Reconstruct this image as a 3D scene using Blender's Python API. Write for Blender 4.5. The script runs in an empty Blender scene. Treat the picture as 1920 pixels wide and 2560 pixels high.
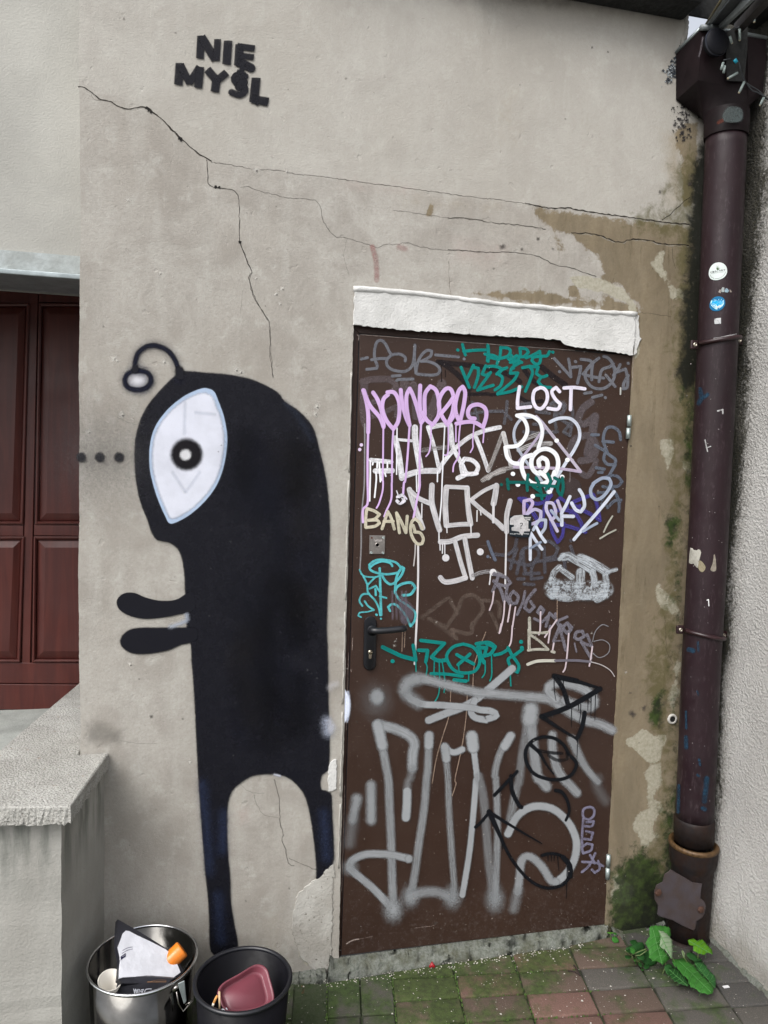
import bpy, math, random
import numpy as np
from mathutils import Vector, Matrix
from mathutils.geometry import tessellate_polygon
random.seed(7); rng = np.random.RandomState(7)
S = bpy.context.scene
COL = S.collection

# ------------------------------------------------------------------ camera
FPX = 1850.0
CAM = np.array([-.425, -2.295, 1.64])
YAW, PITCH, ROLL = math.radians(12.8), math.radians(4.09), math.radians(1.62)
_f = np.array([math.sin(YAW)*math.cos(PITCH), math.cos(YAW)*math.cos(PITCH), -math.sin(PITCH)])
_r0 = np.array([math.cos(YAW), -math.sin(YAW), 0.]); _u0 = np.cross(_r0, _f)
_r = math.cos(ROLL)*_r0 + math.sin(ROLL)*_u0; _u = -math.sin(ROLL)*_r0 + math.cos(ROLL)*_u0
cam = bpy.data.cameras.new('camera'); co = bpy.data.objects.new('camera', cam); COL.objects.link(co)
M = Matrix(((_r[0], _u[0], -_f[0], CAM[0]), (_r[1], _u[1], -_f[1], CAM[1]), (_r[2], _u[2], -_f[2], CAM[2]), (0, 0, 0, 1)))
co.matrix_world = M
cam.sensor_fit = 'HORIZONTAL'; cam.sensor_width = 36; cam.lens = 36*FPX/1920
cam.clip_start = .05; cam.clip_end = 500
S.camera = co

# ------------------------------------------------------------------ world, sun, exposure (overcast courtyard)
SUN_EL, SUN_AZ = math.radians(48), math.radians(228)     # azimuth clockwise from +Y
w = bpy.data.worlds.new('World'); S.world = w; w.use_nodes = True
nt = w.node_tree; nt.nodes.clear()
sky = nt.nodes.new('ShaderNodeTexSky'); sky.sky_type = 'NISHITA'; sky.sun_disc = False
sky.sun_elevation = SUN_EL; sky.sun_rotation = SUN_AZ; sky.air_density = 1.0; sky.dust_density = 4.0; sky.ozone_density = 1.0
hs = nt.nodes.new('ShaderNodeHueSaturation'); hs.inputs['Saturation'].default_value = .28
bg = nt.nodes.new('ShaderNodeBackground'); bg.inputs['Strength'].default_value = .145
out = nt.nodes.new('ShaderNodeOutputWorld')
nt.links.new(sky.outputs[0], hs.inputs['Color']); nt.links.new(hs.outputs[0], bg.inputs[0]); nt.links.new(bg.outputs[0], out.inputs[0])
sl = bpy.data.lights.new('overcast_sun', 'SUN'); sl.energy = .9; sl.angle = math.radians(40); sl.color = (1., .975, .94)
so = bpy.data.objects.new('overcast_sun', sl); COL.objects.link(so)
d = Vector((math.sin(SUN_AZ)*math.cos(SUN_EL), math.cos(SUN_AZ)*math.cos(SUN_EL), math.sin(SUN_EL)))
so.rotation_euler = d.to_track_quat('Z', 'Y').to_euler()
S.view_settings.view_transform = 'Standard'; S.view_settings.look = 'None'
S.view_settings.exposure = 0.9; S.view_settings.gamma = 1; S.view_settings.use_curve_mapping = False
S.render.engine = 'CYCLES'
S.cycles.transparent_max_bounces = 48; S.cycles.max_bounces = 8

# ------------------------------------------------------------------ photo-pixel helpers (1920x2560) -> real planes of the place
def ray(px, py): return _f + (px-960)/FPX*_r - (py-1280)/FPX*_u
def P(px, py, y=0.):
    d = ray(px, py); return CAM + d*(y-CAM[1])/d[1]
def PX(px, py, x):
    d = ray(px, py); return CAM + d*(x-CAM[0])/d[0]
def gz(x, y): return -.045 + .02*x
def PG(px, py, dz=0.):
    d = ray(px, py); q = CAM
    z = -.045
    for _ in range(5):
        q = CAM + d*(z+dz-CAM[2])/d[2]; z = gz(q[0], q[1])
    return q
def proj(p):
    d = np.asarray(p) - CAM; dz = d@_f
    return 960+FPX*(d@_r)/dz, 1280-FPX*(d@_u)/dz

# ------------------------------------------------------------------ object helpers
def tag(o, label=None, cat=None, group=None, kind=None):
    if label: o['label'] = label
    if cat: o['category'] = cat
    if group: o['group'] = group
    if kind: o['kind'] = kind
    return o
def par(o, p):
    if p is not None:
        o.parent = p; o.matrix_parent_inverse = Matrix.Translation(-Vector(p.location))
def empty(name, loc, label, cat, group=None):
    o = bpy.data.objects.new(name, None); COL.objects.link(o); o.location = Vector([float(a) for a in loc])
    o.empty_display_size = .05
    return tag(o, label, cat, group)
def mk(name, V, F, mat, parent=None, smooth=False, **kw):
    me = bpy.data.meshes.new(name)
    me.from_pydata([tuple(float(a) for a in v) for v in V], [], F); me.update()
    if mat: me.materials.append(mat)
    if smooth: me.polygons.foreach_set('use_smooth', [True]*len(me.polygons))
    o = bpy.data.objects.new(name, me); COL.objects.link(o); par(o, parent)
    tag(o, **kw)
    return o
class MB:
    def __init__(s): s.V = []; s.F = []
    def add(s, V, F):
        n = len(s.V); s.V += [tuple(map(float, v)) for v in V]; s.F += [tuple(i+n for i in f) for f in F]; return s
    def box(s, lo, hi):
        x0, y0, z0 = lo; x1, y1, z1 = hi
        return s.hexa([(x0, y0, z0), (x1, y0, z0), (x1, y1, z0), (x0, y1, z0)], [(x0, y0, z1), (x1, y0, z1), (x1, y1, z1), (x0, y1, z1)])
    def hexa(s, A, B):
        return s.loft([A, B])
    def loft(s, rings, cap0=True, cap1=True):
        n = len(rings[0]); V = [v for r in rings for v in r]; F = []
        for k in range(len(rings)-1):
            for i in range(n):
                j = (i+1) % n; F.append((k*n+i, k*n+j, (k+1)*n+j, (k+1)*n+i))
        if cap0: F.append(tuple(range(n-1, -1, -1)))
        if cap1: F.append(tuple((len(rings)-1)*n+i for i in range(n)))
        return s.add(V, F)
    def tube(s, pts, r, n=16, cap=True):
        pts = [np.array(p, float) for p in pts]; rr = r if hasattr(r, '__len__') else [r]*len(pts)
        rings = []; ref = None
        for i, p in enumerate(pts):
            t = pts[min(i+1, len(pts)-1)]-pts[max(i-1, 0)]; t = t/(np.linalg.norm(t)+1e-12)
            if ref is None: ref = np.array([0, 1., 0]) if abs(t[1]) < .9 else np.array([1., 0, 0])
            a = np.cross(t, ref); a /= np.linalg.norm(a); b = np.cross(t, a); ref = np.cross(a, t)
            rings.append([p+rr[i]*(math.cos(k*2*math.pi/n)*a+math.sin(k*2*math.pi/n)*b) for k in range(n)])
        return s.loft(rings, cap, cap)
    def lathe(s, prof, c, n=48, axis=None, cap0=False, cap1=False):
        c = np.array(c, float)
        if axis is None: ax, a, b = np.array([0, 0, 1.]), np.array([1., 0, 0]), np.array([0, 1., 0])
        else:
            ax = np.array(axis, float); ax /= np.linalg.norm(ax)
            rf = np.array([0, 0, 1.]) if abs(ax[2]) < .9 else np.array([1., 0, 0])
            a = np.cross(rf, ax); a /= np.linalg.norm(a); b = np.cross(ax, a)
        rings = [[c+h*ax+r*(math.cos(k*2*math.pi/n)*a+math.sin(k*2*math.pi/n)*b) for k in range(n)] for r, h in prof]
        return s.loft(rings, cap0, cap1)
    def out(s, name, mat, parent=None, smooth=False, bevel=0, seg=2, **kw):
        o = mk(name, s.V, s.F, mat, parent, smooth, **kw)
        if bevel:
            m = o.modifiers.new('bevel', 'BEVEL'); m.width = bevel; m.segments = seg; m.limit_method = 'ANGLE'; m.angle_limit = .6
            o.data.polygons.foreach_set('use_smooth', [True]*len(o.data.polygons)); 
            wn = o.modifiers.new('wn', 'WEIGHTED_NORMAL'); wn.keep_sharp = False
        return o

# ------------------------------------------------------------------ material helpers
class NT:
    def __init__(s, name):
        s.m = bpy.data.materials.new(name); s.m.use_nodes = True; s.t = s.m.node_tree; s.t.nodes.clear()
        s.o = s.n('ShaderNodeOutputMaterial'); s.b = s.n('ShaderNodeBsdfPrincipled'); s.l(s.b.outputs[0], s.o.inputs[0])
    def n(s, t, **k):
        x = s.t.nodes.new(t)
        for a, v in k.items(): setattr(x, a, v)
        return x
    def l(s, a, b): s.t.links.new(a, b)
    def set(s, sock, v):
        if hasattr(v, 'links') or isinstance(v, bpy.types.NodeSocket): s.l(v, sock)
        elif isinstance(v, (tuple, list)) and sock.type == 'RGBA': sock.default_value = (*v[:3], 1)
        else: sock.default_value = v
    def coord(s, scale=(1, 1, 1), kind='Object'):
        c = s.n('ShaderNodeTexCoord'); m = s.n('ShaderNodeMapping'); s.l(c.outputs[kind], m.inputs[0]); m.inputs['Scale'].default_value = scale
        return m.outputs[0]
    def noise(s, scale, detail=4, rough=.55, vec=None, dist=0., sc=(1, 1, 1)):
        x = s.n('ShaderNodeTexNoise'); x.inputs['Scale'].default_value = scale; x.inputs['Detail'].default_value = detail
        x.inputs['Roughness'].default_value = rough; x.inputs['Distortion'].default_value = dist
        s.l(vec if vec is not None else s.coord(sc), x.inputs['Vector']); return x.outputs[0]
    def ramp(s, v, a, b, lo=0., hi=1., smooth=True):
        x = s.n('ShaderNodeMapRange'); x.interpolation_type = 'SMOOTHSTEP' if smooth else 'LINEAR'
        s.set(x.inputs[0], v)
        for i, q in zip((1, 2, 3, 4), (a, b, lo, hi)): s.set(x.inputs[i], q)
        return x.outputs[0]
    def math(s, op, a, b=0., c=None):
        x = s.n('ShaderNodeMath', operation=op); s.set(x.inputs[0], a); s.set(x.inputs[1], b)
        if c is not None: s.set(x.inputs[2], c)
        return x.outputs[0]
    def mix(s, f, a, b, mode='MIX'):
        x = s.n('ShaderNodeMix', data_type='RGBA', blend_type=mode); s.set(x.inputs[0], f); s.set(x.inputs[6], a); s.set(x.inputs[7], b)
        return x.outputs[2]
    def attr(s, name, o='Fac'):
        x = s.n('ShaderNodeAttribute', attribute_name=name); return x.outputs[o]
    def bump(s, h, strength=.3, dist=.005, base=None):
        x = s.n('ShaderNodeBump'); x.inputs['Strength'].default_value = strength; x.inputs['Distance'].default_value = dist
        s.l(h, x.inputs['Height'])
        if base is not None: s.l(base, x.inputs['Normal'])
        return x.outputs[0]
    def fin(s, color=None, rough=None, normal=None, metal=None, spec=None, alpha=None, emit=None):
        b = s.b.inputs
        if color is not None: s.set(b['Base Color'], color)
        if rough is not None: s.set(b['Roughness'], rough)
        if normal is not None: s.l(normal, b['Normal'])
        if metal is not None: s.set(b['Metallic'], metal)
        if spec is not None: b['Specular IOR Level'].default_value = spec
        if alpha is not None: s.set(b['Alpha'], alpha)
        return s.m
def simple(name, c, rough=.6, metal=0., var=.25, scale=8, bump=.0, bscale=150, spec=.5, c2=None):
    n = NT(name); k = n.noise(scale, 6, .65)
    lo = c2 or tuple(max(0, x*(1-var)) for x in c); hi = tuple(x*(1+var*.6) for x in c)
    colr = n.mix(n.ramp(k, .3, .7), lo, hi)
    nm = n.bump(n.noise(bscale, 3), bump, .004) if bump else None
    return n.fin(colr, n.ramp(n.noise(scale*3, 4), .3, .7, rough*.85, min(1, rough*1.12)), nm, metal, spec)

# plaster wall: base tone plus stain and painted roof-shade masks stored on the wall's own vertices
def wall_material():
    n = NT('weathered_plaster')
    big = n.noise(1.5, 5, .6); med = n.noise(6, 6, .62, dist=.4); st = n.noise(5, 5, .6, sc=(3.2, 1, .55)); fine = n.noise(90, 4, .7); gr = n.noise(420, 2, .6)
    c = n.mix(n.ramp(big, .34, .66), (.338, .316, .282), (.412, .397, .364))
    c = n.mix(n.ramp(med, .38, .66, 0, .72), c, (.262, .240, .212))
    c = n.mix(n.ramp(st, .45, .75, 0, .55), c, (.420, .408, .375))
    c = n.mix(n.ramp(n.noise(14, 6, .65), .52, .68, 0, .5), c, (.455, .445, .41)); c = n.mix(n.ramp(n.noise(33, 5, .7), .56, .70, 0, .35), c, (.235, .22, .195))
    c = n.mix(n.ramp(fine, .3, .7, 0, .35), c, (.25, .235, .21))
    c = n.mix(n.ramp(gr, .62, .74, 0, .35), c, (.14, .13, .12))
    mid = n.noise(170, 3, .75); c = n.mix(n.ramp(mid, .42, .30, 0, .5), c, (.20, .185, .165)); c = n.mix(n.ramp(mid, .58, .72, 0, .4), c, (.50, .485, .45))
    def mask(name, amp=.8, lo=.42, hi=.58, sc=18., det=9):
        a = n.attr(name); k = n.noise(sc, det, .68, dist=.3)
        v = n.math('ADD', a, n.math('MULTIPLY', n.math('SUBTRACT', k, .5), amp))
        m = n.ramp(v, lo, hi); return n.math('MULTIPLY', m, n.ramp(a, .01, .12))
    up = n.attr('upper')
    c = n.mix(n.math('MULTIPLY', up, .42), c, n.mix(n.ramp(big, .3, .7), (.40, .385, .345), (.45, .437, .40)))
    dn = n.noise(5, 7, .65, dist=.5, sc=(1.9, 1, .55))
    dampc = n.mix(n.ramp(dn, .3, .7), (.118, .090, .048), (.205, .162, .098))
    dampc = n.mix(n.ramp(fine, .35, .75, 0, .5), dampc, (.13, .095, .055))
    c = n.mix(n.math('MULTIPLY', mask('damp', 1.2, .42, .60), .86), c, dampc)
    c = n.mix(n.math('MULTIPLY', n.math('MULTIPLY', n.attr('damp'), n.ramp(n.noise(11, 6, .7, sc=(2.6, 1, .4)), .54, .7)), .55), c, (.075, .058, .030))
    c = n.mix(n.math('MULTIPLY', mask('tan', .5, .3, .7), .55), c, (.25, .195, .11))
    c = n.mix(n.math('MULTIPLY', mask('pink', .4, .3, .7), .35), c, (.36, .22, .20))
    c = n.mix(n.math('MULTIPLY', mask('grime_shade', .6, .3, .8), .6), c, (.10, .095, .085))
    c = n.mix(n.math('MULTIPLY', mask('white', 1.3, .40, .58, 20), .85), c, n.mix(n.ramp(fine, .3, .7), (.28, .262, .195), (.39, .375, .305)))
    c = n.mix(n.math('MULTIPLY', mask('olive', 1.7, .38, .85, 22), .7), c, (.075, .068, .022))
    gc = n.mix(n.ramp(n.noise(30, 5), .35, .65), (.007, .014, .004), (.028, .052, .009))
    c = n.mix(n.math('MULTIPLY', mask('moss', 1.7, .38, .85, 26), .93), c, gc)
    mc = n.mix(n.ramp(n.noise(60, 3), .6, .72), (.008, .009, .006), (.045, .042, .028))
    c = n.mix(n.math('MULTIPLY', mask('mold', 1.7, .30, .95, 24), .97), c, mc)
    h = n.math('ADD', n.math('MULTIPLY', fine, .5), n.math('ADD', n.math('MULTIPLY', gr, .35), n.math('MULTIPLY', med, 1.6)))
    h = n.math('ADD', h, n.math('MULTIPLY', n.ramp(n.noise(26, 3, .5), .66, .72), -.5)); h = n.math('ADD', h, n.math('MULTIPLY', mid, .6))
    return n.fin(c, n.ramp(n.attr('mold'), .2, .8, .93, .7), n.bump(h, .55, .0035), spec=.25)
MW = wall_material()

# paint laid on a surface: every stroke is its own thin sheet; attributes carry colour, edge distance and style
def paint_material():
    n = NT('sprayed_and_marker_paint')
    col = n.n('ShaderNodeAttribute', attribute_name='paint'); d = n.attr('edge'); sty = n.n('ShaderNodeAttribute', attribute_name='style')
    sp = n.n('ShaderNodeSeparateColor'); n.l(sty.outputs['Color'], sp.inputs[0])
    soft, streak, wear = sp.outputs[0], sp.outputs[1], sp.outputs[2]
    uv = n.n('ShaderNodeUVMap', uv_map='stroke'); mp = n.n('ShaderNodeMapping'); n.l(uv.outputs[0], mp.inputs[0]); mp.inputs['Scale'].default_value = (5, 5, 1)
    grain = n.noise(700, 2, .6); g2 = n.noise(160, 4, .6); cl = n.noise(28, 5, .65)
    stn = n.noise(1.0, 4, .7, vec=mp.outputs[0])
    # soft spray edge made of grains
    dd = n.math('ADD', d, n.math('MULTIPLY', n.math('SUBTRACT', n.math('ADD', n.math('MULTIPLY', grain, .6), n.math('MULTIPLY', g2, .4)), .5), n.math('MULTIPLY', soft, 1.5)))
    hi = n.math('ADD', n.math('MULTIPLY', soft, 1.0), .16)
    a = n.ramp(dd, .02, hi)
    rag = n.math('SUBTRACT', 1, n.math('MULTIPLY', streak, n.ramp(stn, .42, .62)))
    wr = n.math('SUBTRACT', 1, n.math('MULTIPLY', wear, n.ramp(n.math('ADD', n.math('MULTIPLY', cl, .6), n.math('MULTIPLY', g2, .4)), .42, .60)))
    a = n.math('MULTIPLY', a, n.math('MULTIPLY', rag, wr)); a = n.math('MULTIPLY', a, col.outputs['Alpha'])
    c = n.mix(n.ramp(n.noise(9, 5, .6), .35, .7, 0, .3), col.outputs['Color'], n.mix(.5, col.outputs['Color'], (.012, .012, .016)))
    return n.fin(c, .55, n.bump(n.noise(300, 3), .2, .002), alpha=a, spec=.12)
MPAINT = paint_material()

M_brown = None
def door_material(name, c0, c1):
    n = NT(name)
    k = n.noise(3, 5, .6); c = n.mix(n.ramp(k, .3, .7), c0, c1)
    scr = n.noise(60, 3, .6, sc=(.25, 1, 2.5)); c = n.mix(n.ramp(scr, .68, .76, 0, .25), c, (.14, .11, .10))
    z = n.n('ShaderNodeSeparateXYZ'); n.l(n.coord(), z.inputs[0])
    dust = n.math('MULTIPLY', n.ramp(z.outputs[2], .0, .35, 1, 0), n.ramp(n.noise(70, 5, .75), .5, .72))
    c = n.mix(n.math('MULTIPLY', dust, .35), c, (.12, .10, .095))
    c = n.mix(n.ramp(n.noise(330, 1, .4), .745, .77, 0, .5), c, (.25, .22, .21))
    return n.fin(c, n.ramp(n.noise(12, 4), .3, .7, .42, .55), n.bump(n.math('ADD', n.noise(5, 2), n.math('MULTIPLY', n.noise(140, 2), .05)), .12, .01), spec=.3)
M_leaf = door_material('brown_painted_steel', (.0300, .0155, .0110), (.037, .0200, .0140))
M_frame = door_material('brown_frame_paint', (.024, .0105, .0075), (.034, .0155, .0105))
M_whitepl = (lambda n: n.fin(n.mix(n.ramp(n.noise(130, 4, .7), .28, .36, 1, 0), n.mix(n.ramp(n.noise(9, 5), .3, .7), (.46, .462, .45), (.60, .602, .59)), (.22, .21, .19)),
     .9, n.bump(n.math('ADD', n.noise(22, 5, .6), n.math('MULTIPLY', n.noise(170, 3), .4)), .8, .006), spec=.2))(NT('rough_white_plaster'))
M_greypl = (lambda n: n.fin(n.mix(n.ramp(n.noise(90, 4, .7), .3, .4, 1, 0), n.mix(n.ramp(n.noise(7, 5), .3, .7), (.30, .285, .255), (.44, .43, .40)), (.15, .14, .12)),
     .92, n.bump(n.math('ADD', n.noise(18, 5, .6), n.math('MULTIPLY', n.noise(170, 3), .4)), .8, .006), spec=.2))(NT('patched_grey_plaster'))
M_crack = simple('crack_shadow', (.03, .026, .022), .95)
M_steelp = simple('brushed_steel', (.42, .39, .37), .35, 1., .1, 40)
M_zinc = simple('zinc_sheet', (.30, .34, .35), .45, .6, .2, 20, .1)
M_black = simple('black_plastic', (.008, .009, .012), .38, 0, .2, 20)
M_void = simple('dark_hole', (.004, .004, .004), .9)
# ------------------------------------------------------------------ drawing helpers
CR = dict(A=(860, 800, 4.1475), B=(1220, 800, 4.1475), C=(860, 1180, 4.1475), D=(1220, 1180, 4.1475), E=(840, 1560, 4.1475), F=(1200, 1560, 4.1475),
          G=(840, 1940, 4.1475), H=(1200, 1940, 4.1475), M=(200, 800, 2.074), L=(400, 1600, 2.765), T=(0, 0, 2.074), U=(1120, 0, 2.074), K=(600, 400, 2.765),
          X=(0, 0, 1.), V=(0, 0, .8641), Q=(1500, 1600, 3.352), R=(1500, 600, 3.16), J=(200, 2260, 2.9625), W=(1260, 1280, 11.85), Y=(270, 2280, 8.295),
          S=(1760, 640, 11.64), N=(1480, 260, 3.7705), O=(1400, 1300, 3.318), Z=(1660, 0, 6.381), I=(1420, 2280, 4.1475), a=(1620, 1980, 5.267), b=(900, 1320, 20.74),
          c=(680, 2260, 2.676), d=(1300, 2160, 2.676))
def cv(k, pts):
    """'A' + points; a point may be prefixed by another crop letter"""
    o = []
    for p in pts:
        if isinstance(p[0], str): x0, y0, s = CR[p[0]]; o.append((x0+p[1]/s, y0+p[2]/s))
        else: x0, y0, s = CR[k]; o.append((x0+p[0]/s, y0+p[1]/s))
    return o
def catmull(p, step, closed=False):
    p = [np.array(q, float) for q in p]; n = len(p); o = []
    if n == 2 and not closed:
        m = max(2, int(np.linalg.norm(p[1]-p[0])/step)); return [p[0]+(p[1]-p[0])*i/m for i in range(m+1)]
    rngi = range(n) if closed else range(n-1)
    for i in rngi:
        a, b, c, e = (p[(i-1) % n], p[i], p[(i+1) % n], p[(i+2) % n]) if closed else (p[max(i-1, 0)], p[i], p[i+1], p[min(i+2, n-1)])
        L = np.linalg.norm(c-b); m = max(1, int(L/step))
        for t in np.arange(m)/m:
            o.append(.5*((2*b)+(c-a)*t+(2*a-5*b+4*c-e)*t*t+(-a+3*b-3*c+e)*t**3))
    if not closed: o.append(p[-1])
    return o
def split(p):
    out = []; cur = [p[0]]
    for i in range(1, len(p)-1):
        a = np.subtract(p[i], p[i-1]); b = np.subtract(p[i+1], p[i]); cur.append(p[i])
        cs = np.dot(a, b)/(np.linalg.norm(a)*np.linalg.norm(b)+1e-9)
        if cs < .35: out.append(cur); cur = [p[i]]
    cur.append(p[-1]); out.append(cur); return out
class Paint:
    lay = 0
    def __init__(s, surf): s.dense = surf.__name__ == 'surf_pipe'; s.surf = surf; s.V = []; s.F = []; s.C = []; s.D = []; s.ST = []; s.UV = []
    def v(s, x, y, off, c, d, st, uv): s.V.append(tuple(map(float, s.surf(x, y, off)))); s.C.append(c); s.D.append(d); s.ST.append(st); s.UV.append(uv); return len(s.V)-1
    def ribbon(s, pts, w0, w1, c, st, off, flat=False):
        """pts in photo px, widths px"""
        n = len(pts); L = 0.; ids = []
        lens = [0.]
        for i in range(1, n): lens.append(lens[-1]+float(np.linalg.norm(pts[i]-pts[i-1])))
        T = lens[-1]+1e-6
        u0 = random.random()*50
        for i, p in enumerate(pts):
            t = pts[min(i+1, n-1)]-pts[max(i-1, 0)]; t = t/(np.linalg.norm(t)+1e-9); nn = np.array([-t[1], t[0]])
            f = lens[i]/T; w = (w0*(1-f)+w1*f)/2; o = off+.000008*f; u = u0+lens[i]/220
            ids.append((s.v(*(p+nn*w), o, c, 0, st, (u, 1+u0)), s.v(*p, o, c, 1, st, (u, u0)), s.v(*(p-nn*w), o, c, 0, st, (u, -1+u0))))
            if flat and i in (0, n-1):
                tt = (-t if i == 0 else t)*w*.5
                e_ = [s.v(*(p+nn*w*f_+tt), o, c, 0, st, (u, f_+u0)) for f_ in (1, 0, -1)]; g_ = [s.v(*(p+nn*w*f_+tt*.75), o, c, dd_, st, (u, f_+u0)) for f_, dd_ in ((1, 0), (0, 1), (-1, 0))]
                for A_, B_ in ((ids[-1], g_), (g_, e_)):
                    for k in (0, 1): s.F.append((A_[k], A_[k+1], B_[k+1], B_[k]) if i else (A_[k], B_[k], B_[k+1], A_[k+1]))
            elif i in (0, n-1):
                ww = w; tt = -t if i == 0 else t; K = 8; a0 = np.array(nn); seq = [ids[-1][0]]
                for k in range(1, K):
                    an = math.pi*k/K; q = p+ww*(math.cos(an)*nn+math.sin(an)*tt); seq.append(s.v(*q, o, c, 0, st, (u+.02*math.sin(an), math.cos(an)+u0)))
                seq.append(ids[-1][2])
                for k in range(K):
                    a, b = seq[k], seq[k+1]
                    s.F.append((ids[-1][1], a, b) if i else (ids[-1][1], b, a))
        for i in range(n-1):
            a, b = ids[i], ids[i+1]; s.F.append((a[0], a[1], b[1], b[0])); s.F.append((a[1], a[2], b[2], b[1]))
    def stroke(s, k, pts, w, c, a=1., soft=.04, streak=0., wear=0., closed=False, taper=None, sharp=True, flat=False):
        P_ = cv(k, pts); s_ = CR[k][2]; w = w/s_; hi = .16+soft; we = w/(1-(.02+hi)/2)
        segs = [P_] if (closed or not sharp) else split(P_)
        for g in segs:
            Paint.lay += 1; off = .0006+.00001*Paint.lay
            q = catmull(g, max(2.2, w*.35), closed)
            if closed: q = q+q[:2]
            s.ribbon(q, we, we*(taper if taper is not None else 1), (*c, a), (soft, streak, wear), off, flat)
    def dot(s, k, x, y, r, c, a=1., soft=.04, wear=0., ry=None):
        (x, y), = cv(k, [(x, y)]); r /= CR[k][2]; ry = r if ry is None else ry/CR[k][2]
        N_ = 9 if k == 'X' else 20
        Paint.lay += .6; off = .0006+.00001*Paint.lay; e = 1/(1-(.18+soft)/2)
        st = (soft, 0, wear); o = s.v(x, y, off, (*c, a), 1, st, (x, 0)); jg = (lambda: random.uniform(.55, 1.35)) if k == 'X' else (lambda: 1.)
        ring = [s.v(x+r*e*math.cos(t)*J_, y+ry*e*math.sin(t)*J_, off, (*c, a), 0, st, (x, t)) for t in np.linspace(0, 2*math.pi, N_, endpoint=False) for J_ in (jg(),)]
        for i in range(N_): s.F.append((o, ring[(i+1) % N_], ring[i]))
    def area(s, k, pts, c, a=1., edge=10., soft=.3, wear=0., smooth=True, step=8., streak=0.):
        q = cv(k, pts)
        if k != 'X': edge = edge/CR[k][2]; step = min(step, 4)
        q = catmull(q, step, True) if smooth else [np.array(p) for p in q]
        Paint.lay += 1; off = .0006+.00001*Paint.lay; n = len(q); st = (soft, streak, wear)
        A = sum(q[i][0]*q[(i+1) % n][1]-q[(i+1) % n][0]*q[i][1] for i in range(n)); sg = 1 if A > 0 else -1
        inn, outr = [], []
        for i in range(n):
            t = q[(i+1) % n]-q[i-1]; t = t/(np.linalg.norm(t)+1e-9); nn = sg*np.array([-t[1], t[0]])   # inward
            inn.append(q[i]+nn*edge*.5); outr.append(q[i]-nn*edge*.5)
        ii = [s.v(*p, off, (*c, a), 1, st, (p[0]/220, p[1]/40)) for p in inn]; oo = [s.v(*p, off, (*c, a), 0, st, (p[0]/220, p[1]/40)) for p in outr]
        for i in range(n):
            j = (i+1) % n; s.F.append((ii[i], ii[j], oo[j], oo[i]))
        if s.dense:
            cc = np.mean(inn, 0); prev = ii
            for f_ in (.8, .6, .4, .2):
                cur = [s.v(*(cc+(p-cc)*f_), off, (*c, a), 1, st, (p[0]/220, p[1]/40)) for p in inn]
                for i in range(n): s.F.append((cur[i], cur[(i+1) % n], prev[(i+1) % n], prev[i]))
                prev = cur
            o_ = s.v(*cc, off, (*c, a), 1, st, (0, 0)); s.F += [(o_, prev[(i+1) % n], prev[i]) for i in range(n)]
        else:
            for t in tessellate_polygon([[Vector((float(p[0]), float(p[1]), 0)) for p in inn]]): s.F.append(tuple(ii[m] for m in t))
    def done(s, name, parent, **kw):
        o = mk(name, s.V, s.F, MPAINT, parent, **kw); me = o.data; n = len(s.V)
        ca = me.attributes.new('paint', 'FLOAT_COLOR', 'POINT'); ca.data.foreach_set('color', np.array(s.C, 'f').ravel())
        ea = me.attributes.new('edge', 'FLOAT', 'POINT'); ea.data.foreach_set('value', np.array(s.D, 'f'))
        sa = me.attributes.new('style', 'FLOAT_VECTOR', 'POINT'); sa.data.foreach_set('vector', np.array(s.ST, 'f').ravel())
        uv = me.uv_layers.new(name='stroke'); li = np.empty(len(me.loops), 'i'); me.loops.foreach_get('vertex_index', li)
        uv.data.foreach_set('uv', np.array(s.UV, 'f')[li].ravel()); return o

# ------------------------------------------------------------------ the main plastered wall
XL, XR, ZB, ZT = -.814, 1.30, -.14, 3.32
jl0, jl1 = P(845, 2389)[0]+.002, P(883.5, 817)[0]; jr0, jr1 = P(1513, 2311)[0], P(1583, 880)[0]
DZ0, DZ1 = -.02, P(884, 812)[2]
def JL(z): return jl0+(jl1-jl0)*z/2.04
def JR(z): return jr0+(jr1-jr0)*z/2.04
zs = np.unique(np.concatenate([np.arange(ZB, DZ1, .0125), np.arange(DZ1, ZT, .0125), [ZT]]))
nl, nm, nr = 66, 70, 30
V = []; rows = []
for z in zs:
    L, R2 = JL(z), JR(z)
    xs = np.concatenate([XL+(L-XL)*np.arange(nl)/nl, L+(R2-L)*np.arange(nm)/nm, R2+(XR-R2)*np.arange(nr+1)/nr])
    rows.append(xs)
X = np.array(rows); Z = np.repeat(zs[:, None], X.shape[1], 1)
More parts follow.
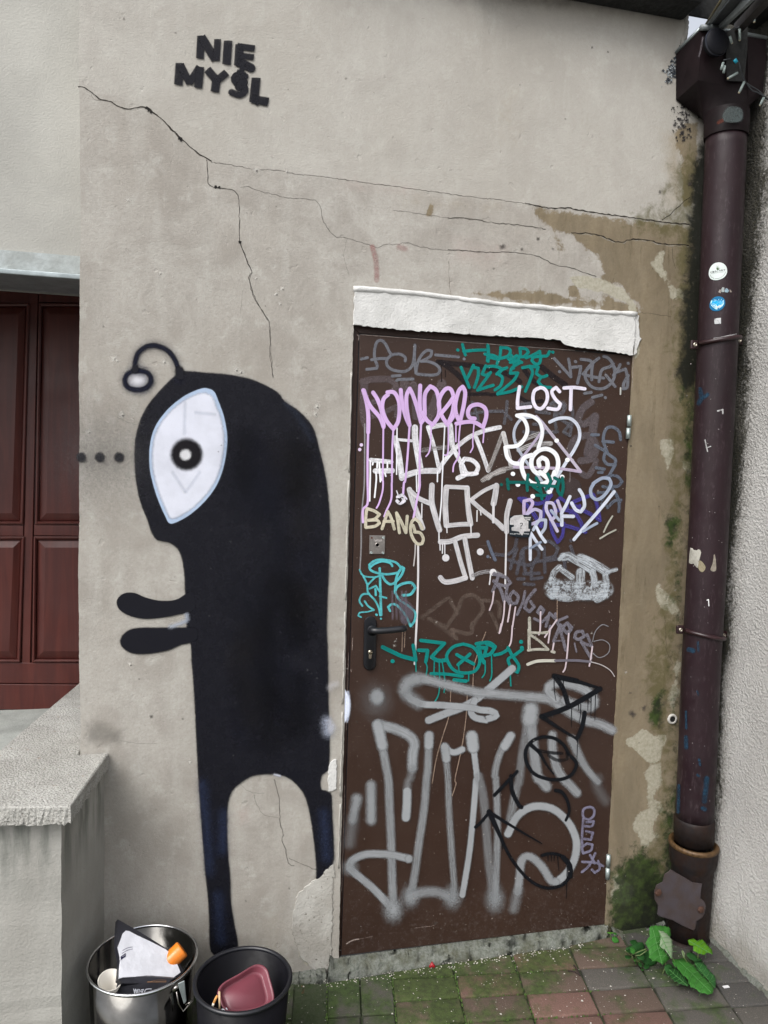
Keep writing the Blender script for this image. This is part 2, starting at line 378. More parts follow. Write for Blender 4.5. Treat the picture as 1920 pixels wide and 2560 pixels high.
# slightly uneven jamb and corner edges
def wob(a, f, s): return a*(np.sin(f*zs+s)+.6*np.sin(f*2.7*zs+2*s)+.4*np.sin(f*7.1*zs+s*3))
X[:, nl] += .0016*(rng.rand(len(zs))-.5)+wob(.0007, 9, 1); X[:, nl+nm] += .0022*(rng.rand(len(zs))-.5)+wob(.0009, 13, 2)
X[:, 0] += wob(.0022, 3.1, .5)+.001*(rng.rand(len(zs))-.5)
dd = np.stack([X-CAM[0], np.full_like(X, -CAM[1]), Z-CAM[2]], -1)
den = dd@_f; PXX = 960+FPX*(dd@_r)/den; PYY = 1280-FPX*(dd@_u)/den
def sdf(poly, x, y):
    poly = np.array(poly, float); d = np.full(x.shape, 1e18); s_ = np.ones(x.shape)
    n = len(poly)
    for i in range(n):
        a = poly[i]; b = poly[i-1]; e = b-a; wx, wy = x-a[0], y-a[1]
        t = np.clip((wx*e[0]+wy*e[1])/(e@e+1e-9), 0, 1); d = np.minimum(d, (wx-e[0]*t)**2+(wy-e[1]*t)**2)
        c1 = y >= a[1]; c2 = y < b[1]; c3 = e[0]*wy > e[1]*wx
        s_ = np.where((c1 & c2 & c3) | (~c1 & ~c2 & ~c3), -s_, s_)
    return s_*np.sqrt(d)
def field(spec, x, y):
    v = np.zeros(x.shape)
    for poly, feather, k in spec: v = np.maximum(v, k*np.clip(.5-sdf(poly, x, y)/(2*feather), 0, 1))
    return v
def cut(v, spec, x, y):
    for poly, feather, k in spec: v = v*(1-k*np.clip(.5-sdf(poly, x, y)/(2*feather), 0, 1))
    return v
damp = field([
    ([(1340, 520), (1460, 535), (1600, 555), (1735, 565), (1760, 800), (1740, 1300), (1700, 2000), (1650, 2350), (1490, 2350), (1530, 1700), (1575, 1050), (1590, 880), (1590, 760), (1560, 720), (1510, 705), (1470, 670), (1450, 640), (1398, 625), (1390, 595), (1410, 585), (1385, 570), (1345, 550)], 34, 1),
    ([(1180, 735), (1260, 722), (1350, 722), (1420, 735), (1520, 750), (1525, 770), (1480, 772), (1350, 765), (1240, 752)], 22, .8),
    ([(1415, 715), (1440, 710), (1450, 740), (1425, 745)], 8, 1), ([(1688, 320), (1745, 300), (1750, 400), (1735, 520), (1702, 520), (1700, 430), (1690, 380)], 22, .85),
    ([(1075, 500), (1085, 505), (1085, 545), (1062, 540)], 6, .75)], PXX, PYY)
damp = np.maximum(damp, field([([(1500, 735), (1600, 770), (1620, 2400), (1480, 2400)], 30, 1.)], PXX, PYY))
damp = cut(damp, [([(1395, 600), (1430, 580), (1450, 600), (1500, 640), (1520, 690), (1480, 690), (1440, 650)], 10, .6)], PXX, PYY)
white = field([
    ([(1624, 660), (1655, 632), (1665, 690), (1685, 720), (1714, 730), (1712, 745), (1680, 742), (1660, 700), (1645, 680)], 18, 1),
    ([(1650, 1100), (1684, 1095), (1680, 1150), (1668, 1172), (1655, 1130)], 15, .95), ([(1703, 1150), (1735, 1150), (1725, 1190), (1706, 1175)], 10, .8),
    (cv('O', [(770, 560), (810, 500), (850, 560), (940, 660), (1010, 780), (920, 790), (830, 700)]), 18, .95),
    (cv('O', [(1000, 1060), (1030, 1050), (1010, 1250), (990, 1500), (900, 1650), (890, 1500), (930, 1200)]), 16, .7),
    (cv('Q', [(205, 840), (290, 800), (350, 745), (400, 760), (450, 800), (560, 790), (540, 870), (500, 1020), (410, 1040), (330, 950), (220, 870)]), 10, 1),
    (cv('Q', [(400, 1040), (500, 1030), (520, 1200), (430, 1270), (380, 1180)]), 20, 1), (cv('Q', [(415, 1260), (470, 1340), (530, 1380), (500, 1480), (440, 1560), (505, 1650), (360, 1735), (320, 1620), (275, 1570), (280, 1490), (380, 1430)]), 20, 1),
    (cv('Q', [(90, 2000), (160, 1940), (200, 2010), (300, 2060), (320, 2160), (200, 2230), (100, 2210)]), 12, .72),
    ([(1420, 690), (1480, 690), (1560, 720), (1588, 760), (1596, 830), (1600, 880), (1585, 900), (1570, 760), (1520, 735), (1440, 720)], 8, .9),
    ([(745, 2190), (830, 2175), (832, 2440), (790, 2455), (740, 2400), (730, 2260)], 12, .45)], PXX, PYY)
moss = field([([(1670, 1250), (1716, 1240), (1712, 1600), (1700, 2050), (1690, 2330), (1600, 2330), (1640, 2100), (1672, 1900), (1665, 1600)], 40, .66), ([(1712, 960), (1750, 940), (1742, 1300), (1720, 1300), (1700, 1120)], 20, .7), ([(1535, 2180), (1600, 2120), (1660, 2180), (1700, 2300), (1700, 2380), (1520, 2370)], 50, 1.3), ([(1660, 2000), (1700, 1960), (1700, 2350), (1640, 2350)], 40, 1.),
   
    (cv('Q', [(160, 1800), (330, 1760), (400, 1900), (380, 2060), (480, 2240), (330, 2400), (100, 2450), (70, 2300), (210, 2150), (330, 2160), (300, 2040), (180, 1960)]), 44, 1),
    (cv('Q', [(430, 480), (540, 400), (545, 560), (500, 720), (450, 760), (410, 640)]), 20, 1),
    (cv('O', [(850, -60), (1000, -60), (1000, 100), (950, 230), (870, 230)]), 20, .9), ([(1700, 960), (1722, 950), (1715, 1000), (1698, 1010)], 12, .8),
    (cv('Q', [(540, 120), (580, 0), (590, 200), (560, 300)]), 16, .7)], PXX, PYY)
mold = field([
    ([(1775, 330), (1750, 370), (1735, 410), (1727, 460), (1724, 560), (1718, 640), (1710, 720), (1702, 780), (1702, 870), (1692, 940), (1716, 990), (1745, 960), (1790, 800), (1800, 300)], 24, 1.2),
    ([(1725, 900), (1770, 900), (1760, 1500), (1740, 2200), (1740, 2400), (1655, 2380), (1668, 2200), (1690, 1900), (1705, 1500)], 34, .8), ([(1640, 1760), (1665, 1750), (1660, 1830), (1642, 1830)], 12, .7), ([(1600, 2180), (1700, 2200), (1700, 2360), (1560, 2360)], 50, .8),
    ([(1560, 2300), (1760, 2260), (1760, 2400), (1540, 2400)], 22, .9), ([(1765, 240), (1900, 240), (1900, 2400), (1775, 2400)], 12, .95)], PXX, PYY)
olive = field([
    ([(1560, 520), (1690, 480), (1740, 440), (1740, 640), (1640, 600), (1560, 590)], 38, .72),
    ([(1670, 760), (1725, 740), (1722, 1300), (1700, 1700), (1690, 2200), (1640, 2330), (1540, 2330), (1620, 2080), (1640, 1900), (1590, 1700), (1640, 1500), (1660, 1200)], 34, .70),
    ([(1640, 440), (1715, 400), (1715, 500), (1640, 500)], 24, .6), ([(1670, 420), (1760, 340), (1760, 1250), (1690, 1250), (1670, 900), (1690, 700)], 44, .9)], PXX, PYY)
tanf = field([([(1640, 320), (1720, 300), (1735, 520), (1650, 540)], 50, .62), ([(1180, 180), (1320, 160), (1380, 420), (1200, 420)], 90, .42), ([(950, 450), (1280, 470), (1300, 560), (980, 560)], 60, .45),
    ([(880, 480), (1000, 470), (1000, 620), (900, 640)], 60, .35), ([(560, 1900), (640, 1950), (640, 2120), (560, 2100)], 50, .4), ([(620, 2260), (720, 2260), (740, 2440), (640, 2440)], 40, .4)], PXX, PYY)
pink = field([([(820, 420), (1060, 430), (1060, 520), (830, 500)], 60, .5), ([(1100, 560), (1300, 590), (1300, 700), (1100, 690)], 60, .5), ([(570, 2000), (640, 2000), (640, 2080), (580, 2080)], 30, .5)], PXX, PYY)
grime_shade = field([([(203, 1800), (260, 1790), (320, 1830), (300, 1870), (204, 1870)], 26, .72), ([(205, 1900), (300, 1880), (290, 2300), (240, 2500), (200, 2560)], 60, .35),
    ([(200, 2300), (860, 2300), (860, 2480), (200, 2520)], 90, .5), ([(1100, -30), (1740, -30), (1740, 60), (1100, 22)], 40, .6), ([(330, 990), (380, 960), (400, 1060), (330, 1080)], 26, .35),  # strip along the wall top paints the roof overhang's shade; the rest is grime
    ([(1680, 170), (1692, 250), (1690, 300), (1672, 300)], 14, .5)], PXX, PYY)
upper = np.clip(.5-sdf([(190, 200), (360, 270), (520, 405), (700, 425), (900, 460), (1220, 500), (1500, 535), (1740, 565), (1740, -400), (190, -400)], PXX, PYY)/12, 0, 1)
ncol = X.shape[1]; F = []; hole = np.zeros((len(zs)-1, ncol-1), bool)
for i in range(len(zs)-1):
    zc = (zs[i]+zs[i+1])/2
    for j in range(ncol-1):
        if nl <= j < nl+nm and zc < DZ1 and zc > -.16: continue
        px, py = PXX[i, j], PYY[i, j]
        if px > (1716 if py < 98 else 1707) and py < 132: continue
        F.append((i*ncol+j, i*ncol+j+1, (i+1)*ncol+j+1, (i+1)*ncol+j))
V = np.stack([X, np.zeros_like(X), Z], -1).reshape(-1, 3)
wall = mk('plastered_wall', V, F, MW, None, label='tall grey-beige plastered wall with graffiti, cracks and brown damp stains around the door', cat='wall')
for nm_, arr in dict(damp=damp, white=white, moss=moss, mold=mold, olive=olive, tan=tanf, pink=pink, grime_shade=grime_shade, upper=upper).items():
    a = wall.data.attributes.new(nm_, 'FLOAT', 'POINT'); a.data.foreach_set('value', arr.astype('f').ravel())
sm = wall.modifiers.new('thickness', 'SOLIDIFY'); sm.thickness = .22; sm.offset = -1

def surf_wall(px, py, off=0.): return P(px, py, -off)
def surf_leaf(px, py, off=0.): return P(px, py, .004-off)
def surf_frame(px, py, off=0.): return P(px, py, .012-off)

# cracks: thin dark lines following the breaks in the plaster
def crack(k, pts, w=3., a=.95, jit=2.2, taper=1., c=(.03, .025, .02)):
    a *= (.62 if w < 2.7 else .8 if w < 3.6 else .95); w *= (.62 if w < 3.6 else .74)
    B = Paint(surf_wall); q = cv(k, pts); q = catmull(q, 7)
    q = [p+np.array([random.uniform(-1, 1), random.uniform(-1, 1)])*jit*.6 for p in q]
    off = .0004; n = len(q); i = 0
    ids = []
    for i, p in enumerate(q):
        t = q[min(i+1, n-1)]-q[max(i-1, 0)]; t = t/(np.linalg.norm(t)+1e-9); nn = np.array([-t[1], t[0]]); ww = w*(.45+random.random()*.9)*(1+(taper-1)*i/n)/2+.35
        ids.append((B.v(*(p+nn*ww), off, (*c, a), 0, (.3, 0, .1), (0, 1)), B.v(*p, off, (*c, a), 1, (.3, 0, .1), (0, 0)), B.v(*(p-nn*ww), off, (*c, a), 0, (.3, 0, .1), (0, -1))))
    if w > 1.9:      # painted highlight: pale line where the lower lip catches light
        i2 = []
        for i, p in enumerate(q):
            e = (0, 2.2+w*.35); hw = random.uniform(.2, 1.5) if random.random() < .7 else .05
            i2.append((B.v(p[0], p[1]+e[1]-hw, .0003, (.50, .48, .43, .55), 0, (.4, 0, .4), (0, 1)), B.v(p[0], p[1]+e[1], .0003, (.50, .48, .43, .55), 1, (.4, 0, .4), (0, 0)), B.v(p[0], p[1]+e[1]+hw, .0003, (.50, .48, .43, .55), 0, (.4, 0, .4), (0, -1))))
        for a_, b_ in zip(i2, i2[1:]): B.F.append((a_[0], a_[1], b_[1], b_[0])); B.F.append((a_[1], a_[2], b_[2], b_[1]))
    for a_, b_ in zip(ids, ids[1:]): B.F.append((a_[0], a_[1], b_[1], b_[0])); B.F.append((a_[1], a_[2], b_[2], b_[1]))
    return B.done('crack', wall)
crack('T', [(405, 452), (440, 455), (490, 490), (525, 518), (580, 530), (620, 555), (665, 566), (740, 552), (762, 560)], 4.2, 1)
crack('T', [(755, 555), (780, 572), (840, 620), (890, 670), (930, 712), (975, 750), (1035, 803), (1072, 818), (1095, 835)], 6.5, 1, taper=.6)
crack('T', [(470, 490), (492, 520), (520, 522)], 1.8, .7)
crack('T', [(1072, 830), (1077, 900), (1080, 950), (1110, 970), (1180, 980), (1215, 988), (1238, 1030), (1240, 1120), (1246, 1255), (1280, 1350), (1305, 1410), (1290, 1440), (1320, 1540), (1390, 1659)], 3.4, .9)
crack('T', [(1095, 842), (1200, 855), (1330, 878), (1450, 885), (1560, 908), (1659, 915), ('U', 80, 1015), ('U', 250, 1035), ('U', 400, 1055)], 2.6, .85)
crack('U', [(400, 1055), (520, 1078), (620, 1078), (700, 1092), (850, 1115), (1000, 1135), (1100, 1150), (1255, 1165)], 4.4, 1)
crack('U', [(1110, 1140), (1160, 1105), (1200, 1065), (1255, 1020)], 3, .9)
crack('K', [(0, 195), (60, 185), (130, 215), (220, 235), (330, 262), (430, 268), (520, 280), (560, 340), (580, 430), (650, 525), (740, 540), (860, 575), (950, 605), (1010, 582), (1080, 585), (1150, 572), (1250, 600), (1400, 622), (1540, 622), (1659, 640)], 2.2, .8)
crack('U', [(0, 1295), (90, 1300), (200, 1308), (330, 1308), (470, 1330), (545, 1370), (640, 1390), (770, 1435)], 3., .85)
crack('U', [(0, 1130), (100, 1133), (240, 1155), (400, 1170), (505, 1187)], 3.2, .9)
crack('U', [(640, 1210), (760, 1213), (880, 1255), (960, 1240), (1050, 1250), (1130, 1265), (1250, 1272)], 4.0, 1)
crack('K', [(1060, 350), (1200, 365), (1300, 380), (1420, 395), (1500, 405), (1580, 402), (1659, 418)], 2, .7)
crack('K', [(0, 565), (40, 680), (82, 780), (66, 830), (100, 960), (190, 1095), (212, 1230), (205, 1320), (230, 1500)], 2.6, .85)
crack('M', [(980, 0), (985, 100), (995, 220), (1000, 300)], 2, .7)
crack('K', [(740, 545), (720, 660), (755, 800)], 1.6, .45); crack('K', [(1440, 700), (1455, 930)], 2, .55, c=(.10, .06, .04)); crack('K', [(20, 900), (0, 1060)], 1.6, .4)
crack('L', [(790, 960), (820, 1080), (830, 1240), (850, 1350), (840, 1390), (870, 1450), (885, 1545), (930, 1560)], 2.8, .75)
crack('L', [(890, 1510), (970, 1545), (1110, 1600)], 2.4, .75); crack('L', [(550, 990), (620, 1050), (720, 1060)], 1.8, .5)
crack('L', [(650, 1070), (680, 1160), (730, 1210), (820, 1230)], 1.8, .5)
crack('M', [(190, 500), (250, 530), (330, 550)], 1.8, .5); crack('M', [(400, 545), (540, 552), (660, 525), (760, 530)], 1.6, .4)
crack('O', [(870, 800), (880, 1000), (890, 1100), (940, 1190)], 1.8, .6); crack('R', [(330, 575), (430, 585), (560, 605)], 1.8, .6)
crack('R', [(570, 60), (580, 160), (600, 230)], 1.8, .6)
crack('X', [(300, 1852), (340, 1857), (392, 1860)], 1.6, .4)

# small chips and pits knocked out of the plaster
B = Paint(surf_wall)
for x, y, r in [(285, 896, 5), (292, 902, 3), (305, 1037, 5), (222, 1080, 4), (690, 735, 4), (705, 722, 4), (792, 1017, 5), (788, 1035, 4), (400, 683, 3), (640, 695, 3), (780, 1290, 3), (518, 1765, 2), (325, 1661, 4), (410, 905, 4),
                (590, 925, 5), (602, 930, 5), (475, 1905, 3), (700, 760, 3), (320, 500, 3), (640, 425, 5), (716, 428, 3), (940, 650, 3)]:
    B.dot('X', x, y, r+1, (.62, .60, .55), .9, .9, .2); B.dot('X', x+2, y+2, r*.5, (.12, .11, .10), .8, .5)
for x, y, r in [(1480, 118, 2.5), (1520, 130, 2), (1345, 597, 4), (1256, 616, 6), (1305, 624, 3), (1720, 655, 2), (1650, 480, 3), (1725, 460, 5), (1380, 1790, 3), (378, 1792, 4), (1578, 1115, 2.5), (1581, 1785, 7), (1610, 1770, 5)]:
    B.dot('X', x, y, r, (.07, .06, .055), .75, .8, .2)
for i in range(70):
    x, y = random.uniform(210, 1700), random.uniform(40, 2350)
    B.dot('X', x, y, random.uniform(1.2, 2.6), random.choice([(.10, .09, .08), (.5, .48, .44)]), .5, .9)
for x, y, r in [(372, 275, 5), (366, 270, 4), (378, 281, 4), (449, 344, 5), (453, 349, 4), (540, 468, 4), (548, 468, 4), (600, 605, 4)]: B.dot('X', x, y, r, (.01, .009, .008), .95, .2)
B.done('chip_marks', wall, kind='stuff')

# faint pink marks
B = Paint(surf_wall)
B.stroke('K', [(915, 600), (940, 700), (945, 830)], 34, (.36, .17, .16), .5, .5, 0, .5)
B.stroke('K', [(1100, 600), (1140, 615)], 34, (.36, .17, .16), .3, .7); B.done('faded_paint_mark', wall, label='faded pink spray mark above the door')
# stained plaster flakes left of the rainwater head
B = Paint(surf_wall)
for i in range(150):
    t = random.random(); x = 1707-t*40+random.gauss(0, 6); y = 120+t*80+random.gauss(0, 9)
    B.dot('X', x, y, random.uniform(1.5, 4), (.045, .052, .062) if random.random() < .7 else (.35, .38, .40), .9, .5)
for i in range(90):
    x = 1706+random.gauss(0, 11); y = 300+random.gauss(0, 28)
    B.dot('X', x, y, random.uniform(1.2, 3.4), (.035, .033, .035), .85, .5)
B.done('mold_specks', wall, kind='stuff')

# black stencilled lettering NIE MYSL
INK = (.0075, .0075, .011)
B = Paint(surf_wall)
def st(pts, w=36, **k): B.stroke('T', pts, w*1.12, INK, 1, .12, 0, .10, flat=len(pts) == 2, **k)
st([(1042, 195), (1037, 293)]); st([(1050, 200), (1112, 300)], 40); st([(1128, 212), (1122, 305)], 32)
st([(1182, 222), (1175, 322)], 40); st([(1242, 240), (1236, 330)], 40); st([(1240, 240), (1312, 250)], 30); st([(1240, 287), (1308, 296)], 28); st([(1238, 328), (1300, 350)], 34)
st([(1262, 330), (1290, 345), (1302, 352)], 40); st([(1262, 350), (1248, 372), (1246, 400)], 24)
st([(932, 338), (925, 428)], 40); st([(940, 345), (980, 425)], 34); st([(985, 425), (1030, 355)], 34); st([(1037, 358), (1028, 445)], 38)
st([(1082, 368), (1122, 415)], 38); st([(1168, 382), (1124, 418)], 36); st([(1122, 412), (1115, 465)], 40)
st([(1272, 395), (1235, 385), (1212, 405), (1225, 430), (1262, 442), (1272, 470), (1245, 492), (1200, 478)], 30, sharp=False); st([(1225, 400), (1262, 425), (1240, 450)], 40); st([(1235, 380), (1260, 390)], 34)
st([(1327, 415), (1316, 520)], 42); st([(1318, 515), (1380, 526)], 40)
for p in [(1250, 455, 10), (1333, 540, 8), (1380, 540, 9), (1255, 375, 10)]: B.dot('T', *p, INK, 1, .2)
B.done('painted_lettering', wall, label='black spray-stencilled words NIE MYŚL on the wall')

# the big black one-eyed figure
BODY = (.0078, .0080, .0120); BLUE = (.009, .012, .034)
B = Paint(surf_wall)
body = [('M', 540, 268), ('M', 640, 275), ('M', 780, 287), ('M', 900, 315), ('M', 1020, 375), ('M', 1060, 425), ('M', 1140, 480), ('M', 1205, 560), ('M', 1240, 680), ('M', 1268, 800), ('M', 1284, 920), ('M', 1292, 1050), ('M', 1288, 1250), ('M', 1280, 1450), ('M', 1276, 1600),
        ('L', 1154, 60), ('L', 1158, 250), ('L', 1160, 450), ('L', 1168, 650), ('L', 1165, 850), ('L', 1155, 900), ('L', 1118, 930), ('L', 1104, 980), ('L', 1116, 1040), ('L', 1176, 1060), ('L', 1186, 1200), ('L', 1196, 1400), ('L', 1192, 1540), ('L', 1140, 1600), ('L', 1088, 1656),
        ('L', 1084, 1580), ('L', 1072, 1430), ('L', 1048, 1250), ('L', 1010, 1090), ('L', 950, 1000), ('L', 880, 945), ('L', 800, 925), ('L', 720, 925), ('L', 640, 935), ('L', 560, 980), ('L', 492, 1045), ('L', 462, 1150), ('L', 458, 1300), ('L', 464, 1450), ('L', 480, 1650),
        ('X', 576, 2260), ('X', 584, 2310), ('X', 592, 2372), ('X', 560, 2384), ('X', 529, 2378), ('X', 524, 2290), ('X', 521, 2240), ('L', 318, 1620), ('L', 300, 1400), ('L', 285, 1200), ('L', 270, 980), ('L', 258, 760), ('L', 246, 500), ('L', 235, 300), ('L', 222, 150), ('L', 215, 20),
        ('M', 556, 1600), ('M', 555, 1500), ('M', 548, 1420), ('M', 544, 1330), ('M', 532, 1240), ('M', 505, 1180), ('M', 455, 1148), ('M', 402, 1138), ('M', 374, 1100), ('M', 350, 1030), ('M', 318, 950), ('M', 294, 840), ('M', 286, 720), ('M', 290, 620), ('M', 312, 530), ('M', 350, 450), ('M', 405, 380), ('M', 460, 322), ('M', 500, 288)]
B.area('X', body, (.014, .018, .040), .85, 13, .9, 0, step=9)
B.area('X', body, BODY, 1, 7, .45, .16, step=9)
B.area('M', [(580, 1410), (500, 1450), (420, 1457), (340, 1440), (280, 1416), (225, 1420), (192, 1455), (205, 1500), (260, 1533), (340, 1548), (430, 1541), (500, 1528), (590, 1500)], BODY, 1, 8, .5, 0, step=5)
B.area('X', [(490, 1572), (450, 1570), (400, 1570), (335, 1572), (306, 1590), (303, 1612), (325, 1630), (360, 1634), (415, 1626), (450, 1612), (490, 1600)], BODY, 1, 8, .5, 0, step=5)
B.stroke('M', [(512, 290), (505, 240), (485, 195), (450, 155), (395, 132), (345, 137), (300, 172), (284, 225), (284, 262)], 24, BODY, 1, .5, sharp=False)
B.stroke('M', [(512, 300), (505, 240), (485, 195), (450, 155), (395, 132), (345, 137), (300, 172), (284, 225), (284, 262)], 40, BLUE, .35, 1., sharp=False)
B.stroke('M', [(520, 290), (515, 262)], 44, BODY, 1, .4)
B.dot('M', 300, 312, 46, (.62, .62, .66), 1, .8)
B.stroke('M', [(300, 262), (350, 274), (368, 312), (345, 350), (300, 362), (250, 350), (232, 312), (252, 275)], 24, BODY, 1, .5, closed=True)
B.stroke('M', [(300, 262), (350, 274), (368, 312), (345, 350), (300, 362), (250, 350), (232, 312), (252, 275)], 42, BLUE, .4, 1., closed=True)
B.stroke('M', [(284, 262), (290, 250)], 34, BODY, 1, .4)
for x in (4, 100, 200):
    B.dot('M', x+2, 711, 25, INK, 1, .35, .1); B.dot('M', x+4, 711, 46, (.07, .07, .075), .2, 1.6)
B.stroke('M', [(0, 714), (280, 708)], 50, (.10, .10, .10), .12, 1.5)
eye = [(632, 356), (668, 358), (696, 374), (720, 430), (745, 500), (762, 600), (757, 690), (738, 780), (705, 860), (650, 935), (580, 1000), (515, 1040), (466, 1053), (440, 1010), (405, 930), (380, 850), (362, 760), (364, 650), (388, 560), (440, 482), (500, 425), (560, 385)]
B.area('M', eye, (.35, .44, .58), 1, 9, .5, step=6)
B.area('M', [(548+(x-548)*.92, 700+(y-700)*.93) for x, y in eye], (.60, .62, .70), 1, 24, .8, 0, step=6)
for pts in ([(545, 430), (540, 590)], [(480, 790), (545, 890)], [(620, 790), (550, 890)], [(600, 480), (700, 490)]):
    B.stroke('M', pts, 13, (.48, .52, .60), .28, 1.)
B.dot('M', 553, 697, 80, (.007, .006, .008), 1, .18); B.dot('M', 547, 699, 27, (.60, .61, .63), 1, .4)
# white overspray at hip, thin blue highlights
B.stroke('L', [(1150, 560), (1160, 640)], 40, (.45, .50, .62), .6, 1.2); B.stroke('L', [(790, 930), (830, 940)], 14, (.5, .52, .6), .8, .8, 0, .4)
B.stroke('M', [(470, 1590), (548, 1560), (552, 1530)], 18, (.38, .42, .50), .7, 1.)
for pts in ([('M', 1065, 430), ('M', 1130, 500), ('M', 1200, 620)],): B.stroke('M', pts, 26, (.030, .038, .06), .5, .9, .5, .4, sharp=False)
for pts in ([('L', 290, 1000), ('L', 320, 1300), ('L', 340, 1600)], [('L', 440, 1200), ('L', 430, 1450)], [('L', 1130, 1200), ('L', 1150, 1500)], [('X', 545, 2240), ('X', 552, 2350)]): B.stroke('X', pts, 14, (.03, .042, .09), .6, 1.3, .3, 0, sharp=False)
for i in range(46):
    x0_, y0_ = random.uniform(600, 770), random.uniform(1080, 1800)
    B.stroke('X', [(x0_, y0_), (x0_+random.uniform(-30, 30), y0_+random.uniform(40, 140))], random.uniform(20, 50), random.choice([(.012, .013, .019), (.003, .003, .004), (.009, .010, .018), (.016, .015, .016)]), .55, 1.2, .3, .5)
for i in range(70):
    B.dot('X', random.uniform(520, 810), random.uniform(1000, 1900), random.uniform(.8, 1.8), (.10, .10, .11), .6, .6)
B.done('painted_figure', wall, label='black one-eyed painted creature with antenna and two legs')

# ------------------------------------------------------------------ loose plaster patches lying proud of the wall
def patch(name, k, pts, mat, parent=None, y0=0., t=.006, step=6., jit=1.6, y1=None, **kw):
    q = cv(k, pts); q2 = []
    for i in range(len(q)):
        a, b = np.array(q[i]), np.array(q[(i+1) % len(q)]); m = max(1, int(np.linalg.norm(b-a)/step))
        for j in range(m): q2.append(a+(b-a)*j/m+np.array([random.uniform(-1, 1), random.uniform(-1, 1)])*jit)
    A = sum(q2[i][0]*q2[(i+1) % len(q2)][1]-q2[(i+1) % len(q2)][0]*q2[i][1] for i in range(len(q2)))
    if A > 0: q2.reverse()
    c = np.mean(q2, 0); n = len(q2)
    ff = [P(*(p+(c-p)/np.linalg.norm(c-p)*1.8), y0-t) for p in q2]; bb = [P(*p, y0-t*.55) for p in q2]; b2 = [P(*p, y0+.001) for p in q2]
    V = ff+bb+b2; F = []
    for i in range(n):
        j = (i+1) % n; F += [(i, n+i, n+j, j), (n+i, 2*n+i, 2*n+j, n+j)]
    for t_ in tessellate_polygon([[Vector((float(p[0]), float(p[1]), 0)) for p in q2]]): F.append(tuple(t_))
    return mk(name, V, F, mat, parent, **kw)
lint = patch('lintel_plaster', 'X', [(886, 720), (980, 727), (1100, 738), (1250, 757), (1400, 770), (1500, 778), (1588, 782), (1590, 830), (1583, 889), (1560, 884), (1500, 876), (1440, 868), (1412, 862), (1402, 850), (1330, 845), (1220, 840), (1100, 830), (1040, 828), (960, 820), (900, 814), (882, 812)], M_whitepl, wall, 0, .012, label='thick white plaster band above the door')
# moulded top edge of the band
E_ = MB(); pts = [(884, 722), (980, 729), (1100, 741), (1250, 760), (1400, 773), (1500, 781), (1592, 785)]
q = catmull(pts, 14)
E_.tube([P(x, y+random.uniform(-1, 1), -.008) for x, y in q], [.0085*(.8+.4*random.random()) for _ in q], 8); E_.out('plaster_edge', M_whitepl, wall, True)
E_ = MB(); q = catmull([(1030+0, 832), (1150, 842), (1300, 852)], 12)
patch('plaster_patch', 'X', [(1588, 782), (1597, 790), (1598, 830), (1603, 848), (1596, 862), (1590, 886), (1584, 888)], M_whitepl, wall, 0, .006)
patch('plaster_patch', 'X', [(802, 2190), (832, 2165), (832, 2290), (828, 2395), (818, 2425), (792, 2432), (770, 2410), (752, 2395), (740, 2360), (728, 2330), (730, 2290), (738, 2270), (742, 2235), (775, 2205)], M_greypl, wall, 0, .0035, jit=2.5, label='cracked pale plaster patch beside the bottom of the door')
patch('plaster_patch', 'L', [(1168, 860), (1190, 830), (1222, 820), (1220, 1030), (1195, 1045), (1165, 1050), (1160, 950)], M_whitepl, wall, 0, .005, label='small white plaster patch on the left door jamb')
patch('plaster_patch', 'L', [(1205, 1550), (1208, 1640), (1180, 1640), (1120, 1640), (1140, 1590), (1180, 1565)], M_greypl, wall, 0, .004)
# ragged plaster lip along the left jamb
for y0_, y1_ in ((930, 1180), (1200, 1500), (1530, 1760), (1780, 1990), (2010, 2170)):
    pts = []
    for t in np.linspace(y0_, y1_, 14): pts.append((883-(t-817)*.0262-1.5+random.uniform(-1, 1), t))
    MB().tube([P(x, y, -.001) for x, y in pts], [.002+.002*random.random() for _ in pts], 6).out('plaster_lip', M_greypl, wall, True)
# drilled hole
q = P(1680, 1797); MB().lathe([(.019, .001), (.017, -.007), (.011, -.005), (.010, .0)], q, 14, (0, 1, 0)).out('hole_rim', M_greypl, wall, True)
MB().lathe([(.0105, -.0045), (.001, -.004)], q, 14, (0, 1, 0), True, True).out('drilled_hole', M_void, wall)

q = catmull([(1714, 20), (1716, 60), (1713, 96), (1706, 100), (1706, 120), (1703, 140)], 4)
MB().tube([P(x+random.uniform(-1, 1), y, .0) for x, y in q], [.006+.0025*random.random() for _ in q], 8).out('broken_edge', M_greypl, wall, True)
Paint.lay = 0
# ------------------------------------------------------------------ the brown steel door
TL, TR, BR, BL = (900, 837), (1581, 889), (1513, 2311), (854, 2389)
door = empty('steel_door', P(*BL), 'brown painted steel door covered in marker and spray graffiti', 'door')
def quadbox(name, c4, y0, y1, mat, parent, bevel=0, **kw):
    A = [P(x, y, y0) for x, y in c4]; Bk = [np.array([a[0], y1, a[2]]) for a in A]
    return MB().loft([Bk, A]).out(name, mat, parent, bevel=bevel, **kw)
quadbox('door_leaf', [BL, BR, TR, TL], .004, .05, M_leaf, door, .0015)
fr = MB()
def strip(a, b, c, d_, y0, y1):
    A = [P(*p, y0) for p in (a, b, c, d_)]; fr.loft([[np.array([p[0], y1, p[2]]) for p in A], A])
strip((838, 2394), (852, 2391), (897, 834), (880, 812), .013, .2)
strip((880, 812), (1586, 868), (1584, 886), (897, 833), .0135, .2)
strip((1515, 2330), (1524, 2330), (1592, 868), (1583, 888), .014, .2)
fr.out('door_frame', M_frame, door, bevel=.001)
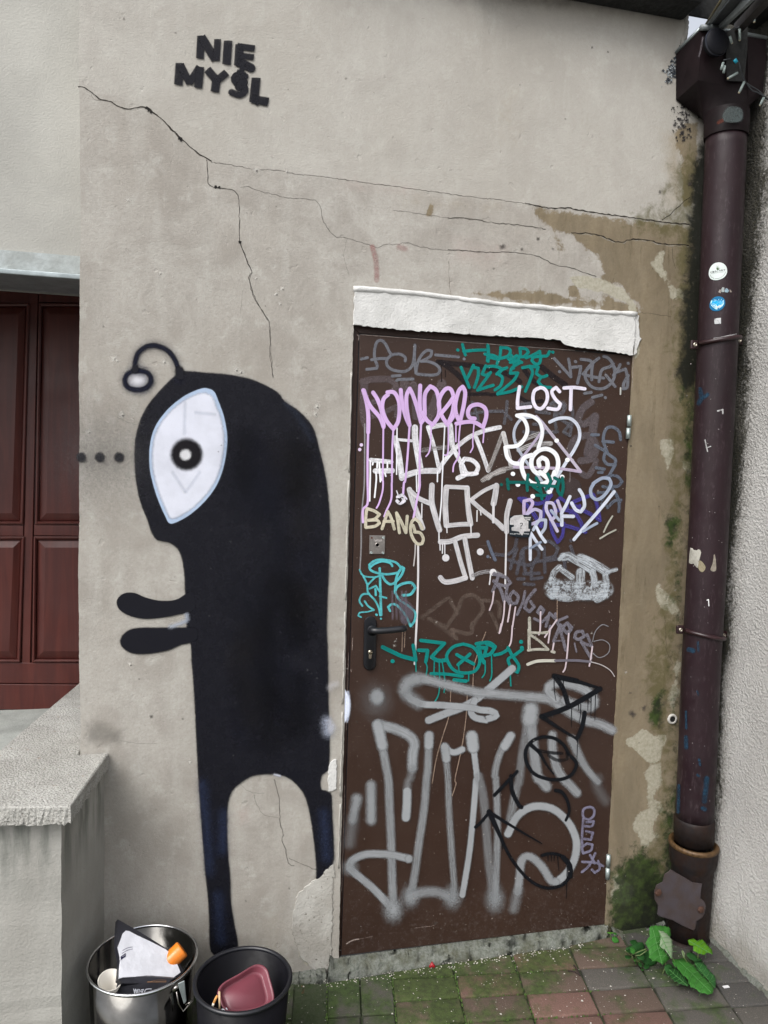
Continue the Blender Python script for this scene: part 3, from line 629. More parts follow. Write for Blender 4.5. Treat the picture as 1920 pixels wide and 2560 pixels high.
# narrow stop bead between frame and leaf
MB().tube([P(853.5, 2388, .011), P(898.5, 836, .011)], .0022, 6).out('frame_seal', M_black, door)
quadbox('frame_lip', [(843, 2370), (847, 2370), (888, 830), (884, 830)], .010, .02, M_frame, door)
# hinges on the right edge
M_hinge = simple('galvanised_hinge', (.36, .42, .41), .45, .6, .15, 60)
hp = MB(); 
for (a, b, c) in [((1573.5, 1038), (1572.5, 1066), 0), ((1571.5, 1070), (1569.5, 1097), 0)]:
    hp.tube([P(*a, -.004), P(*b, -.004)], .0075, 12)
h1 = hp.out('hinge', M_hinge, door, True)
hp = MB()
for (a, b) in [((1521.5, 2137), (1520, 2166)), ((1519.8, 2170), (1518.5, 2197))]: hp.tube([P(*a, -.004), P(*b, -.004)], .0078, 12)
hp.out('hinge', M_hinge, door, True)
# lock plate with its screws
def bpt(x, y, o): return P(*cv('b', [(x, y)])[0], .004-o)
lp = MB().loft([[bpt(*p, .0002) for p in ((465, 1350), (1280, 1355), (1310, 385), (485, 375))], [bpt(*p, .0035) for p in ((472, 1345), (1272, 1348), (1303, 392), (490, 382))]]).out('lock_plate', M_steelp, door, bevel=.0006)
c0 = bpt(905, 880, .0036)
MB().lathe([(.0075, 0), (.0072, .0012), (.0055, .0012), (.0052, 0)], c0, 24, (0, -1, 0)).out('keyhole_ring', M_steelp, lp, True)
MB().lathe([(.0054, .0006), (.0005, .0006)], c0, 20, (0, -1, 0), True, True).out('keyhole', M_void, lp)
for x, y in ((1215, 505), (590, 1280), (1195, 1290)):
    MB().lathe([(.0042, 0), (.0040, .0012), (.0018, .0014), (.0016, .0006), (.0003, .0006)], bpt(x, y, .0036), 16, (0, -1, 0), True, True).out('screw', M_hinge, lp, True)
MB().lathe([(.0030, .0002), (.0004, .0004)], bpt(612, 512, .0036), 12, (0, -1, 0), True, True).out('screw_hole', simple('rust', (.09, .02, .008), .8), lp, label='empty rusty screw hole')
B = Paint(lambda x, y, o=0: P(x, y, .004-.0038-o))
for i in range(5):
    x = 740+i*82
    for pts in [[(x, 610), (x, 690)], [(x, 610), (x+45, 610+12*(i % 2))], [(x+45, 615), (x+45, 690)], [(x, 690), (x+45, 685)]][: 3+(i % 2)]: B.stroke('b', pts, 15, (.62, .58, .56), .9, .1)
B.done('engraved_letters', lp)
# handle: long back plate, lever, cylinder
def ept(x, y, o): return P(*cv('E', [(x, y)])[0], .004-o)
hd = MB(); ring0 = []; 
for t in np.linspace(0, math.pi, 13): ring0.append((348-66*math.cos(t)-0, 412+70*math.sin(t)))
for t in np.linspace(0, math.pi, 13): ring0.append((356+66*math.cos(t)*1.0, -12-68*math.sin(t)))
ring0.reverse()
R0 = [ept(x, y, .0002) for x, y in ring0]; R1 = [ept(x, y, .006) for x, y in ring0]
cc = np.mean(ring0, 0); R2 = [ept(cc[0]+(x-cc[0])*.90, cc[1]+(y-cc[1])*.965, .0095) for x, y in ring0]
plate = MB().loft([R0, R1, R2]).out('handle_plate', M_black, door, True)
plate.data.polygons.foreach_set('use_smooth', [True]*len(plate.data.polygons))
wn = plate.modifiers.new('es', 'EDGE_SPLIT'); wn.split_angle = .7
lv = MB(); lv.lathe([(.0165, .006), (.0165, .012), (.0125, .014), (.011, .03)], ept(368, 60, 0), 24, (0, -1, 0))
path = [ept(368, 62, .02), ept(368, 64, .036), ept(385, 68, .047), ept(430, 72, .052), ept(520, 68, .054), ept(620, 58, .054), ept(680, 52, .053), ept(702, 48, .046), ept(708, 46, .030), ept(708, 46, .022)]
lv.tube(catmull(path, .006), .0102, 16)
lv.out('handle_lever', M_black, door, True)
kc = empty  # the euro cylinder
M_cyl = simple('nickel_cylinder', (.50, .44, .34), .3, 1., .1, 50)
MB().lathe([(.0072, 0), (.0070, .0022), (.0006, .0026)], ept(356, 293, .0095), 24, (0, -1, 0), True, True).out('lock_cylinder', M_cyl, door, True)
MB().loft([[ept(x, y, .0095) for x, y in ((340, 362), (366, 362), (370, 310), (338, 310))], [ept(x, y, .0115) for x, y in ((341, 360), (365, 360), (369, 310), (339, 310))]]).out('cylinder_body', M_cyl, door, bevel=.0006)
MB().loft([[ept(x, y, .0118) for x, y in ((344, 291), (372, 288), (372, 282), (344, 285))], [ept(x, y, .0124) for x, y in ((344, 291), (372, 288), (372, 282), (344, 285))]]).out('key_slot', M_void, door)

# ------------------------------------------------------------------ graffiti on the leaf, each tag a part
def T(): return Paint(surf_leaf)
G = (.150, .155, .178); GD = (.060, .062, .078); W = (.78, .78, .82); LIL = (.58, .40, .68); TEAL = (.004, .20, .18); CY = (.10, .48, .52); CR_ = (.62, .58, .45)
SIL = (.285, .30, .315); PUR = (.055, .045, .22); BW = (.66, .71, .82)
def run(name, label, strokes):
    B = T()
    for s_ in strokes: B.stroke(s_[0], s_[1], s_[2], s_[3], **(s_[4] if len(s_) > 4 else {}))
    return B.done(name, door, label=label)
# faint shadows of older, buffed tags
f1 = dict(a=.55, soft=.15, wear=.25)
B = T(); C_ = (.105, .082, .085)
for p, w_ in (([(190, 640), (300, 615), (470, 612)], 70), ([(215, 650), (200, 830), (205, 1000), (228, 1090)], 80), ([(470, 620), (540, 690), (430, 800), (250, 870)], 60), ([(250, 1010), (400, 960), (540, 900)], 55), ([(630, 650), (600, 820), (560, 990)], 90), ([(720, 670), (740, 820), (745, 1000)], 80), ([(1015, 660), (960, 820), (880, 1010)], 100), ([(830, 900), (850, 1000)], 80)):
    B.stroke('A', p, w_, C_, a=.8, soft=.12, wear=.25, sharp=False)
B.stroke('A', [(215, 1080), (215, 1300), (212, 1659), ('C', 205, 200), ('C', 180, 480), ('C', 178, 760), ('C', 165, 1010)], 15, (.28, .27, .28), a=.85, soft=.1, wear=.2)
for p, w_ in (([(1070, 850), (980, 920), (935, 1040), (1000, 1080), (1100, 1010)], 75), ([(1110, 1000), (1080, 1180), (1030, 1380)], 85), ([(850, 1350), (900, 1240), (1040, 1200), (1120, 1300), (1080, 1430), (960, 1460)], 75), ([(940, 1560), (1030, 1620), (1110, 1500), (1120, 1460)], 60), ([(320, 860), (450, 870), (560, 950), (700, 860), (800, 880), (760, 980)], 45)):
    B.stroke('B', p, w_, (.11, .092, .098), a=.8, soft=.15, wear=.25, sharp=False)
B.area('D', [(790, 130), (860, 60), (950, 110), (960, 200), (930, 280), (860, 300), (800, 220)], (.06, .045, .045), .8, 20, .3, .2)
B.stroke('B', [(850, 1560), (850, 1659), ('D', 845, 100)], 14, (.14, .12, .12), a=.8)
B.done('faded_tag', door, label='faint purple-grey ghost lettering of an older tag')
B = T()
for p, w_ in (([(975, 435), (1150, 455), (1400, 480), ('B', 200, 560), ('B', 330, 640)], 55), ([(1010, 440), (1150, 540), (1250, 640), (1300, 720)], 55), ([(1290, 770), (1500, 765), ('B', 40, 775), ('B', 300, 740)], 36), ([('B', 380, 520), ('B', 480, 640), ('B', 600, 700)], 50), ([('B', 560, 490), ('B', 680, 590), ('B', 800, 670)], 60), ([('B', 330, 800), ('B', 420, 850), ('B', 560, 840)], 40)):
    B.stroke('A', p, w_, (.016, .013, .015), a=.8, soft=.15, wear=.25, sharp=False)
for x, y0_, y1_ in ((1010, 470, 640), (1050, 520, 590), (1300, 700, 830)): B.stroke('A', [(x, y0_), (x+2, y1_)], 12, (.02, .014, .014), a=.8)
B.done('faded_tag', door, label='thin black buffed strokes beneath the teal tag')
B = T()
for p in ([(810, 1510), (950, 1400), (1080, 1310), (1130, 1390), (1180, 1470)], [(1060, 1610), (1170, 1450), (1230, 1310), (1320, 1275), (1400, 1320), (1440, 1420), (1380, 1520), (1320, 1610)], [(880, 1520), (960, 1560), (1060, 1610)], [(1440, 1330), (1600, 1360), (1610, 1500)], [(1520, 1460), (1570, 1560), (1610, 1659)], [('E', 1040, 0), ('E', 1240, 140)], [('E', 1250, 150), ('E', 1200, 60)], [('E', 1200, 60), ('E', 1390, 100), ('E', 1410, 0)]):
    B.stroke('C', p, 42, (.12, .088, .072), a=.75, soft=.3, wear=.5, streak=.3, sharp=False)
B.done('faded_tag', door, label='scratched brown ghost outlines right of the door handle')

S1 = dict(a=.95, wear=.12, streak=.12)
def S_(**k): q = dict(S1); q.update(k); return q
g = dict(a=.9, wear=.2, streak=.12)
run('graffiti_tag', 'grey marker tag in the top left corner of the door', [('A', p, 31, G, g) for p in (
    [(178, 405), (243, 390)], [(236, 512), (338, 500), (345, 470), (318, 400), (318, 310), (340, 230), (385, 212), (428, 245), (465, 320), (485, 350)], [(285, 412), (370, 400), (455, 400)],
    [(635, 425), (632, 385), (580, 355), (505, 360), (450, 405), (445, 465), (490, 510), (570, 532), (640, 530), (695, 490), (722, 420), (736, 260)], [(735, 270), (730, 400), (745, 540)],
    [(745, 550), (762, 450), (800, 370), (860, 315), (908, 322), (900, 370), (850, 405), (800, 428), (870, 430), (950, 460), (992, 510), (970, 560), (880, 572), (760, 560)],
    [(500, 582), (582, 575)], [(548, 626), (560, 618), (715, 612)], [(950, 362), (1188, 384)], [(1244, 403), (1247, 405)])])
tl = dict(a=.97, wear=.08, streak=.1)
run('graffiti_tag', 'teal marker tag of two lines at the top middle of the door', [('A', p, 33, TEAL, tl) for p in (
    [(1178, 310), (1182, 312)], [(1228, 252), (1242, 310), (1258, 362)], [(1240, 325), (1370, 313), (1480, 310)], [(1490, 258), (1494, 340), (1486, 425)], [(1460, 352), (1560, 372), (1600, 400)],
    [(1214, 492), (1255, 590), (1300, 700)], [(1275, 608), (1310, 540), (1342, 470)], [(1330, 490), (1392, 500), (1388, 590), (1352, 700)], [(1470, 475), (1432, 560), (1475, 572), (1520, 545)], [(1520, 545), (1450, 640), (1385, 725)], [(1385, 728), (1470, 700), (1548, 676)])]
    +[('B', p, 33, TEAL, tl) for p in (
    [(0, 262), (6, 350), (2, 430)], [(0, 382), (90, 405)], [(132, 282), (125, 370), (95, 450)], [(130, 285), (205, 292), (232, 325), (205, 375), (120, 400)], [(330, 290), (335, 360), (300, 430)], [(330, 292), (395, 300), (418, 335), (370, 380), (290, 372)], [(210, 400), (280, 410), (350, 440)], [(240, 365), (270, 430), (265, 500)], [(230, 440), (320, 420)], [(300, 370), (220, 410)],
    [(395, 392), (470, 362), (535, 325), (545, 400), (530, 450), (490, 455), (455, 422), (475, 385), (560, 375), (612, 370), (636, 328)], [(670, 332), (674, 334)],
    [(0, 482), (75, 480), (150, 510), (105, 560)], [(110, 565), (150, 600), (130, 680), (72, 725)], [(195, 495), (135, 520), (90, 560)], [(335, 440), (250, 495), (232, 552), (308, 548)], [(308, 552), (270, 620), (180, 700), (100, 762)], [(100, 768), (230, 742), (350, 692)],
    [(357, 495), (430, 480), (462, 540), (430, 640), (387, 738)], [(435, 478), (520, 490), (500, 555), (555, 590), (610, 576)], [(550, 592), (520, 640), (570, 690), (650, 700)])])
run('graffiti_tag', 'grey marker tag in the top right corner of the door', [('B', p, 32, G, g) for p in (
    [(688, 400), (790, 512), (860, 590)], [(860, 590), (848, 480), (835, 405)], [(865, 492), (962, 482), (950, 560), (926, 655)], [(905, 430), (910, 433)], [(740, 535), (745, 537)], [(965, 408), (1050, 418), (1090, 450), (1040, 500), (985, 560), (1090, 590), (1200, 602)], [(1150, 640), (1180, 520), (1260, 485), (1300, 455)],
    [(1085, 450), (1075, 540), (1075, 620)], [(1150, 395), (1080, 450), (1020, 520), (1010, 600), (1060, 680), (1130, 712), (1210, 705), (1280, 650), (1315, 560), (1290, 450), (1240, 390), (1200, 378)], [(1222, 570), (1270, 630), (1318, 690)],
    [(1370, 462), (1340, 520), (1300, 575)], [(1305, 480), (1340, 538), (1425, 508)], [(1425, 508), (1440, 560), (1450, 620), (1440, 700), (1402, 712), (1410, 650), (1455, 575)], [(1452, 448), (1455, 450)], [(1002, 760), (1070, 750)], [(1085, 802), (1180, 778)], [(1216, 804), (1218, 807)])])
run('graffiti_tag', 'grey marker tag running down the right edge of the door', [('B', p, 33, (.125, .145, .185), g) for p in (
    [(1375, 1240), (1360, 1160), (1300, 1112), (1235, 1120), (1200, 1190), (1200, 1270), (1235, 1370)], [(1190, 1258), (1300, 1266)], [(1112, 1298), (1200, 1350), (1250, 1392), (1322, 1450), (1310, 1500), (1240, 1495), (1200, 1440), (1225, 1350)], [(1320, 1500), (1280, 1570), (1240, 1650)], [(1075, 1190), (1145, 1190)], [(1122, 1532), (1205, 1546)], [(1145, 1580), (1185, 1580)])]
    +[('D', p, 32, (.10, .115, .15), g) for p in ([(1180, 70), (1260, 40), (1340, 45), (1390, 100), (1340, 150), (1260, 140)], [(1190, 150), (1290, 180), (1330, 240), (1365, 320)], [(1280, 160), (1340, 250), (1360, 330), (1355, 410)], [(1140, 215), (1230, 210), (1180, 290)], [(1240, 370), (1310, 300), (1380, 290)], [(1180, 330), (1230, 350)])])
run('graffiti_tag', 'worn grey marker lettering below the word LOST', [('B', p, 34, (.105, .105, .122), dict(a=.85, wear=.4, streak=.2)) for p in (
    [('A', 1330, 855), ('A', 1370, 950), ('A', 1390, 1045)], [('A', 1310, 975), ('A', 1450, 950), ('B', 150, 945)], [(198, 845), (190, 950), (168, 1070)], [(175, 960), (240, 1030)], [(330, 880), (450, 862)], [(500, 950), (640, 968)], [(650, 870), (700, 845), (785, 880), (780, 950), (700, 980)], [(700, 900), (690, 1000), (705, 1120)], [(700, 992), (840, 1085), (878, 1000), (868, 890)], [(840, 1090), (785, 1160), (848, 1200), (872, 1070)], [(370, 1160), (560, 1170), (720, 1158)], [(380, 930), (400, 1020)], [(470, 1080), (560, 1080)])])
run('graffiti_tag', 'dark grey marker tag left of the white rubbed patch', [('D', p, 36, (.078, .076, .092), dict(a=.9, wear=.3, streak=.15)) for p in (
    [(2, 735), (35, 820), (68, 905)], [(60, 852), (190, 858), (270, 800), (298, 695)], [(300, 800), (260, 900), (232, 1002)], [(200, 905), (320, 945), (420, 968)], [(420, 968), (520, 925), (640, 915), (760, 888)], [(358, 815), (325, 940), (298, 1055)], [(362, 815), (370, 940), (390, 1038)],
    [(340, 850), (380, 790), (500, 790), (530, 860), (480, 930)], [(480, 930), (452, 1010), (450, 1110), (560, 1095)], [(580, 780), (585, 900), (590, 1040)], [(545, 728), (640, 722), (725, 790), (690, 870), (600, 898)], [(310, 1108), (372, 1108)], [(375, 1160), (475, 1166)], [(372, 1055), (530, 1050)], [(858, 710), (862, 712)], [(855, 770), (880, 850), (850, 905), (790, 930), (800, 1000)])]
    +[('C', p, 32, (.12, .14, .19), g) for p in ([(1492, 722), (1530, 830), (1568, 912)], [(1490, 877), (1494, 879)])])
ln = dict(a=.97, wear=.3, streak=.35)
B = T()
for p, w_ in (([(735, 1115), (738, 1230), (770, 1420), (795, 1560)], 64), ([(530, 1225), (570, 1400), (600, 1640)], 58), ([(560, 1240), (700, 1252)], 30), ([(870, 1110), (930, 1300), (985, 1540)], 40), ([(885, 1115), (1000, 1090), (1100, 1085)], 50), ([(1100, 1095), (1122, 1300)], 55),
            ([(605, 1625), (780, 1570), (975, 1565)], 60), ([(975, 1565), (1050, 1450), (1160, 1325), (1300, 1215), (1450, 1150), (1615, 1112)], 46), ([(1125, 1320), (1220, 1490), (1275, 1590), (1365, 1590), (1390, 1520), (1330, 1455), (1250, 1440), (1215, 1500), (1230, 1590)], 46), ([(1240, 1612), (1180, 1640)], 50), ([(1230, 1610), (1380, 1590)], 36), ([(1370, 1220), (1440, 1400), (1495, 1560)], 44)):
    B.stroke('A', p, w_, W, **ln)
B.stroke('A', [(810, 1352), (950, 1330), (1100, 1318)], 44, (.30, .28, .28), a=.85, streak=.9, wear=.4)
B.stroke('A', [(1500, 1555), (1570, 1380), (1645, 1185)], 44, (.36, .34, .33), a=.9, streak=.8, wear=.2)
B.stroke('B', [(160, 1175), (190, 1300), (240, 1510)], 48, (.55, .54, .54), **ln)
B.stroke('A', [(1440, 1659), (1530, 1605), (1659, 1562)], 50, (.42, .40, .39), a=.95, streak=.9, wear=.3); B.stroke('B', [(0, 1640), (120, 1560), (300, 1520)], 46, (.42, .40, .39), a=.95, streak=.8, wear=.3)
B.stroke('B', [(320, 1350), (480, 1290), (650, 1280)], 50, (.45, .44, .44), a=.95, streak=.8, wear=.3); B.stroke('B', [(320, 1280), (420, 1220), (530, 1180)], 46, (.42, .41, .41), a=.9, streak=.8, wear=.3)
for p in ([('A', 550, 1120), ('A', 545, 1600)], [('A', 1045, 1100), ('A', 1030, 1400), ('A', 1018, 1659), ('C', 1010, 300), ('C', 988, 560), ('C', 985, 700)], [('C', 775, 0), ('C', 772, 180)], [('C', 970, 0), ('C', 968, 100)], [('C', 750, 0), ('C', 755, 200)]): B.stroke('A', p, 14, W, a=.95)
B.stroke('C', [(768, 740), (768, 1100), (756, 1500), (748, 1659), ('E', 828, 150), ('E', 815, 415)], 21, (.60, .58, .59), a=1); B.stroke('C', [(740, 740), (735, 860), (722, 972)], 13, (.5, .47, .46), a=.9)
B.done('graffiti_tag', door, label='large white marker letters across the upper door beneath the lilac tag')
B = T()
B.stroke('A', [(278, 1452), (490, 1472)], 46, W, **ln); B.stroke('A', [(325, 1565), (500, 1562)], 56, W, **ln)
for p in ([('A', 272, 1460), ('A', 272, 1600), ('C', 266, 300)], [('A', 330, 1580), ('C', 335, 80), ('C', 317, 262)], [('A', 365, 1480), ('C', 377, 100)], [('A', 300, 1480), ('A', 296, 1500)], [('A', 425, 1590), ('A', 433, 1620)], [('C', 395, 0), ('C', 392, 85)], [('A', 345, 1480), ('A', 343, 1530)], [('A', 450, 1480), ('A', 450, 1530)]): B.stroke('A', p, 17, W, a=.97)
B.done('graffiti_tag', door, label='small white dripping letter on the left of the door')
KW = (.60, .59, .61)
B = T()
for p, w_ in (([(678, 182), (720, 320), (775, 470), (815, 580)], 56), ([(690, 200), (780, 275), (905, 330)], 50), ([(912, 138), (908, 290), (930, 400), (990, 600)], 58), ([(1060, 165), (1050, 350), (1062, 555)], 58), ([(1060, 558), (1180, 545), (1310, 540)], 48), ([(1312, 540), (1285, 350), (1275, 165)], 56), ([(1275, 162), (1060, 152)], 44),
            ([(1570, 140), (1450, 195), (1315, 290)], 40), ([(1315, 290), (1420, 385), (1540, 480), (1650, 590)], 46), ([(1580, 142), (1568, 240), (1550, 330)], 60), ([('D', 0, 440), ('D', 110, 530), ('D', 190, 605)], 44), ([('D', 230, 300), ('D', 195, 450), ('D', 192, 620)], 52),
            ([(1000, 725), (1100, 718), (1230, 670), (1385, 655)], 54), ([(1150, 720), (1215, 950), (1262, 1100)], 48), ([(1252, 690), (1290, 900), (1330, 1100)], 50), ([(1000, 1095), (1050, 1140), (1170, 1125), (1260, 1095)], 54)):
    B.stroke('C', p, w_, KW, a=.97, wear=.12, streak=.4)
B.stroke('C', [(1340, 1072), (1430, 1040), (1545, 1035), (1659, 1085)], 42, (.30, .29, .30), a=.9, streak=.8, wear=.3)
B.dot('C', 1055, 890, 38, KW, 1, .05, .15); B.dot('C', 1413, 828, 36, KW, 1, .05, .15); B.dot('C', 1545, 1040, 36, KW, 1, .05, .1)
for p, w_ in (([('D', 190, 620), ('D', 184, 900), ('D', 178, 1200)], 18), ([(1550, 320), (1548, 520)], 26), ([(1380, 400), (1378, 510)], 13), ([(808, 330), (806, 475)], 13), ([(1066, 570), (1068, 628)], 13), ([(1315, 540), (1318, 660)], 14), ([(995, 740), (997, 810)], 12), ([(1022, 750), (1020, 842)], 12), ([(1045, 740), (1045, 870)], 12), ([(985, 600), (985, 720)], 14), ([(1522, 1050), (1508, 1165)], 14), ([(1415, 400), (1420, 445)], 12)):
    B.stroke('C', p, w_, KW, a=.97)
B.done('graffiti_tag', door, label='large grey-white block letters in the middle of the door')
B = T()
lk = dict(a=1, wear=.03, streak=.12)
for p in ([(200, 728), (235, 860), (252, 1000), (250, 1165)], [(205, 730), (265, 880), (370, 1010), (410, 1110)], [(302, 752), (350, 830), (392, 950), (412, 1100)], [(455, 775), (410, 820), (398, 920), (440, 1040), (510, 1130)], [(512, 1130), (558, 1060), (575, 950), (568, 840), (520, 752), (450, 750)], [(588, 725), (602, 850), (640, 1000), (678, 1090)],
          [(680, 1092), (652, 930), (648, 790), (680, 712)], [(682, 712), (715, 780), (755, 900), (800, 1065)], [(802, 1065), (785, 880), (790, 680)], [(800, 1060), (835, 1000), (838, 780), (895, 688), (955, 730), (985, 850), (980, 990), (920, 1085), (860, 1040), (815, 960)],
          [(1072, 1085), (1125, 960), (1138, 820), (1110, 722), (1060, 712), (1005, 780), (982, 870), (1008, 980), (1072, 1085)], [(1000, 975), (1080, 880), (1135, 800)], [(1078, 1080), (1140, 980), (1158, 850), (1190, 735), (1230, 692), (1256, 750), (1242, 880), (1200, 1065)], [(1200, 1065), (1160, 960), (1150, 840)],
          [(1165, 1075), (1260, 1058), (1350, 1060), (1440, 1110)], [(1442, 1110), (1475, 1000), (1465, 920), (1400, 878), (1320, 892), (1285, 950), (1300, 1010), (1355, 1022)]):
    B.stroke('A', p, 42, LIL, **lk)
for p, w_ in (([(250, 1160), (245, 1400), (245, 1659), ('C', 245, 320), ('C', 198, 390), ('C', 197, 520)], 24), ([(408, 1100), (405, 1400), (402, 1659), ('C', 405, 100), ('C', 400, 195), ('C', 365, 320), ('C', 338, 372)], 18), ([(512, 1130), (500, 1350), (497, 1659), ('C', 495, 120), ('C', 490, 280), ('C', 440, 400), ('C', 417, 460)], 20), ([(680, 1095), (660, 1400), (636, 1659), ('C', 622, 110), ('C', 612, 240)], 22), ([(800, 1065), (785, 1400), (785, 1659), ('C', 785, 150), ('C', 760, 270), ('C', 735, 400), ('C', 720, 480)], 22),
            ([(905, 1090), (897, 1280), (882, 1370), (850, 1415)], 15), ([(1082, 1090), (1078, 1370), (1040, 1400)], 15), ([(1160, 1080), (1160, 1260)], 15), ([(1205, 1080), (1190, 1250), (1192, 1400), (1140, 1500), (1130, 1572)], 16), ([(1348, 1080), (1335, 1250), (1336, 1320), (1310, 1372)], 14), ([(1455, 1100), (1442, 1270)], 14)):
    B.stroke('A', p, w_, LIL, a=1)
B.dot('A', 180, 1295, 18, (.62, .50, .68)); B.dot('A', 163, 1343, 18, (.62, .50, .68))
B.done('graffiti_tag', door, label='lilac dripping tag reading NOWOER at the upper left of the door')
run('graffiti_tag', 'small cream tag reading BANG above the lock plate', [('C', p, 32, CR_, dict(a=.97, wear=.25, streak=.35)) for p in (
    [(235, 392), (225, 480), (225, 572)], [(238, 380), (310, 402), (368, 440), (320, 488), (250, 500)], [(255, 500), (340, 500), (368, 530), (320, 562), (230, 576)], [(395, 588), (430, 480), (455, 412)], [(455, 412), (490, 480), (522, 592)], [(415, 512), (510, 512)], [(575, 630), (560, 520), (545, 425)], [(545, 425), (600, 530), (640, 628)], [(642, 628), (650, 540), (656, 458)],
    [(812, 588), (780, 520), (735, 485), (702, 520), (690, 600), (710, 680), (760, 745), (808, 742), (822, 690), (790, 632), (732, 622)], [(718, 555), (735, 612)])])
cw = dict(a=.97, wear=.35, streak=.2)
run('graffiti_tag', 'turquoise tag above the door handle', [('C', p, w_, CY, cw) for p, w_ in (
    ([(500, 975), (480, 945), (400, 925), (320, 950), (275, 985)], 24), ([(262, 960), (330, 915), (430, 912), (540, 940), (595, 1000), (560, 1040), (460, 1060), (350, 1048), (275, 1015), (262, 960)], 24), ([(370, 1000), (375, 1150), (380, 1300), (385, 1482)], 26), ([(390, 1060), (430, 1130), (490, 1165), (550, 1125), (600, 1060), (622, 1000), (600, 985), (545, 1090), (528, 1240)], 26), ([(528, 1240), (570, 1320), (670, 1390), (738, 1460), (732, 1540), (692, 1598)], 24), ([(690, 1598), (640, 1490), (560, 1392), (500, 1370), (457, 1400), (478, 1442)], 24),
    ([(608, 1278), (690, 1268), (740, 1200), (700, 1150), (620, 1155), (548, 1195), (530, 1250)], 28), ([(162, 1015), (205, 1078), (320, 1090), (368, 1072)], 18), ([(200, 1080), (240, 1165), (250, 1250), (320, 1330), (360, 1410), (375, 1485)], 20), ([(190, 1388), (160, 1335), (190, 1272), (260, 1262)], 20), ([(215, 1340), (250, 1390), (310, 1430)], 20), ([(310, 1432), (240, 1450), (165, 1458), (148, 1490), (178, 1505)], 16), ([(325, 1090), (250, 1165)], 20), ([(370, 1288), (440, 1306)], 20), ([(265, 1210), (330, 1180), (370, 1240)], 20), ([(325, 1215), (330, 1275)], 24), ([(335, 1478), (340, 1482)], 24), ([(382, 1520), (385, 1522)], 20))])
B = T()
for x in (500, 540, 600, 640): B.stroke('C', [(x, 1240), (x+5, 1520)], 22, (.18, .15, .19), a=.6, soft=.4, streak=.7, wear=.4)
B.area('C', [(580, 1290), (700, 1380), (720, 1480), (680, 1560), (600, 1560), (570, 1400)], (.14, .12, .15), .6, 30, .5, .5); B.done('faded_tag', door, label='smeared lilac wash behind the turquoise tag')
# heart, spiral, triangle, LOST
bw = dict(a=.97, wear=.12, streak=.3)
run('graffiti_tag', 'white marker word LOST at the upper right of the door', [('B', p, 36, (.78, .74, .86), dict(a=1, wear=.1, streak=.2)) for p in (
    [(327, 692), (308, 820), (306, 912)], [(306, 915), (440, 900)], [(540, 702), (482, 735), (466, 825), (500, 905), (558, 915), (610, 840), (612, 755), (575, 708), (540, 702)], [(742, 742), (705, 700), (662, 740), (690, 810), (750, 872), (722, 925), (622, 916)], [(788, 705), (900, 700), (1003, 714)], [(862, 710), (855, 928)])])
run('graffiti_tag', 'pale blue looping heart and triangle doodle right of the white letters', [('B', p, w_, c_, bw) for p, w_, c_ in (
    ([(640, 1058), (735, 1020), (850, 1022), (930, 1095), (950, 1210), (900, 1335), (820, 1460), (700, 1659), ('D', 635, 235)], 34, BW), ([(470, 1005), (350, 1025), (280, 1120), (272, 1230), (320, 1350), (420, 1500), (550, 1659), ('D', 632, 235)], 30, (.45, .49, .58)),
    ([(600, 1110), (780, 1340), (960, 1572)], 32, (.50, .46, .56)), ([(960, 1572), (700, 1538), (270, 1525)], 30, (.50, .42, .56)), ([(270, 1525), (400, 1370), (595, 1110)], 28, (.48, .42, .56)), ([(500, 1000), (560, 1060), (600, 1110)], 30, (.50, .46, .58)))])
SW = (.85, .87, .90)
run('graffiti_tag', 'bright white spiral with dots beneath the word LOST', [('B', p, w_, SW, dict(a=1, wear=.06, streak=.15)) for p, w_ in (
    ([(300, 990), (370, 1030), (408, 1120), (388, 1215), (310, 1300), (190, 1315)], 40), ([(180, 1320), (200, 1420), (255, 1480), (335, 1490)], 42), ([(300, 990), (380, 982), (470, 1005), (540, 1065), (562, 1180), (522, 1330)], 38),
    ([(532, 1512), (525, 1460), (562, 1428), (608, 1455), (615, 1530), (565, 1588), (495, 1580), (452, 1515), (460, 1425), (530, 1352), (620, 1338), (700, 1390), (728, 1480), (705, 1580), (640, 1659), ('D', 540, 0)], 46), ([(455, 1400), (375, 1430), (348, 1510), (370, 1600), ('D', 400, 70), ('D', 460, 118), ('D', 530, 130), ('D', 610, 105), ('D', 670, 50), ('D', 690, 0)], 46))]
    +[('B', [(x, y), (x+3, y+1)], 44, SW, dict(a=1)) for x, y in ((710, 1250), (822, 1450), (257, 1595), (767, 1625))]+[('D', [(x, y), (x+3, y+1)], 46, SW, dict(a=1)) for x, y in ((308, 130), (637, 208), (462, 252))])
run('graffiti_tag', 'teal tag half hidden behind the white spiral', [('D', p, 34, (.004, .11, .095), dict(a=.97, wear=.1)) for p in (
    [(137, 130), (140, 132)], [(200, 75), (205, 120), (212, 175)], [(205, 105), (300, 108), (420, 108)], [(415, 30), (405, 110), (408, 190)], [(500, 60), (540, 160), (560, 280)], [(500, 240), (640, 245)], [(620, 20), (650, 100), (600, 180)], [(690, 60), (740, 90), (720, 180), (760, 250), (780, 160), (770, 60)], [(470, 150), (540, 200)], [(440, 130), (700, 150)])])
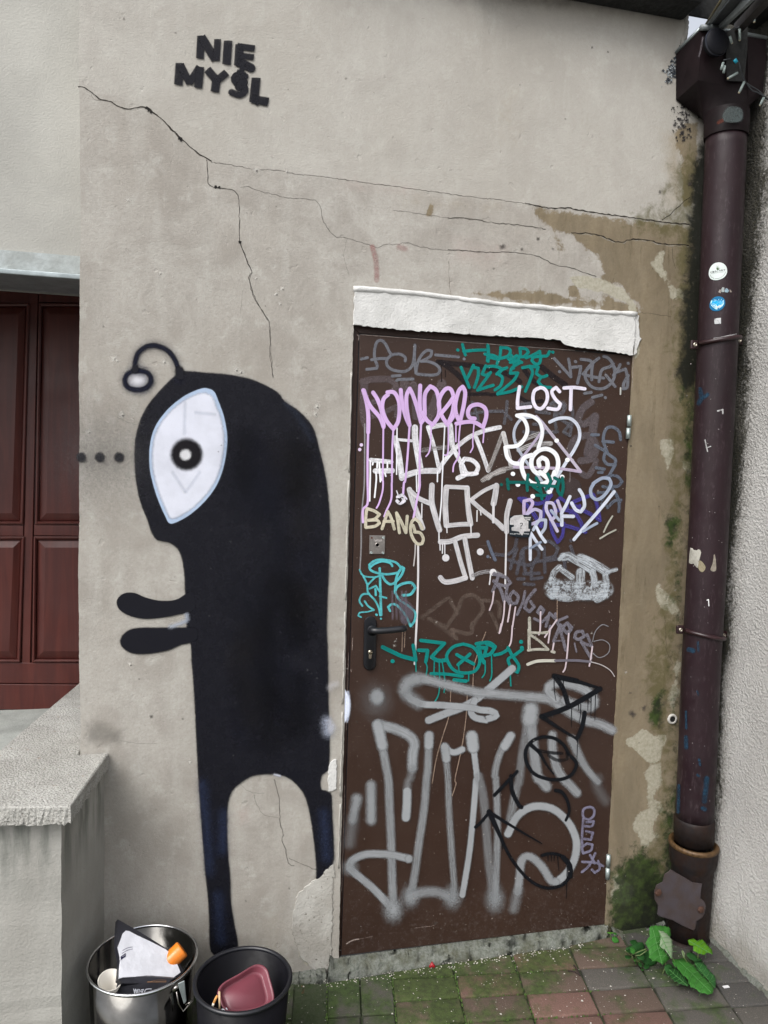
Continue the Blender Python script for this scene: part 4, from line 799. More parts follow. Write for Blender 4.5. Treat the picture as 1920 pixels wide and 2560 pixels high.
run('graffiti_tag', 'purple marker strokes under the blue-white BORUS tag', [('D', p, w_, PUR, dict(a=.95, wear=.12, streak=.3)) for p, w_ in (
    ([(322, 275), (400, 282), (500, 330), (600, 300), (655, 240)], 40), ([(335, 280), (450, 400), (550, 560)], 44), ([(555, 540), (580, 400), (620, 255)], 40), ([(680, 330), (750, 268), (820, 330), (810, 400)], 36), ([(680, 400), (820, 395), (900, 430), (960, 520), (985, 600)], 42), ([(700, 545), (850, 568), (1010, 622)], 42), ([(650, 400), (660, 600), (722, 728), (770, 660), (785, 530)], 36), ([(880, 312), (1000, 265), (1090, 235), (1130, 340), (1160, 500)], 40), ([(870, 335), (1050, 432), (1158, 492)], 42), ([(850, 420), (950, 350)], 36))])
run('graffiti_tag', 'blue-white BORUS tag with a second line below at the right of the door', [('D', p, w_, c_, dict(a=.96, wear=.12, streak=.3)) for p, w_, c_ in (
    ([(375, 455), (372, 370), (375, 300)], 34, (.55, .45, .66)), ([(378, 300), (440, 285), (462, 330), (400, 440)], 34, (.55, .45, .66)), ([(400, 440), (480, 388), (548, 410), (540, 490), (480, 530), (420, 545)], 34, (.52, .48, .68)),
    ([(718, 612), (655, 490), (605, 390), (610, 320), (668, 325), (700, 400), (690, 470), (650, 490)], 34, (.56, .52, .70)), ([(765, 550), (765, 440)], 36, BW), ([(722, 300), (760, 400)], 34, (.56, .50, .68)), ([(850, 255), (805, 350), (760, 430)], 34, BW), ([(780, 458), (885, 460)], 36, BW), ([(655, 400), (740, 500)], 30, (.40, .46, .58)),
    ([(868, 322), (910, 392), (962, 412), (1000, 350), (985, 250), (948, 185)], 36, BW), ([(1100, 115), (1065, 180), (1078, 255), (1140, 285), (1220, 225), (1275, 130), (1255, 68), (1180, 65), (1090, 120)], 34, (.36, .42, .54)), ([(1308, 205), (1150, 400), (1000, 570), (892, 700)], 34, BW), ([(1130, 532), (1060, 570), (985, 615)], 28, (.36, .42, .54)),
    ([(438, 635), (438, 780), (438, 908)], 32, BW), ([(442, 630), (500, 720), (560, 800)], 32, BW), ([(440, 790), (545, 728)], 26, (.25, .30, .40)), ([(470, 600), (530, 505), (598, 498), (590, 580), (540, 650)], 32, (.45, .50, .60)), ([(500, 570), (545, 655), (595, 725)], 32, BW))])
RB = (.165, .155, .185)
run('graffiti_tag', 'dripping grey-lilac lettering slanting down the right half of the door', [('D', p, w_, RB, dict(a=.95, wear=.3, streak=.25)) for p, w_ in (
    ([('C', 1560, 1050), (60, 1060), (180, 1090), (232, 1150), (180, 1180), (110, 1165)], 34), ([(112, 1060), (80, 1160), (48, 1235)], 34), ([(60, 1130), (130, 1220), (168, 1340)], 36), ([(262, 1238), (225, 1290), (245, 1365), (295, 1360), (312, 1290), (262, 1238)], 34), ([(382, 1240), (360, 1350), (300, 1480)], 30), ([(490, 1220), (410, 1320), (380, 1410), (430, 1448), (478, 1400), (442, 1342)], 34), ([(200, 1180), (190, 1290), (230, 1380)], 32),
    ([(545, 1398), (512, 1450), (548, 1480), (578, 1430), (545, 1398)], 32), ([(640, 1462), (600, 1600)], 32), ([(480, 1520), (555, 1558), (650, 1470), (720, 1545), (820, 1502)], 30), ([(700, 1470), (720, 1560), (770, 1650)], 32), ([(760, 1620), (820, 1565), (868, 1612), (840, 1659)], 34), ([(645, 1600), (640, 1640)], 32),
    ([('F', 725, 40), ('F', 728, 42)], 32), ([('F', 835, 10), ('F', 800, 90), ('F', 765, 180)], 36), ([('F', 830, 50), ('F', 860, 160), ('F', 890, 270)], 34), ([('F', 790, 175), ('F', 880, 172)], 14), ([('F', 850, 30), ('F', 900, 95), ('F', 942, 60), ('F', 915, 5)], 34), ([('F', 982, 140), ('F', 1000, 85), ('F', 1062, 75), ('F', 1082, 125), ('F', 1020, 160), ('F', 982, 140)], 34), ([('F', 1050, 180), ('F', 1100, 270), ('F', 1150, 350)], 34), ([('F', 1110, 110), ('F', 1160, 230), ('F', 1050, 190)], 32), ([('F', 980, 200), ('F', 1000, 290)], 18))]
    +[('F', p, 9, (.22, .22, .24), dict(a=.8)) for p in ([(1330, 25), (1265, 8), (1195, 80), (1168, 180)], [(1180, 180), (1270, 165), (1342, 215), (1330, 300), (1240, 348), (1172, 305)])])
DR = (.55, .46, .50)
B = T()
for p in ([('D', 60, 1240), ('D', 45, 1350), ('D', 15, 1432)], [('D', 172, 1340), ('D', 160, 1500), ('D', 125, 1659)], [('D', 232, 1380), ('D', 205, 1552)], [('D', 285, 1400), ('D', 255, 1600), ('F', 335, 20), ('F', 320, 190), ('F', 278, 258)], [('D', 545, 1450), ('D', 540, 1640), ('F', 610, 110)], [('F', 920, 100), ('F', 905, 300), ('F', 885, 450), ('F', 862, 496)], [('F', 1165, 235), ('F', 1150, 350), ('F', 1133, 436)], [('F', 728, 50), ('F', 708, 195)], [('F', 220, 0), ('F', 200, 95)], [('D', 720, 1190), ('D', 718, 1310)], [('F', 765, 200), ('F', 750, 285)], [('D', 715, 1530), ('F', 672, 135)]):
    B.stroke('D', p, 16, DR, a=.95)
for p in ([('D', 718, 1330), ('D', 716, 1530)], [('E', 720, 10), ('E', 708, 240)], [('E', 690, 60), ('E', 683, 285)], [('C', 1470, 1659), ('E', 1440, 400), ('E', 1418, 675)], [('E', 1190, 690), ('E', 1170, 950), ('E', 1110, 1150), ('E', 1040, 1400), ('E', 998, 1650), ('G', 1000, 75)], [('E', 1360, 740), ('E', 1345, 1000), ('E', 1300, 1300), ('E', 1235, 1600), ('G', 1245, 80), ('G', 1205, 205)]): B.stroke('D', p, 10, (.30, .22, .17), a=.8, wear=.3)
B.done('paint_drip', door, label='thin pinkish paint runs down the middle of the door')
run('graffiti_tag', 'cream marker letter and underline at the right of the door', [('F', p, w_, (.50, .49, .42), dict(a=.95, wear=.3, streak=.5)) for p, w_ in (([('D', 430, 1515), ('D', 432, 1659), (508, 60), (510, 270)], 32), ([(500, 272), (600, 262), (705, 265)], 28), ([(515, 90), (640, 92), (700, 85)], 28), ([(525, 115), (620, 180), (705, 262)], 26), ([(745, 285), (770, 292)], 30))]
    +[('F', [(495, 418), (600, 385), (780, 380)], 32, (.58, .57, .50), dict(a=.97, streak=.3)), ('F', [(780, 380), (1000, 378), (1150, 392)], 26, (.15, .14, .17), dict(a=.9)), ('F', [(1150, 392), (1260, 425), (1350, 480), (1395, 545)], 9, (.45, .42, .42), dict(a=.9))]
    +[('D', p, 17, (.42, .42, .36), dict(a=.95, wear=.2)) for p in ([(1290, 458), (1245, 530), (1200, 622)], [(1162, 690), (1240, 642), (1325, 600)])]+[('B', [(1375, 705), (1373, 770)], 16, (.42, .42, .40), dict(a=.95))])
run('graffiti_tag', 'teal dripping tag with a circled cross below the handle', [('E', p, w_, TEAL, dict(a=.98, wear=.05, streak=.1)) for p, w_ in (
    ([(485, 240), (550, 272), (680, 332), (815, 368)], 44), ([(800, 222), (815, 300), (826, 375)], 40), ([(855, 272), (950, 275), (942, 330), (930, 392)], 38), ([(880, 170), (980, 182), (1125, 200)], 38), ([(1125, 200), (1060, 268), (992, 340)], 38), ([(992, 342), (1060, 380), (1150, 372)], 42), ([(1320, 208), (1215, 238), (1148, 325), (1175, 420), (1240, 488), (1340, 508), (1438, 488), (1488, 410), (1480, 320), (1420, 240), (1320, 208)], 34), ([(1252, 318), (1428, 415)], 36), ([(1388, 312), (1265, 422)], 36),
    ([(1455, 205), (1580, 192), (1650, 235), (1600, 310), (1510, 335)], 38), ([(1480, 210), (1500, 320), (1535, 400)], 40), ([(1470, 240), (1560, 250)], 40), ([(1560, 240), (1540, 330)], 36), ([(985, 515), (1150, 520), (1310, 542)], 34), ([(1225, 580), (1348, 592)], 38))]
    +[('F', p, w_, TEAL, dict(a=.98, wear=.05, streak=.1)) for p, w_ in (([(150, 322), (220, 305), (285, 268)], 34), ([(290, 245), (328, 330), (290, 370), (330, 460), (388, 500), (402, 430), (340, 335), (400, 292), (440, 262)], 34), ([(60, 200), (140, 235)], 34), ([(425, 184), (427, 186)], 42), ([(433, 245), (435, 247)], 40))]
    +[('E', [(585, 385), (588, 386)], 42, TEAL)]
    +[('E', p, 14, TEAL, dict(a=.98)) for p in ([(826, 390), (830, 492)], [(928, 400), (945, 450), (930, 556)], [(1020, 390), (1020, 540), (1070, 620), (1060, 740), (1005, 830)], [(1070, 385), (1075, 600)], [(1100, 390), (1130, 600), (1120, 710)], [(1545, 380), (1545, 500), (1515, 556)], [(1612, 330), (1615, 520), (1595, 590)], [(1270, 430), (1275, 480)])]
    +[('F', [(310, 440), (320, 642)], 15, TEAL, dict(a=.98)), ('E', [(1378, 500), (1374, 590)], 13, TEAL, dict(a=.98))])
# big silver spray piece on the lower half
B = T()
def sv(k, p, w_, a=.92, soft=.75, **kw): B.stroke(k, p, w_*1.04, SIL, a=min(1, a*1.3), soft=soft*.7, sharp=False, **kw)
sv('E', [('F', 335, 462), ('F', 200, 580), ('F', 60, 700), (1440, 790), (1300, 868), (1130, 930), (960, 998)], 74, .95, .4)
sv('E', [(1440, 790), (1400, 900), (1440, 968), (1560, 995), ('F', 60, 990), ('F', 172, 950), ('F', 120, 905), ('F', 0, 890), (1400, 868), (1100, 842), (900, 830), (770, 772), (710, 680)], 66, .9, .4)
sv('E', [(720, 690), (760, 600), (850, 562), (1000, 590), (1200, 645), (1440, 705), (1600, 722), ('F', 200, 728), ('F', 450, 750), ('F', 700, 775), ('F', 830, 850), ('F', 960, 930), ('F', 1100, 1000), ('F', 1250, 1040), ('F', 1370, 1100)], 84, .72, .9, streak=.25)
sv('E', [(715, 690), (740, 610), (840, 570)], 110, .6, 1.1); sv('E', [(740, 740), (850, 820)], 100, .5, 1.2)
sv('F', [(790, 780), (705, 690), (745, 625), (850, 612), (1000, 645), (1120, 705), (1188, 790), (1150, 865), (1040, 850), (880, 795)], 84, .75, .9, streak=.2)
B.dot('E', 425, 755, 66, SIL, .98, .5, ry=76); B.dot('E', 416, 795, 76, SIL, .3, 1.2, ry=92)
sv('E', [(790, 1490), (795, 1350), (812, 1230), (745, 1150), (620, 1090), (435, 1042)], 92, .75, .75, streak=.2)
sv('E', [(790, 1500), (770, 1600), ('G', 745, 60), ('G', 738, 160)], 60, .35, 1.2); sv('G', [(738, 160), (735, 300), (725, 430)], 82, 1, .5)
sv('E', [(430, 1045), (465, 1200), (520, 1480), ('G', 545, 60), ('G', 555, 300), ('G', 572, 700), ('G', 580, 1000), ('G', 592, 1370)], 76, .62, .75, streak=.25)
sv('E', [(430, 1045), (450, 1130), (480, 1260)], 100, .8, .7)
sv('G', [(590, 1385), (400, 1180), (200, 1010), (142, 950), (175, 870), (300, 815), (450, 808), (600, 822), (755, 858)], 72, .72, .6, streak=.15)
B.dot('G', 592, 1385, 72, SIL, .9, .9, ry=90); B.dot('G', 150, 950, 55, SIL, .7, .9); B.dot('G', 755, 860, 40, SIL, .9, .4)
sv('E', [(965, 1155), (952, 1500), ('G', 940, 20), ('G', 912, 350), ('G', 860, 700), ('G', 820, 1000), ('G', 772, 1260)], 72, .58, .7, streak=.25)
sv('E', [(965, 1155), (962, 1260)], 86, .9, .6); B.dot('G', 770, 1250, 62, SIL, .85, .9, ry=80); B.dot('G', 1205, 1255, 66, SIL, .85, .9, ry=84)
sv('G', [(770, 1250), (900, 1205), (1050, 1205), (1195, 1262)], 90, .55, .9, streak=.2)
sv('G', [(1210, 1250), (1222, 1100), (1200, 800), (1172, 350), ('E', 1160, 1600), ('E', 1130, 1280)], 60, .5, .7, streak=.3)
sv('E', [(1128, 1268), (1185, 1322), (1240, 1330), (1310, 1300)], 62, .85, .6); sv('E', [(1128, 1275), (1145, 1400)], 80, .7, .6)
sv('E', [(1410, 1160), (1440, 1400), (1462, 1600), ('G', 1452, 40), ('G', 1432, 300), ('G', 1382, 800), ('G', 1310, 1235)], 58, .88, .5)
sv('E', [(1408, 1165), (1422, 1280)], 112, .9, .5)
sv('G', [(1480, 0), (1532, 250), (1562, 600), (1592, 950), ('H', 150, 1285)], 78, .38, .8, streak=.3); B.dot('H', 152, 1275, 66, SIL, .85, .9, ry=95)
sv('H', [(160, 1280), (172, 900), (182, 500), (162, 0), ('F', 150, 1600), ('F', 172, 1450), ('F', 235, 1280), ('F', 312, 1165)], 64, .55, .7, streak=.25); sv('F', [(318, 1160), (255, 1270)], 84, .8, .6)
sv('F', [(530, 880), (480, 1100), (432, 1400), (402, 1650), ('H', 385, 100), ('H', 312, 450)], 76, .42, .8, streak=.3)
sv('F', [(528, 890), (545, 1200), (600, 1600), ('H', 640, 50), ('H', 690, 112)], 96, .62, .7, streak=.1); sv('F', [(528, 890), (515, 990)], 140, .75, .8)
sv('F', [(750, 1150), (752, 1300), (800, 1500), (900, 1650), ('H', 900, 60), ('H', 1005, 175)], 82, .62, .75, streak=.2)
sv('F', [(952, 1195), (1020, 1350), (1105, 1500), (1225, 1640)], 84, .55, .85, taper=.7)
sv('F', [(1225, 1600), ('H', 1200, 80), ('H', 1300, 260)], 80, .16, 1.3)
sv('H', [(290, 600), (380, 425), (500, 335), (620, 312), (760, 345), (885, 445), (962, 560), (1002, 700), (980, 860), (905, 1000), (795, 1100)], 74, .88, .5)
sv('H', [(790, 1102), (740, 1090), (650, 950), (560, 860), (490, 832), (430, 880), (410, 1050), (390, 1200)], 76, .62, .7)
sv('H', [(390, 1200), (350, 1380)], 80, .35, 1.2)
sv('G', [(215, 235), (170, 460)], 86, .62, 1.1, taper=.8); sv('G', [(180, 440), (140, 700)], 80, .25, 1.4); sv('G', [(362, 95), (365, 460)], 84, .62, 1.0)
B.done('graffiti_tag', door, label='huge silver-grey spray lettering over the lower half of the door')
B = T(); K_ = (.005, .006, .008)
def bk(k, p, w_, **kw): B.stroke(k, p, w_, K_, a=kw.pop('a', 1), soft=kw.pop('soft', .15), sharp=kw.pop('sharp', True), **kw)
bk('F', [(770, 540), (900, 570), (1000, 590)], 56); bk('F', [(990, 590), (1240, 665)], 44, taper=.6); bk('F', [(1245, 672), (1100, 760), (900, 868), (640, 960)], 54); bk('F', [(640, 960), (760, 1040), (900, 1130), (1000, 1190)], 50, taper=.5, wear=.2); bk('F', [(1085, 920), (1060, 1060), (1008, 1185)], 46)
bk('F', [(785, 560), (860, 670), (915, 845)], 50, wear=.15)
bk('F', [(650, 1170), (540, 1215), (472, 1320), (488, 1450), (560, 1550), (680, 1602), (830, 1612), (950, 1560), (1000, 1450), (940, 1368)], 36, sharp=False); bk('F', [(650, 1170), (760, 1182), (860, 1245), (920, 1345)], 36, sharp=False)
bk('F', [(535, 1260), (620, 1340), (690, 1460), (765, 1555)], 44, taper=.3); bk('F', [(600, 1310), (740, 1335), (850, 1340)], 34, a=.7); bk('F', [(900, 1340), (900, 1400), (800, 1412), (715, 1365)], 34, a=.6, sharp=False)
bk('F', [(385, 1530), (330, 1590), (262, 1655)], 34); bk('H', [(310, 30), (150, 200)], 36); bk('H', [(322, 0), (332, 150), (395, 290), (430, 325)], 42, sharp=False, wear=.1)
bk('H', [(95, 372), (190, 580), (250, 720)], 56, taper=.6); bk('H', [(245, 710), (340, 880), (480, 1050), (620, 1142), (750, 1160), (880, 1110), (942, 990), (922, 900), (830, 822), (725, 805), (640, 825)], 34, sharp=False, wear=.15)
bk('H', [(95, 372), (250, 470), (450, 590), (640, 700)], 40, taper=.3); bk('H', [(90, 385), (0, 490), ('G', 1445, 530)], 32)
bk('H', [(785, 150), (850, 168), (905, 255), (925, 365), (890, 460)], 40, sharp=False, taper=.7); bk('H', [(860, 840), (930, 930), (935, 1040)], 52, sharp=False)
for p in ([('F', 768, 590), ('F', 772, 700), ('F', 788, 795)], [('F', 865, 580), ('F', 865, 645)], [('F', 950, 870), ('F', 948, 1070)], [('F', 1045, 830), ('F', 1042, 940), ('F', 1028, 1025)], [('F', 1022, 840), ('F', 1022, 900)], [('F', 1120, 780), ('F', 1118, 900)], [('F', 1152, 760), ('F', 1150, 970)], [('F', 1197, 740), ('F', 1190, 1000)], [('F', 1012, 1190), ('F', 1005, 1420)], [('H', 228, 700), ('H', 230, 765)], [('H', 705, 830), ('H', 706, 885)], [('H', 740, 830), ('H', 740, 885)], [('H', 770, 830), ('H', 768, 880)], [('H', 805, 840), ('H', 818, 980)], [('H', 905, 900), ('H', 895, 1270)]): bk('F', p, 11, taper=.6)
B.done('graffiti_tag', door, label='black spray tag with a circle and drips over the silver lettering')
B = T(); OX = (.20, .19, .27)
for p in ([(1140, 320), (1075, 345), (1070, 420), (1125, 452), (1178, 410), (1182, 345), (1140, 320)], [(1072, 440), (1058, 620), (1060, 745)], [(1105, 480), (1178, 470), (1160, 518), (1092, 520)], [(1100, 572), (1170, 590), (1150, 660), (1082, 652)], [(1110, 700), (1052, 740), (1070, 802), (1150, 770), (1165, 712), (1110, 700)], [(1195, 800), (1130, 930), (1057, 995)], [(1060, 890), (1200, 900), (1275, 935)], [(1225, 880), (1242, 960), (1190, 1002), (1160, 972)], [(1140, 820), (1190, 905)]): B.stroke('H', p, 26, OX, a=.95, wear=.3, streak=.4)
B.done('graffiti_tag', door, label='small lilac-grey vertical tag above the lower hinge')
B = T()
for p, w_, cc_ in (([(555, 260), (600, 240), (625, 300), (580, 325), (550, 300)], 34, (.7, .68, .74)), ([(545, 195), (560, 235)], 12, (.7, .68, .74)), ([(620, 240), (650, 280)], 16, (.6, .55, .66)), ([(560, 275), (575, 285)], 14, (.01, .01, .012)), ([(600, 262), (612, 268)], 14, (.01, .01, .012)), ([(570, 320), (590, 305)], 8, (.01, .01, .012))): B.stroke('C', p, w_, cc_, wear=.35, soft=.2)
B.done('graffiti_tag', door, label='tiny scratchy white scribble left of the block letters')
B = T(); WW = (.46, .50, .54)
for p, w_, s_, r_ in (([(780, 880), (830, 870), (900, 905), (1080, 1015)], 84, .75, .25), ([(960, 890), (1060, 930), (1225, 1030)], 88, .75, .25), ([(740, 905), (790, 860)], 40, .5, .3), ([(740, 985), (680, 1050), (665, 1130)], 60, .6, .7), ([(668, 1120), (668, 1280)], 84, .5, .95), ([(665, 1290), (820, 1318), (940, 1300), (1030, 1300)], 56, .5, .9), ([(950, 1270), (1020, 1290)], 60, .5, .5), ([(1215, 1070), (1232, 1180), (1190, 1290), (1130, 1328)], 62, .7, .4), ([(1080, 1030), (1100, 1100), (1102, 1170)], 66, .6, .25), ([(960, 1040), (958, 1115)], 90, .7, .4), ([(760, 1010), (870, 1090)], 60, .8, .4), ([(1230, 1040), (1330, 1010)], 40, .8, .6), ([(680, 1210), (820, 1215), (1000, 1230), (1200, 1220)], 190, .35, 1.), ([(700, 1190), (900, 1200)], 110, .7, .95), ([(1000, 1290), (1180, 1310)], 60, .6, .8)):
    B.stroke('D', p, w_, WW, a=.95, soft=.25, streak=s_, wear=r_, sharp=False)
B.done('graffiti_tag', door, label='white brushed and rubbed paint patch at the right of the door')
# the torn black and white sticker with a question mark
B = T()
B.area('W', [(165, 130), (480, 85), (790, 100), (815, 200), (800, 560), (745, 750), (450, 745), (170, 700), (155, 400)], (.012, .018, .024), 1, 14, .1, .05, smooth=False)
B.area('W', [(190, 190), (300, 110), (560, 85), (600, 200), (720, 280), (715, 500), (770, 510), (760, 570), (600, 570), (540, 690), (500, 660), (440, 575), (230, 545), (225, 460), (310, 430), (290, 380), (175, 370), (180, 250)], (.55, .54, .55), 1, 26, .5, .3, smooth=False)
B.area('W', [(600, 150), (795, 150), (790, 185), (610, 190)], (.5, .5, .5), .9, 10, .2, .5, smooth=False); B.area('W', [(650, 205), (775, 205), (775, 245), (650, 240)], (.5, .5, .5), .9, 10, .2, .5, smooth=False)
for x0, x1 in ((190, 330), (360, 460), (590, 730)): B.stroke('W', [(x0, 640), (x1, 650)], 34, (.42, .44, .45), a=.9, wear=.6)
B.stroke('W', [(480, 350), (505, 325), (545, 340), (540, 385), (508, 410), (502, 440)], 22, K_); B.dot('W', 502, 480, 16, K_)
B.done('sticker', door, label='torn black sticker with a white splotch and a question mark')
# chips, scratches, little spots
B = T()
for i in range(330):
    x, y = random.uniform(870, 1565), random.uniform(860, 2330)
    if x < 900-(y-836)*.03+2: continue
    B.dot('X', x, y, random.uniform(.5, 1.25), random.choice([(.45, .40, .36), (.25, .2, .18), (.5, .47, .45)]), .8, .3)
for i in range(120): B.dot('X', random.uniform(900, 1500), random.uniform(2220, 2330), random.uniform(.5, 1.4), (.2, .17, .15), .6, .5)
for p, w_ in (([('E', 172, 150), ('E', 168, 270)], 7), ([('E', 155, 470), ('E', 158, 495)], 8), ([('c', 500, 265), ('c', 540, 243), ('c', 580, 235)], 13), ([('c', 960, 160), ('c', 1085, 145)], 3), ([('c', 560, 240), ('c', 680, 215)], 2), ([('D', 1252, 1440), ('D', 1260, 1455)], 8), ([('A', 175, 152), ('A', 900, 205), ('A', 1600, 255)], 4), ([('B', 0, 248), ('B', 700, 300), ('B', 900, 315)], 4), ([('A', 135, 155), ('A', 155, 160), ('A', 152, 210)], 5), ([('B', 1505, 380), ('B', 1495, 700)], 6), ([('G', 92, 100), ('G', 60, 1200)], 2), ([('E', 130, 300), ('E', 108, 1100)], 2.5)):
    B.stroke('E', p, w_, (.40, .33, .30), a=.7, soft=.3, wear=.45)
B.done('paint_chips', door, kind='stuff')
# white overspray that covers the frame edge
B = Paint(surf_frame)
B.area('E', [(42, 660), (60, 640), (120, 740), (128, 860), (110, 980), (40, 1080), (22, 1060), (38, 900)], (.80, .86, 1.), 1, 26, .5, .05)
B.done('overspray_mark', door, label='bluish white overspray on the left door frame')
B = T(); B.area('E', [(118, 700), (140, 740), (150, 850), (135, 960), (112, 1010)], (.70, .76, .90), .8, 26, .9, .05, smooth=True); B.done('overspray_mark', door)
B = Paint(surf_wall); B.stroke('L', [(1178, 330), (1190, 310), (1215, 305)], 34, (.55, .55, .58), .4, 1.0); B.stroke('L', [(1172, 560), (1182, 620), (1195, 600)], 34, (.55, .57, .64), .5, 1.0); B.done('overspray_mark', wall)
# ------------------------------------------------------------------ ground, pavement, threshold
M_soil = simple('mossy_joint_sand', (.028, .034, .018), .95, 0, .5, 40, .6, 120, c2=(.020, .034, .008))
M_groundfar = simple('courtyard_ground', (.10, .095, .09), .9, 0, .3, 6, .3)
mk('ground', [(-60, -60, gz(-60, 0)*0-.15), (60, -60, -.15), (60, 60, -.15), (-60, 60, -.15)], [(0, 1, 2, 3)], M_groundfar, kind='structure')
pav = mk('pavement', [(-1.9, -1.9, gz(-1.9, 0)-.010), (1.32, -1.9, gz(1.32, 0)-.010), (1.32, .05, gz(1.32, 0)-.010), (-1.9, .05, gz(-1.9, 0)-.010)], [(0, 1, 2, 3)], M_soil, kind='structure')
def paver_mat():
    n = NT('concrete_paver')
    info = n.n('ShaderNodeObjectInfo'); big = n.noise(7, 6, .6, dist=.3); fine = n.noise(160, 4, .7)
    gp = n.n('ShaderNodeTexCoord')
    geo = n.n('ShaderNodeNewGeometry'); wn = n.noise(4.5, 5, .6, vec=geo.outputs['Position']); wn2 = n.noise(12, 6, .7, vec=geo.outputs['Position'])
    base = info.outputs['Color']
    c = n.mix(n.ramp(fine, .3, .7, 0, .55), base, n.mix(.6, base, (.05, .04, .035)))
    c = n.mix(n.ramp(n.noise(420, 2, .6, vec=geo.outputs['Position']), .60, .72, 0, .5), c, (.30, .24, .20))
    s = n.math('ADD', n.math('MULTIPLY', wn, .6), n.math('MULTIPLY', wn2, .4)); al = info.outputs['Alpha']
    th = n.math('SUBTRACT', .76, n.math('MULTIPLY', al, .44))
    m = n.ramp(n.math('SUBTRACT', s, th), -.05, .09)
    mcol = n.mix(n.ramp(n.noise(55, 5, .7, vec=geo.outputs['Position']), .3, .7), (.018, .034, .008), (.046, .078, .016))
    c = n.mix(n.math('MULTIPLY', m, .85), c, mcol)
    return n.fin(c, .9, n.bump(n.math('ADD', fine, n.math('MULTIPLY', big, .8)), .6, .003), spec=.3)
MP = paver_mat()
O0 = np.array([.356, -.105]); ang = math.radians(-7.6); U = np.array([math.cos(ang), math.sin(ang)])*.2085; Vv = np.array([-.155, -.988])*.1005
def paver_mesh(name, A_, B_, gap=.0032, h=.06):
    """box in plan axes A_, B_ (vectors), worn bevelled edges"""
    la, lb = np.linalg.norm(A_), np.linalg.norm(B_); ea, eb = A_/la, B_/lb
    def rect(g, z, nrm): return [tuple((ea*s*(la/2-g)+eb*t*(lb/2-g)).tolist()+[z]) for s, t in ((-1, -1), (1, -1), (1, 1), (-1, 1))]
    a, b = rect(gap, -h, 0), rect(gap, -.005, 0); c, d2 = rect(gap+.002, -.0014, 0), rect(gap+.006, 0, 0)
    rings = [a, b, c, d2]
    cr = ea[0]*eb[1]-ea[1]*eb[0]
    if cr < 0: rings = [list(reversed(r)) for r in rings]
    m = MB().loft(rings); me = bpy.data.meshes.new(name); me.from_pydata(m.V, [], m.F); me.materials.append(MP)
    me.polygons.foreach_set('use_smooth', [True]*len(me.polygons)); return me
pm = paver_mesh('paver', U, Vv); pmn = paver_mesh('paver', U*.5, Vv*2)
RED, BRN, GRY, DGR = (.150, .084, .068), (.118, .082, .064), (.078, .074, .066), (.060, .060, .057)
slope = math.atan(.02)
_fl = [PG(x, y) for x, y in ((700, 2462), (812, 2458), (1000, 2428), (1250, 2391), (1425, 2364), (1512, 2343))]
def yfront(x): return float(np.interp(x, [-.5]+[q[0] for q in _fl]+[.98, 1.4], [-.02]+[q[1] for q in _fl]+[-.03, -.03]))
def put(me, c2, col, moss, name='paver'):
    x, y = c2
    if x > 1.40: return
    if me is pm or me is pmn:
        A_, B_ = (U, Vv) if me is pm else (U*.5, Vv*2)
        cor = [c2-A_/2-B_/2, c2+A_/2-B_/2, c2+A_/2+B_/2, c2-A_/2+B_/2]
        if min(q[1] for q in cor) > yfront(x)-.012: return
        if max(q[1]-yfront(q[0]) for q in cor) > 0:
            cor = [q+(c2-q)*.03 for q in cor]; o_ = []
            for i in range(4):
                p, q = cor[i], cor[(i+1) % 4]; fp, fq = p[1]-yfront(p[0]), q[1]-yfront(q[0])
                if fp <= 0: o_.append(p)
                if (fp < 0) != (fq < 0): o_.append(p+(q-p)*fp/(fp-fq))
            cc = np.mean(o_, 0); ar = sum(o_[i][0]*o_[(i+1) % len(o_)][1]-o_[(i+1) % len(o_)][0]*o_[i][1] for i in range(len(o_)))
            if abs(ar) < .0012: return
            if ar < 0: o_.reverse()
            rg = [[(*(cc+(p-cc)*s_-c2), z_) for p in o_] for s_, z_ in ((.985, -.06), (.985, -.004), (.96, 0))]
            m2 = MB().loft(rg); me = bpy.data.meshes.new('paver'); me.from_pydata(m2.V, [], m2.F); me.materials.append(MP)
    o = bpy.data.objects.new(name, me); COL.objects.link(o); o.parent = pav
    o.location = (x, y, gz(x, y)+random.uniform(-.0015, .0015)); o.rotation_euler = (random.uniform(-.006, .006), -slope+random.uniform(-.006, .006), random.uniform(-.008, .008)); k = random.uniform(.74, 1.0)
    o.color = (*[v*k for v in col], moss)
for j in range(-2, 13):
    for i in range(-3, 5):
        c = O0+U*(i+.5)+Vv*(j+.5)
        if i >= 3: col, moss = (DGR if random.random() < .6 else GRY), (.52 if i == 3 else .25)
        elif i == 2: col, moss = (RED if j > 1 else BRN), .42
        elif i == 1: col, moss = (RED if random.random() < .7 else BRN), .50
        elif i == 0: col, moss = (BRN if random.random() < .6 else RED), .62
        elif i >= -2: col, moss = BRN, .74
        else: continue
        if j <= 0: moss += .12
        if (i, j) == (2, 0): col = GRY
        if i == -2: put(pmn, c-U*.25, GRY, .75) if j % 2 == 0 else None; put(pmn, c+U*.25+Vv*0, GRY, .7) if j % 2 == 0 else None; continue
        if i == -3: continue
        put(pm, c, col, moss)
for j in range(-2, 14, 2):
    for i in range(-9, -4):
        put(pmn, O0+U*(i*.5+.25+-.5+.0)+Vv*(j+.5)+U*.0, GRY, .7)
